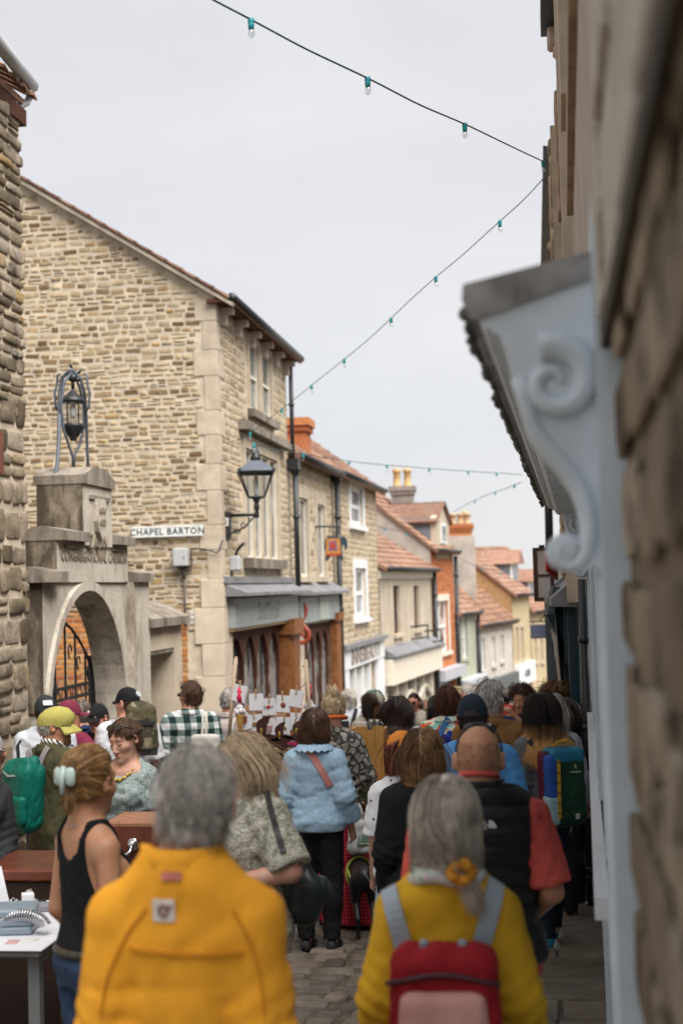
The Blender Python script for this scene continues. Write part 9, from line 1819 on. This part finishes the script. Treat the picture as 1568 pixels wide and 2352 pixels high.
mb = MB(); mb.lathe([(.085,0),(.075,.06),(.06,.08),(.055,.13),(.04,.17),(.025,.19),(.03,.215),(.012,.25),(.004,.28)], 12, (cx, YL_, zr1)); part('finial', mb, BLACKIRON, lm, True)
mb = MB(); mb.lathe([(.03,zg0+.03),(.035,zg0+.05),(.035,zg1-.1),(.02,zg1-.05)], 10, (cx, YL_, 0)); part('lamp_tube', mb, M_('opal_glass', (.7,.7,.68)), lm, True)
# ------------------------------------------------------------------ street name, boxes, cables
a, b = P(303,1236,19.93), P(466,1209,19.93); tl_ = math.atan2(P(466,1215,19.9).z-P(303,1224.5,19.9).z, a.x-b.x)
sg_ = thing('street_sign', ((a.x+b.x)/2, 19.93, (a.z+b.z)/2), 'white street name plate reading CHAPEL BARTON on the gable', 'sign'); cx_, cz_ = (a.x+b.x)/2, P(384.5,1221.5,19.93).z; wd, hh = (b.x-a.x), .16
mb = MB(); mb.bbox((cx_-wd/2, 19.92, cz_-hh/2), (cx_+wd/2, 19.945, cz_+hh/2), .006); pl_ = part('plate', mb, M_('white_sign_enamel', (.72,.73,.72), .4, .04), sg_)
mb = MB(); [mb.box(q0_, q1_) for q0_, q1_ in (((cx_-wd/2+.01,19.916,cz_-hh/2+.01),(cx_+wd/2-.01,19.9195,cz_-hh/2+.016)),((cx_-wd/2+.01,19.916,cz_+hh/2-.016),(cx_+wd/2-.01,19.9195,cz_+hh/2-.01)))]; part('plate_border', mb, M_('grey_border', (.45,.46,.46), .5), pl_)
text('plate_words', 'CHAPEL BARTON', .128, (cx_, 19.9195, cz_), (1,0,0), (0,0,1), M_('dark_green_letter', (.02,.035,.035), .5), pl_, .003, sx=.12, wx=1.0)
GB = M_('grey_junction_box', (.45,.46,.47), .4, .06, 4, .03)
a, b = P(401,1301,19.9), P(432,1259,19.9); mb = MB(); mb.bbox((a.x, 19.8, a.z), (b.x, 19.97, b.z), .012); eb = solo('junction_box', mb, GB, 'large grey junction box on the gable below the street sign', 'electrical box', base=(a.x, 19.8, a.z)); mb = MB(); mb.ball(((b.x-.04), 19.795, a.z+.12), .01, 6, 5); part('lock', mb, BLACKIRON, eb); mb = MB(); c = P(416,1301,19.93); mb.tube([c, P(422,1318,19.94), P(424,1330,19.95)], [.06,.03,.02], 8); mb.tube([P(424,1325,19.95), P(425,1400,19.95), P(427,1440,19.95)], .018, 6); part('conduit', mb, M_('brown_conduit', (.10,.08,.065), .6), eb, True)
mb = MB(); mb.tube([P(424,1312,19.94), P(438,1310,19.94), P(441,1290,19.94), P(438,1270,19.94), P(442,1260,19.94), P(470,1261,19.94), P(498,1269,19.94), P(504,1262,19.94), P(512,1240,19.96)], .012, 6); solo('wall_cable', mb, CBM, 'dark cable looping from the junction box to the street lamp', 'cable', smooth=True)
u0, z0 = fA.hit(527,1315); u1, z1 = fA.hit(551,1276); mb = MB(); q = fA.pt(u0, z0, .02); c0_, c1_ = P(526,1313,20.6), P(551,1276,20.6); mb.bbox((c0_.x, 20.55, c0_.z), (c1_.x, 20.75, c1_.z), .03); lb2 = solo('junction_box', mb, GB, 'small rounded grey box on the shop wall below the lamp', 'electrical box', base=(c0_.x, 20.55, c0_.z)); mb = MB(); mb.tube([P(541,1276,20.6), P(546,1262,20.6), P(560,1248,20.5)], .022, 6); mb.tube([P(531,1313,20.6), P(532,1340,20.6)], .014, 6); part('conduit', mb, BLACKIRON, lb2, True)
mb = MB(); mb.tube([fA.pt(u_, fA.hit(590,1338)[1]+.01*math.sin(u_*5), .03) for u_ in np.linspace(.0, fA.L-.1, 14)], .012, 5); solo('wall_cable', mb, CBM, 'dark cable running along the wall over the lead canopy', 'cable')
# ------------------------------------------------------------------ painted elephant sign
YE = 28.4; el = thing('elephant_sign', P(766,1230,YE), 'painted elephant shaped hanging sign with a red blanket panel', 'sign')
mb = MB(); mb.tube([P(714,1210,YE), P(783,1209,YE)], .022, 6); mb.tube([P(757,1211,YE), P(757,1226,YE)], .008, 5); mb.tube([P(778,1211,YE), P(778,1228,YE)], .008, 5); part('bracket', mb, BLACKIRON, el)
def sil(pts, name, mat, d0, d1, par=el):
 o = P(766,1255,YE); k_ = YE/3266.7; mb = MB(); mb.prism([((x-766)*k_, -(y-1255)*k_) for x, y in pts][::-1], d1-d0, o+Vector((0,d0,0)), (1,0,0), (0,0,1), (0,1,0)); return part(name, mb, mat, par)
EBL = M_('dark_blue_paint', (.03,.055,.075), .5, .3, 20); EOR = M_('orange_paint', (.48,.21,.05), .5, .2, 12); ERD = M_('red_paint', (.38,.05,.03), .5, .2, 20)
bod = sil([(745,1240),(752,1230),(770,1231),(782,1236),(790,1232),(797,1240),(798,1252),(796,1262),(792,1265),(791,1256),(787,1250),(785,1262),(787,1288),(780,1290),(776,1276),(758,1276),(754,1284),(748,1290),(745,1284),(747,1270),(743,1256)], 'body', EBL, 0, .06)
bl = sil([(749,1236),(781,1237),(783,1272),(748,1272)], 'blanket', EOR, -.01, 0); sil([(756,1242),(773,1242),(775,1264),(754,1264)], 'blanket_border', M_('violet_paint', (.16,.13,.24), .5), -.016, -.0105, bl); sil([(759,1245),(770,1245),(771,1260),(758,1260)], 'blanket_panel', ERD, -.022, -.0165, bl); sil([(748,1272.5),(783,1272.5),(783,1277),(748,1277)], 'blanket_fringe', ERD, -.012, 0, bl)
# ------------------------------------------------------------------ festoon lights across the street
SOCK = M_('green_lamp_holder', (.006,.22,.25), .4, .2, 10, .05); WIRE = M_('green_black_wire', (.02,.055,.05), .5, .2); BULB = clear_glass('lamp_glass', .22, (.95,.97,.98))
def festoon(label, pts, bulbs, wr, sc_=1.0):
 """pts: (px, py, Y) along the cable; bulbs: indices along it in the same coordinates"""
 W = [P(*p) for p in pts]; f = thing('festoon_lights', W[0], label, 'string lights', 'festoon lights strung across the street'); fine = []
 A = np.array([tuple(w) for w in W]); t = np.linspace(0, 1, len(A)); tt = np.linspace(0, 1, 60)
 fine = [Vector([float(np.interp(q, t, A[:,i])) for i in range(3)]) for q in tt]
 for _ in range(3): fine = [fine[0]]+[(fine[i-1]+fine[i]*2+fine[i+1])/4 for i in range(1, 59)]+[fine[-1]]
 part('cable', MB().tube(fine, wr, 6), WIRE, f, True)
 for px, py, Y in bulbs:
  c = P(px, py, Y); c = min(fine, key=lambda q: (Vector(proj(q))-Vector((px, py))).length) if True else c; mb = MB(); s_ = sc_; mb.lathe([(.006*s_,.008*s_),(.014*s_,.004*s_),(.015*s_,-.012*s_),(.0135*s_,-.02*s_),(.0145*s_,-.022*s_),(.012*s_,-.044*s_),(.010*s_,-.046*s_)], 10, c); b_ = part('lamp_holder', mb, SOCK, f, True); mb = MB(); mb.ball(c+Vector((0,0,-.062*s_)), (.0165*s_, .0165*s_, .022*s_), 10, 7); part('bulb', mb, BULB, b_, True)
festoon('nearest festoon cable with teal lamp holders high across the sky', [(440,-32,6.3),(486,-2,6.4),(575,44,6.6),(700,112,6.95),(850,182,7.4),(960,240,8.0),(1072,287,8.8),(1160,330,9.8),(1240,368,11.0),(1268,380,11.6)], [(575,44,0),(850,182,0),(1072,287,0),(1246,371,0)], .0048, 1.1)
festoon('festoon cable falling from the grey downpipe to the corner street lamp', [(1270,384,11.6),(1247,410,11.9),(1200,462,12.5),(1140,514,13.3),(1060,588,14.1),(1000,636,14.8),(940,690,15.5),(893,736,16.1),(840,785,16.8),(797,820,17.4),(712,888,18.6),(641,945,19.4),(575,995,19.8),(545,1012,19.9),(512,1018,19.96)], [(1140,514,0),(1000,636,0),(893,736,0),(797,820,0),(712,888,0),(641,945,0),(575,995,0)], .0045, 1.3)
festoon('festoon cable from the corner lamp low across to the right hand houses', [(583,1020,20.2),(640,1034,22),(700,1043,24),(790,1058,26),(880,1068,27),(985,1076,28),(1068,1082,29),(1137,1086,30),(1200,1090,30)], [(586,1021,0),(697,1043,0),(800,1059,0),(895,1069,0),(988,1077,0),(1072,1083,0),(1140,1086,0)], .007, 1.5)
festoon('farthest festoon cable rising to the right over the tiled roofs', [(1040,1176,44),(1075,1156,40),(1120,1136,36),(1160,1122,33),(1196,1108,30)], [(1090,1150,0),(1137,1130,0),(1180,1114,0)], .008, 1.6)
festoon('festoon cable low over the terrace roofs below the chimney', [(868,1210,40),(920,1220,42),(975,1245,46),(1030,1270,50),(1090,1300,54),(1160,1318,56)], [(888,1213,0),(930,1223,0),(985,1250,0),(1046,1278,0),(1105,1304,0),(1150,1316,0)], .009, 2.0)
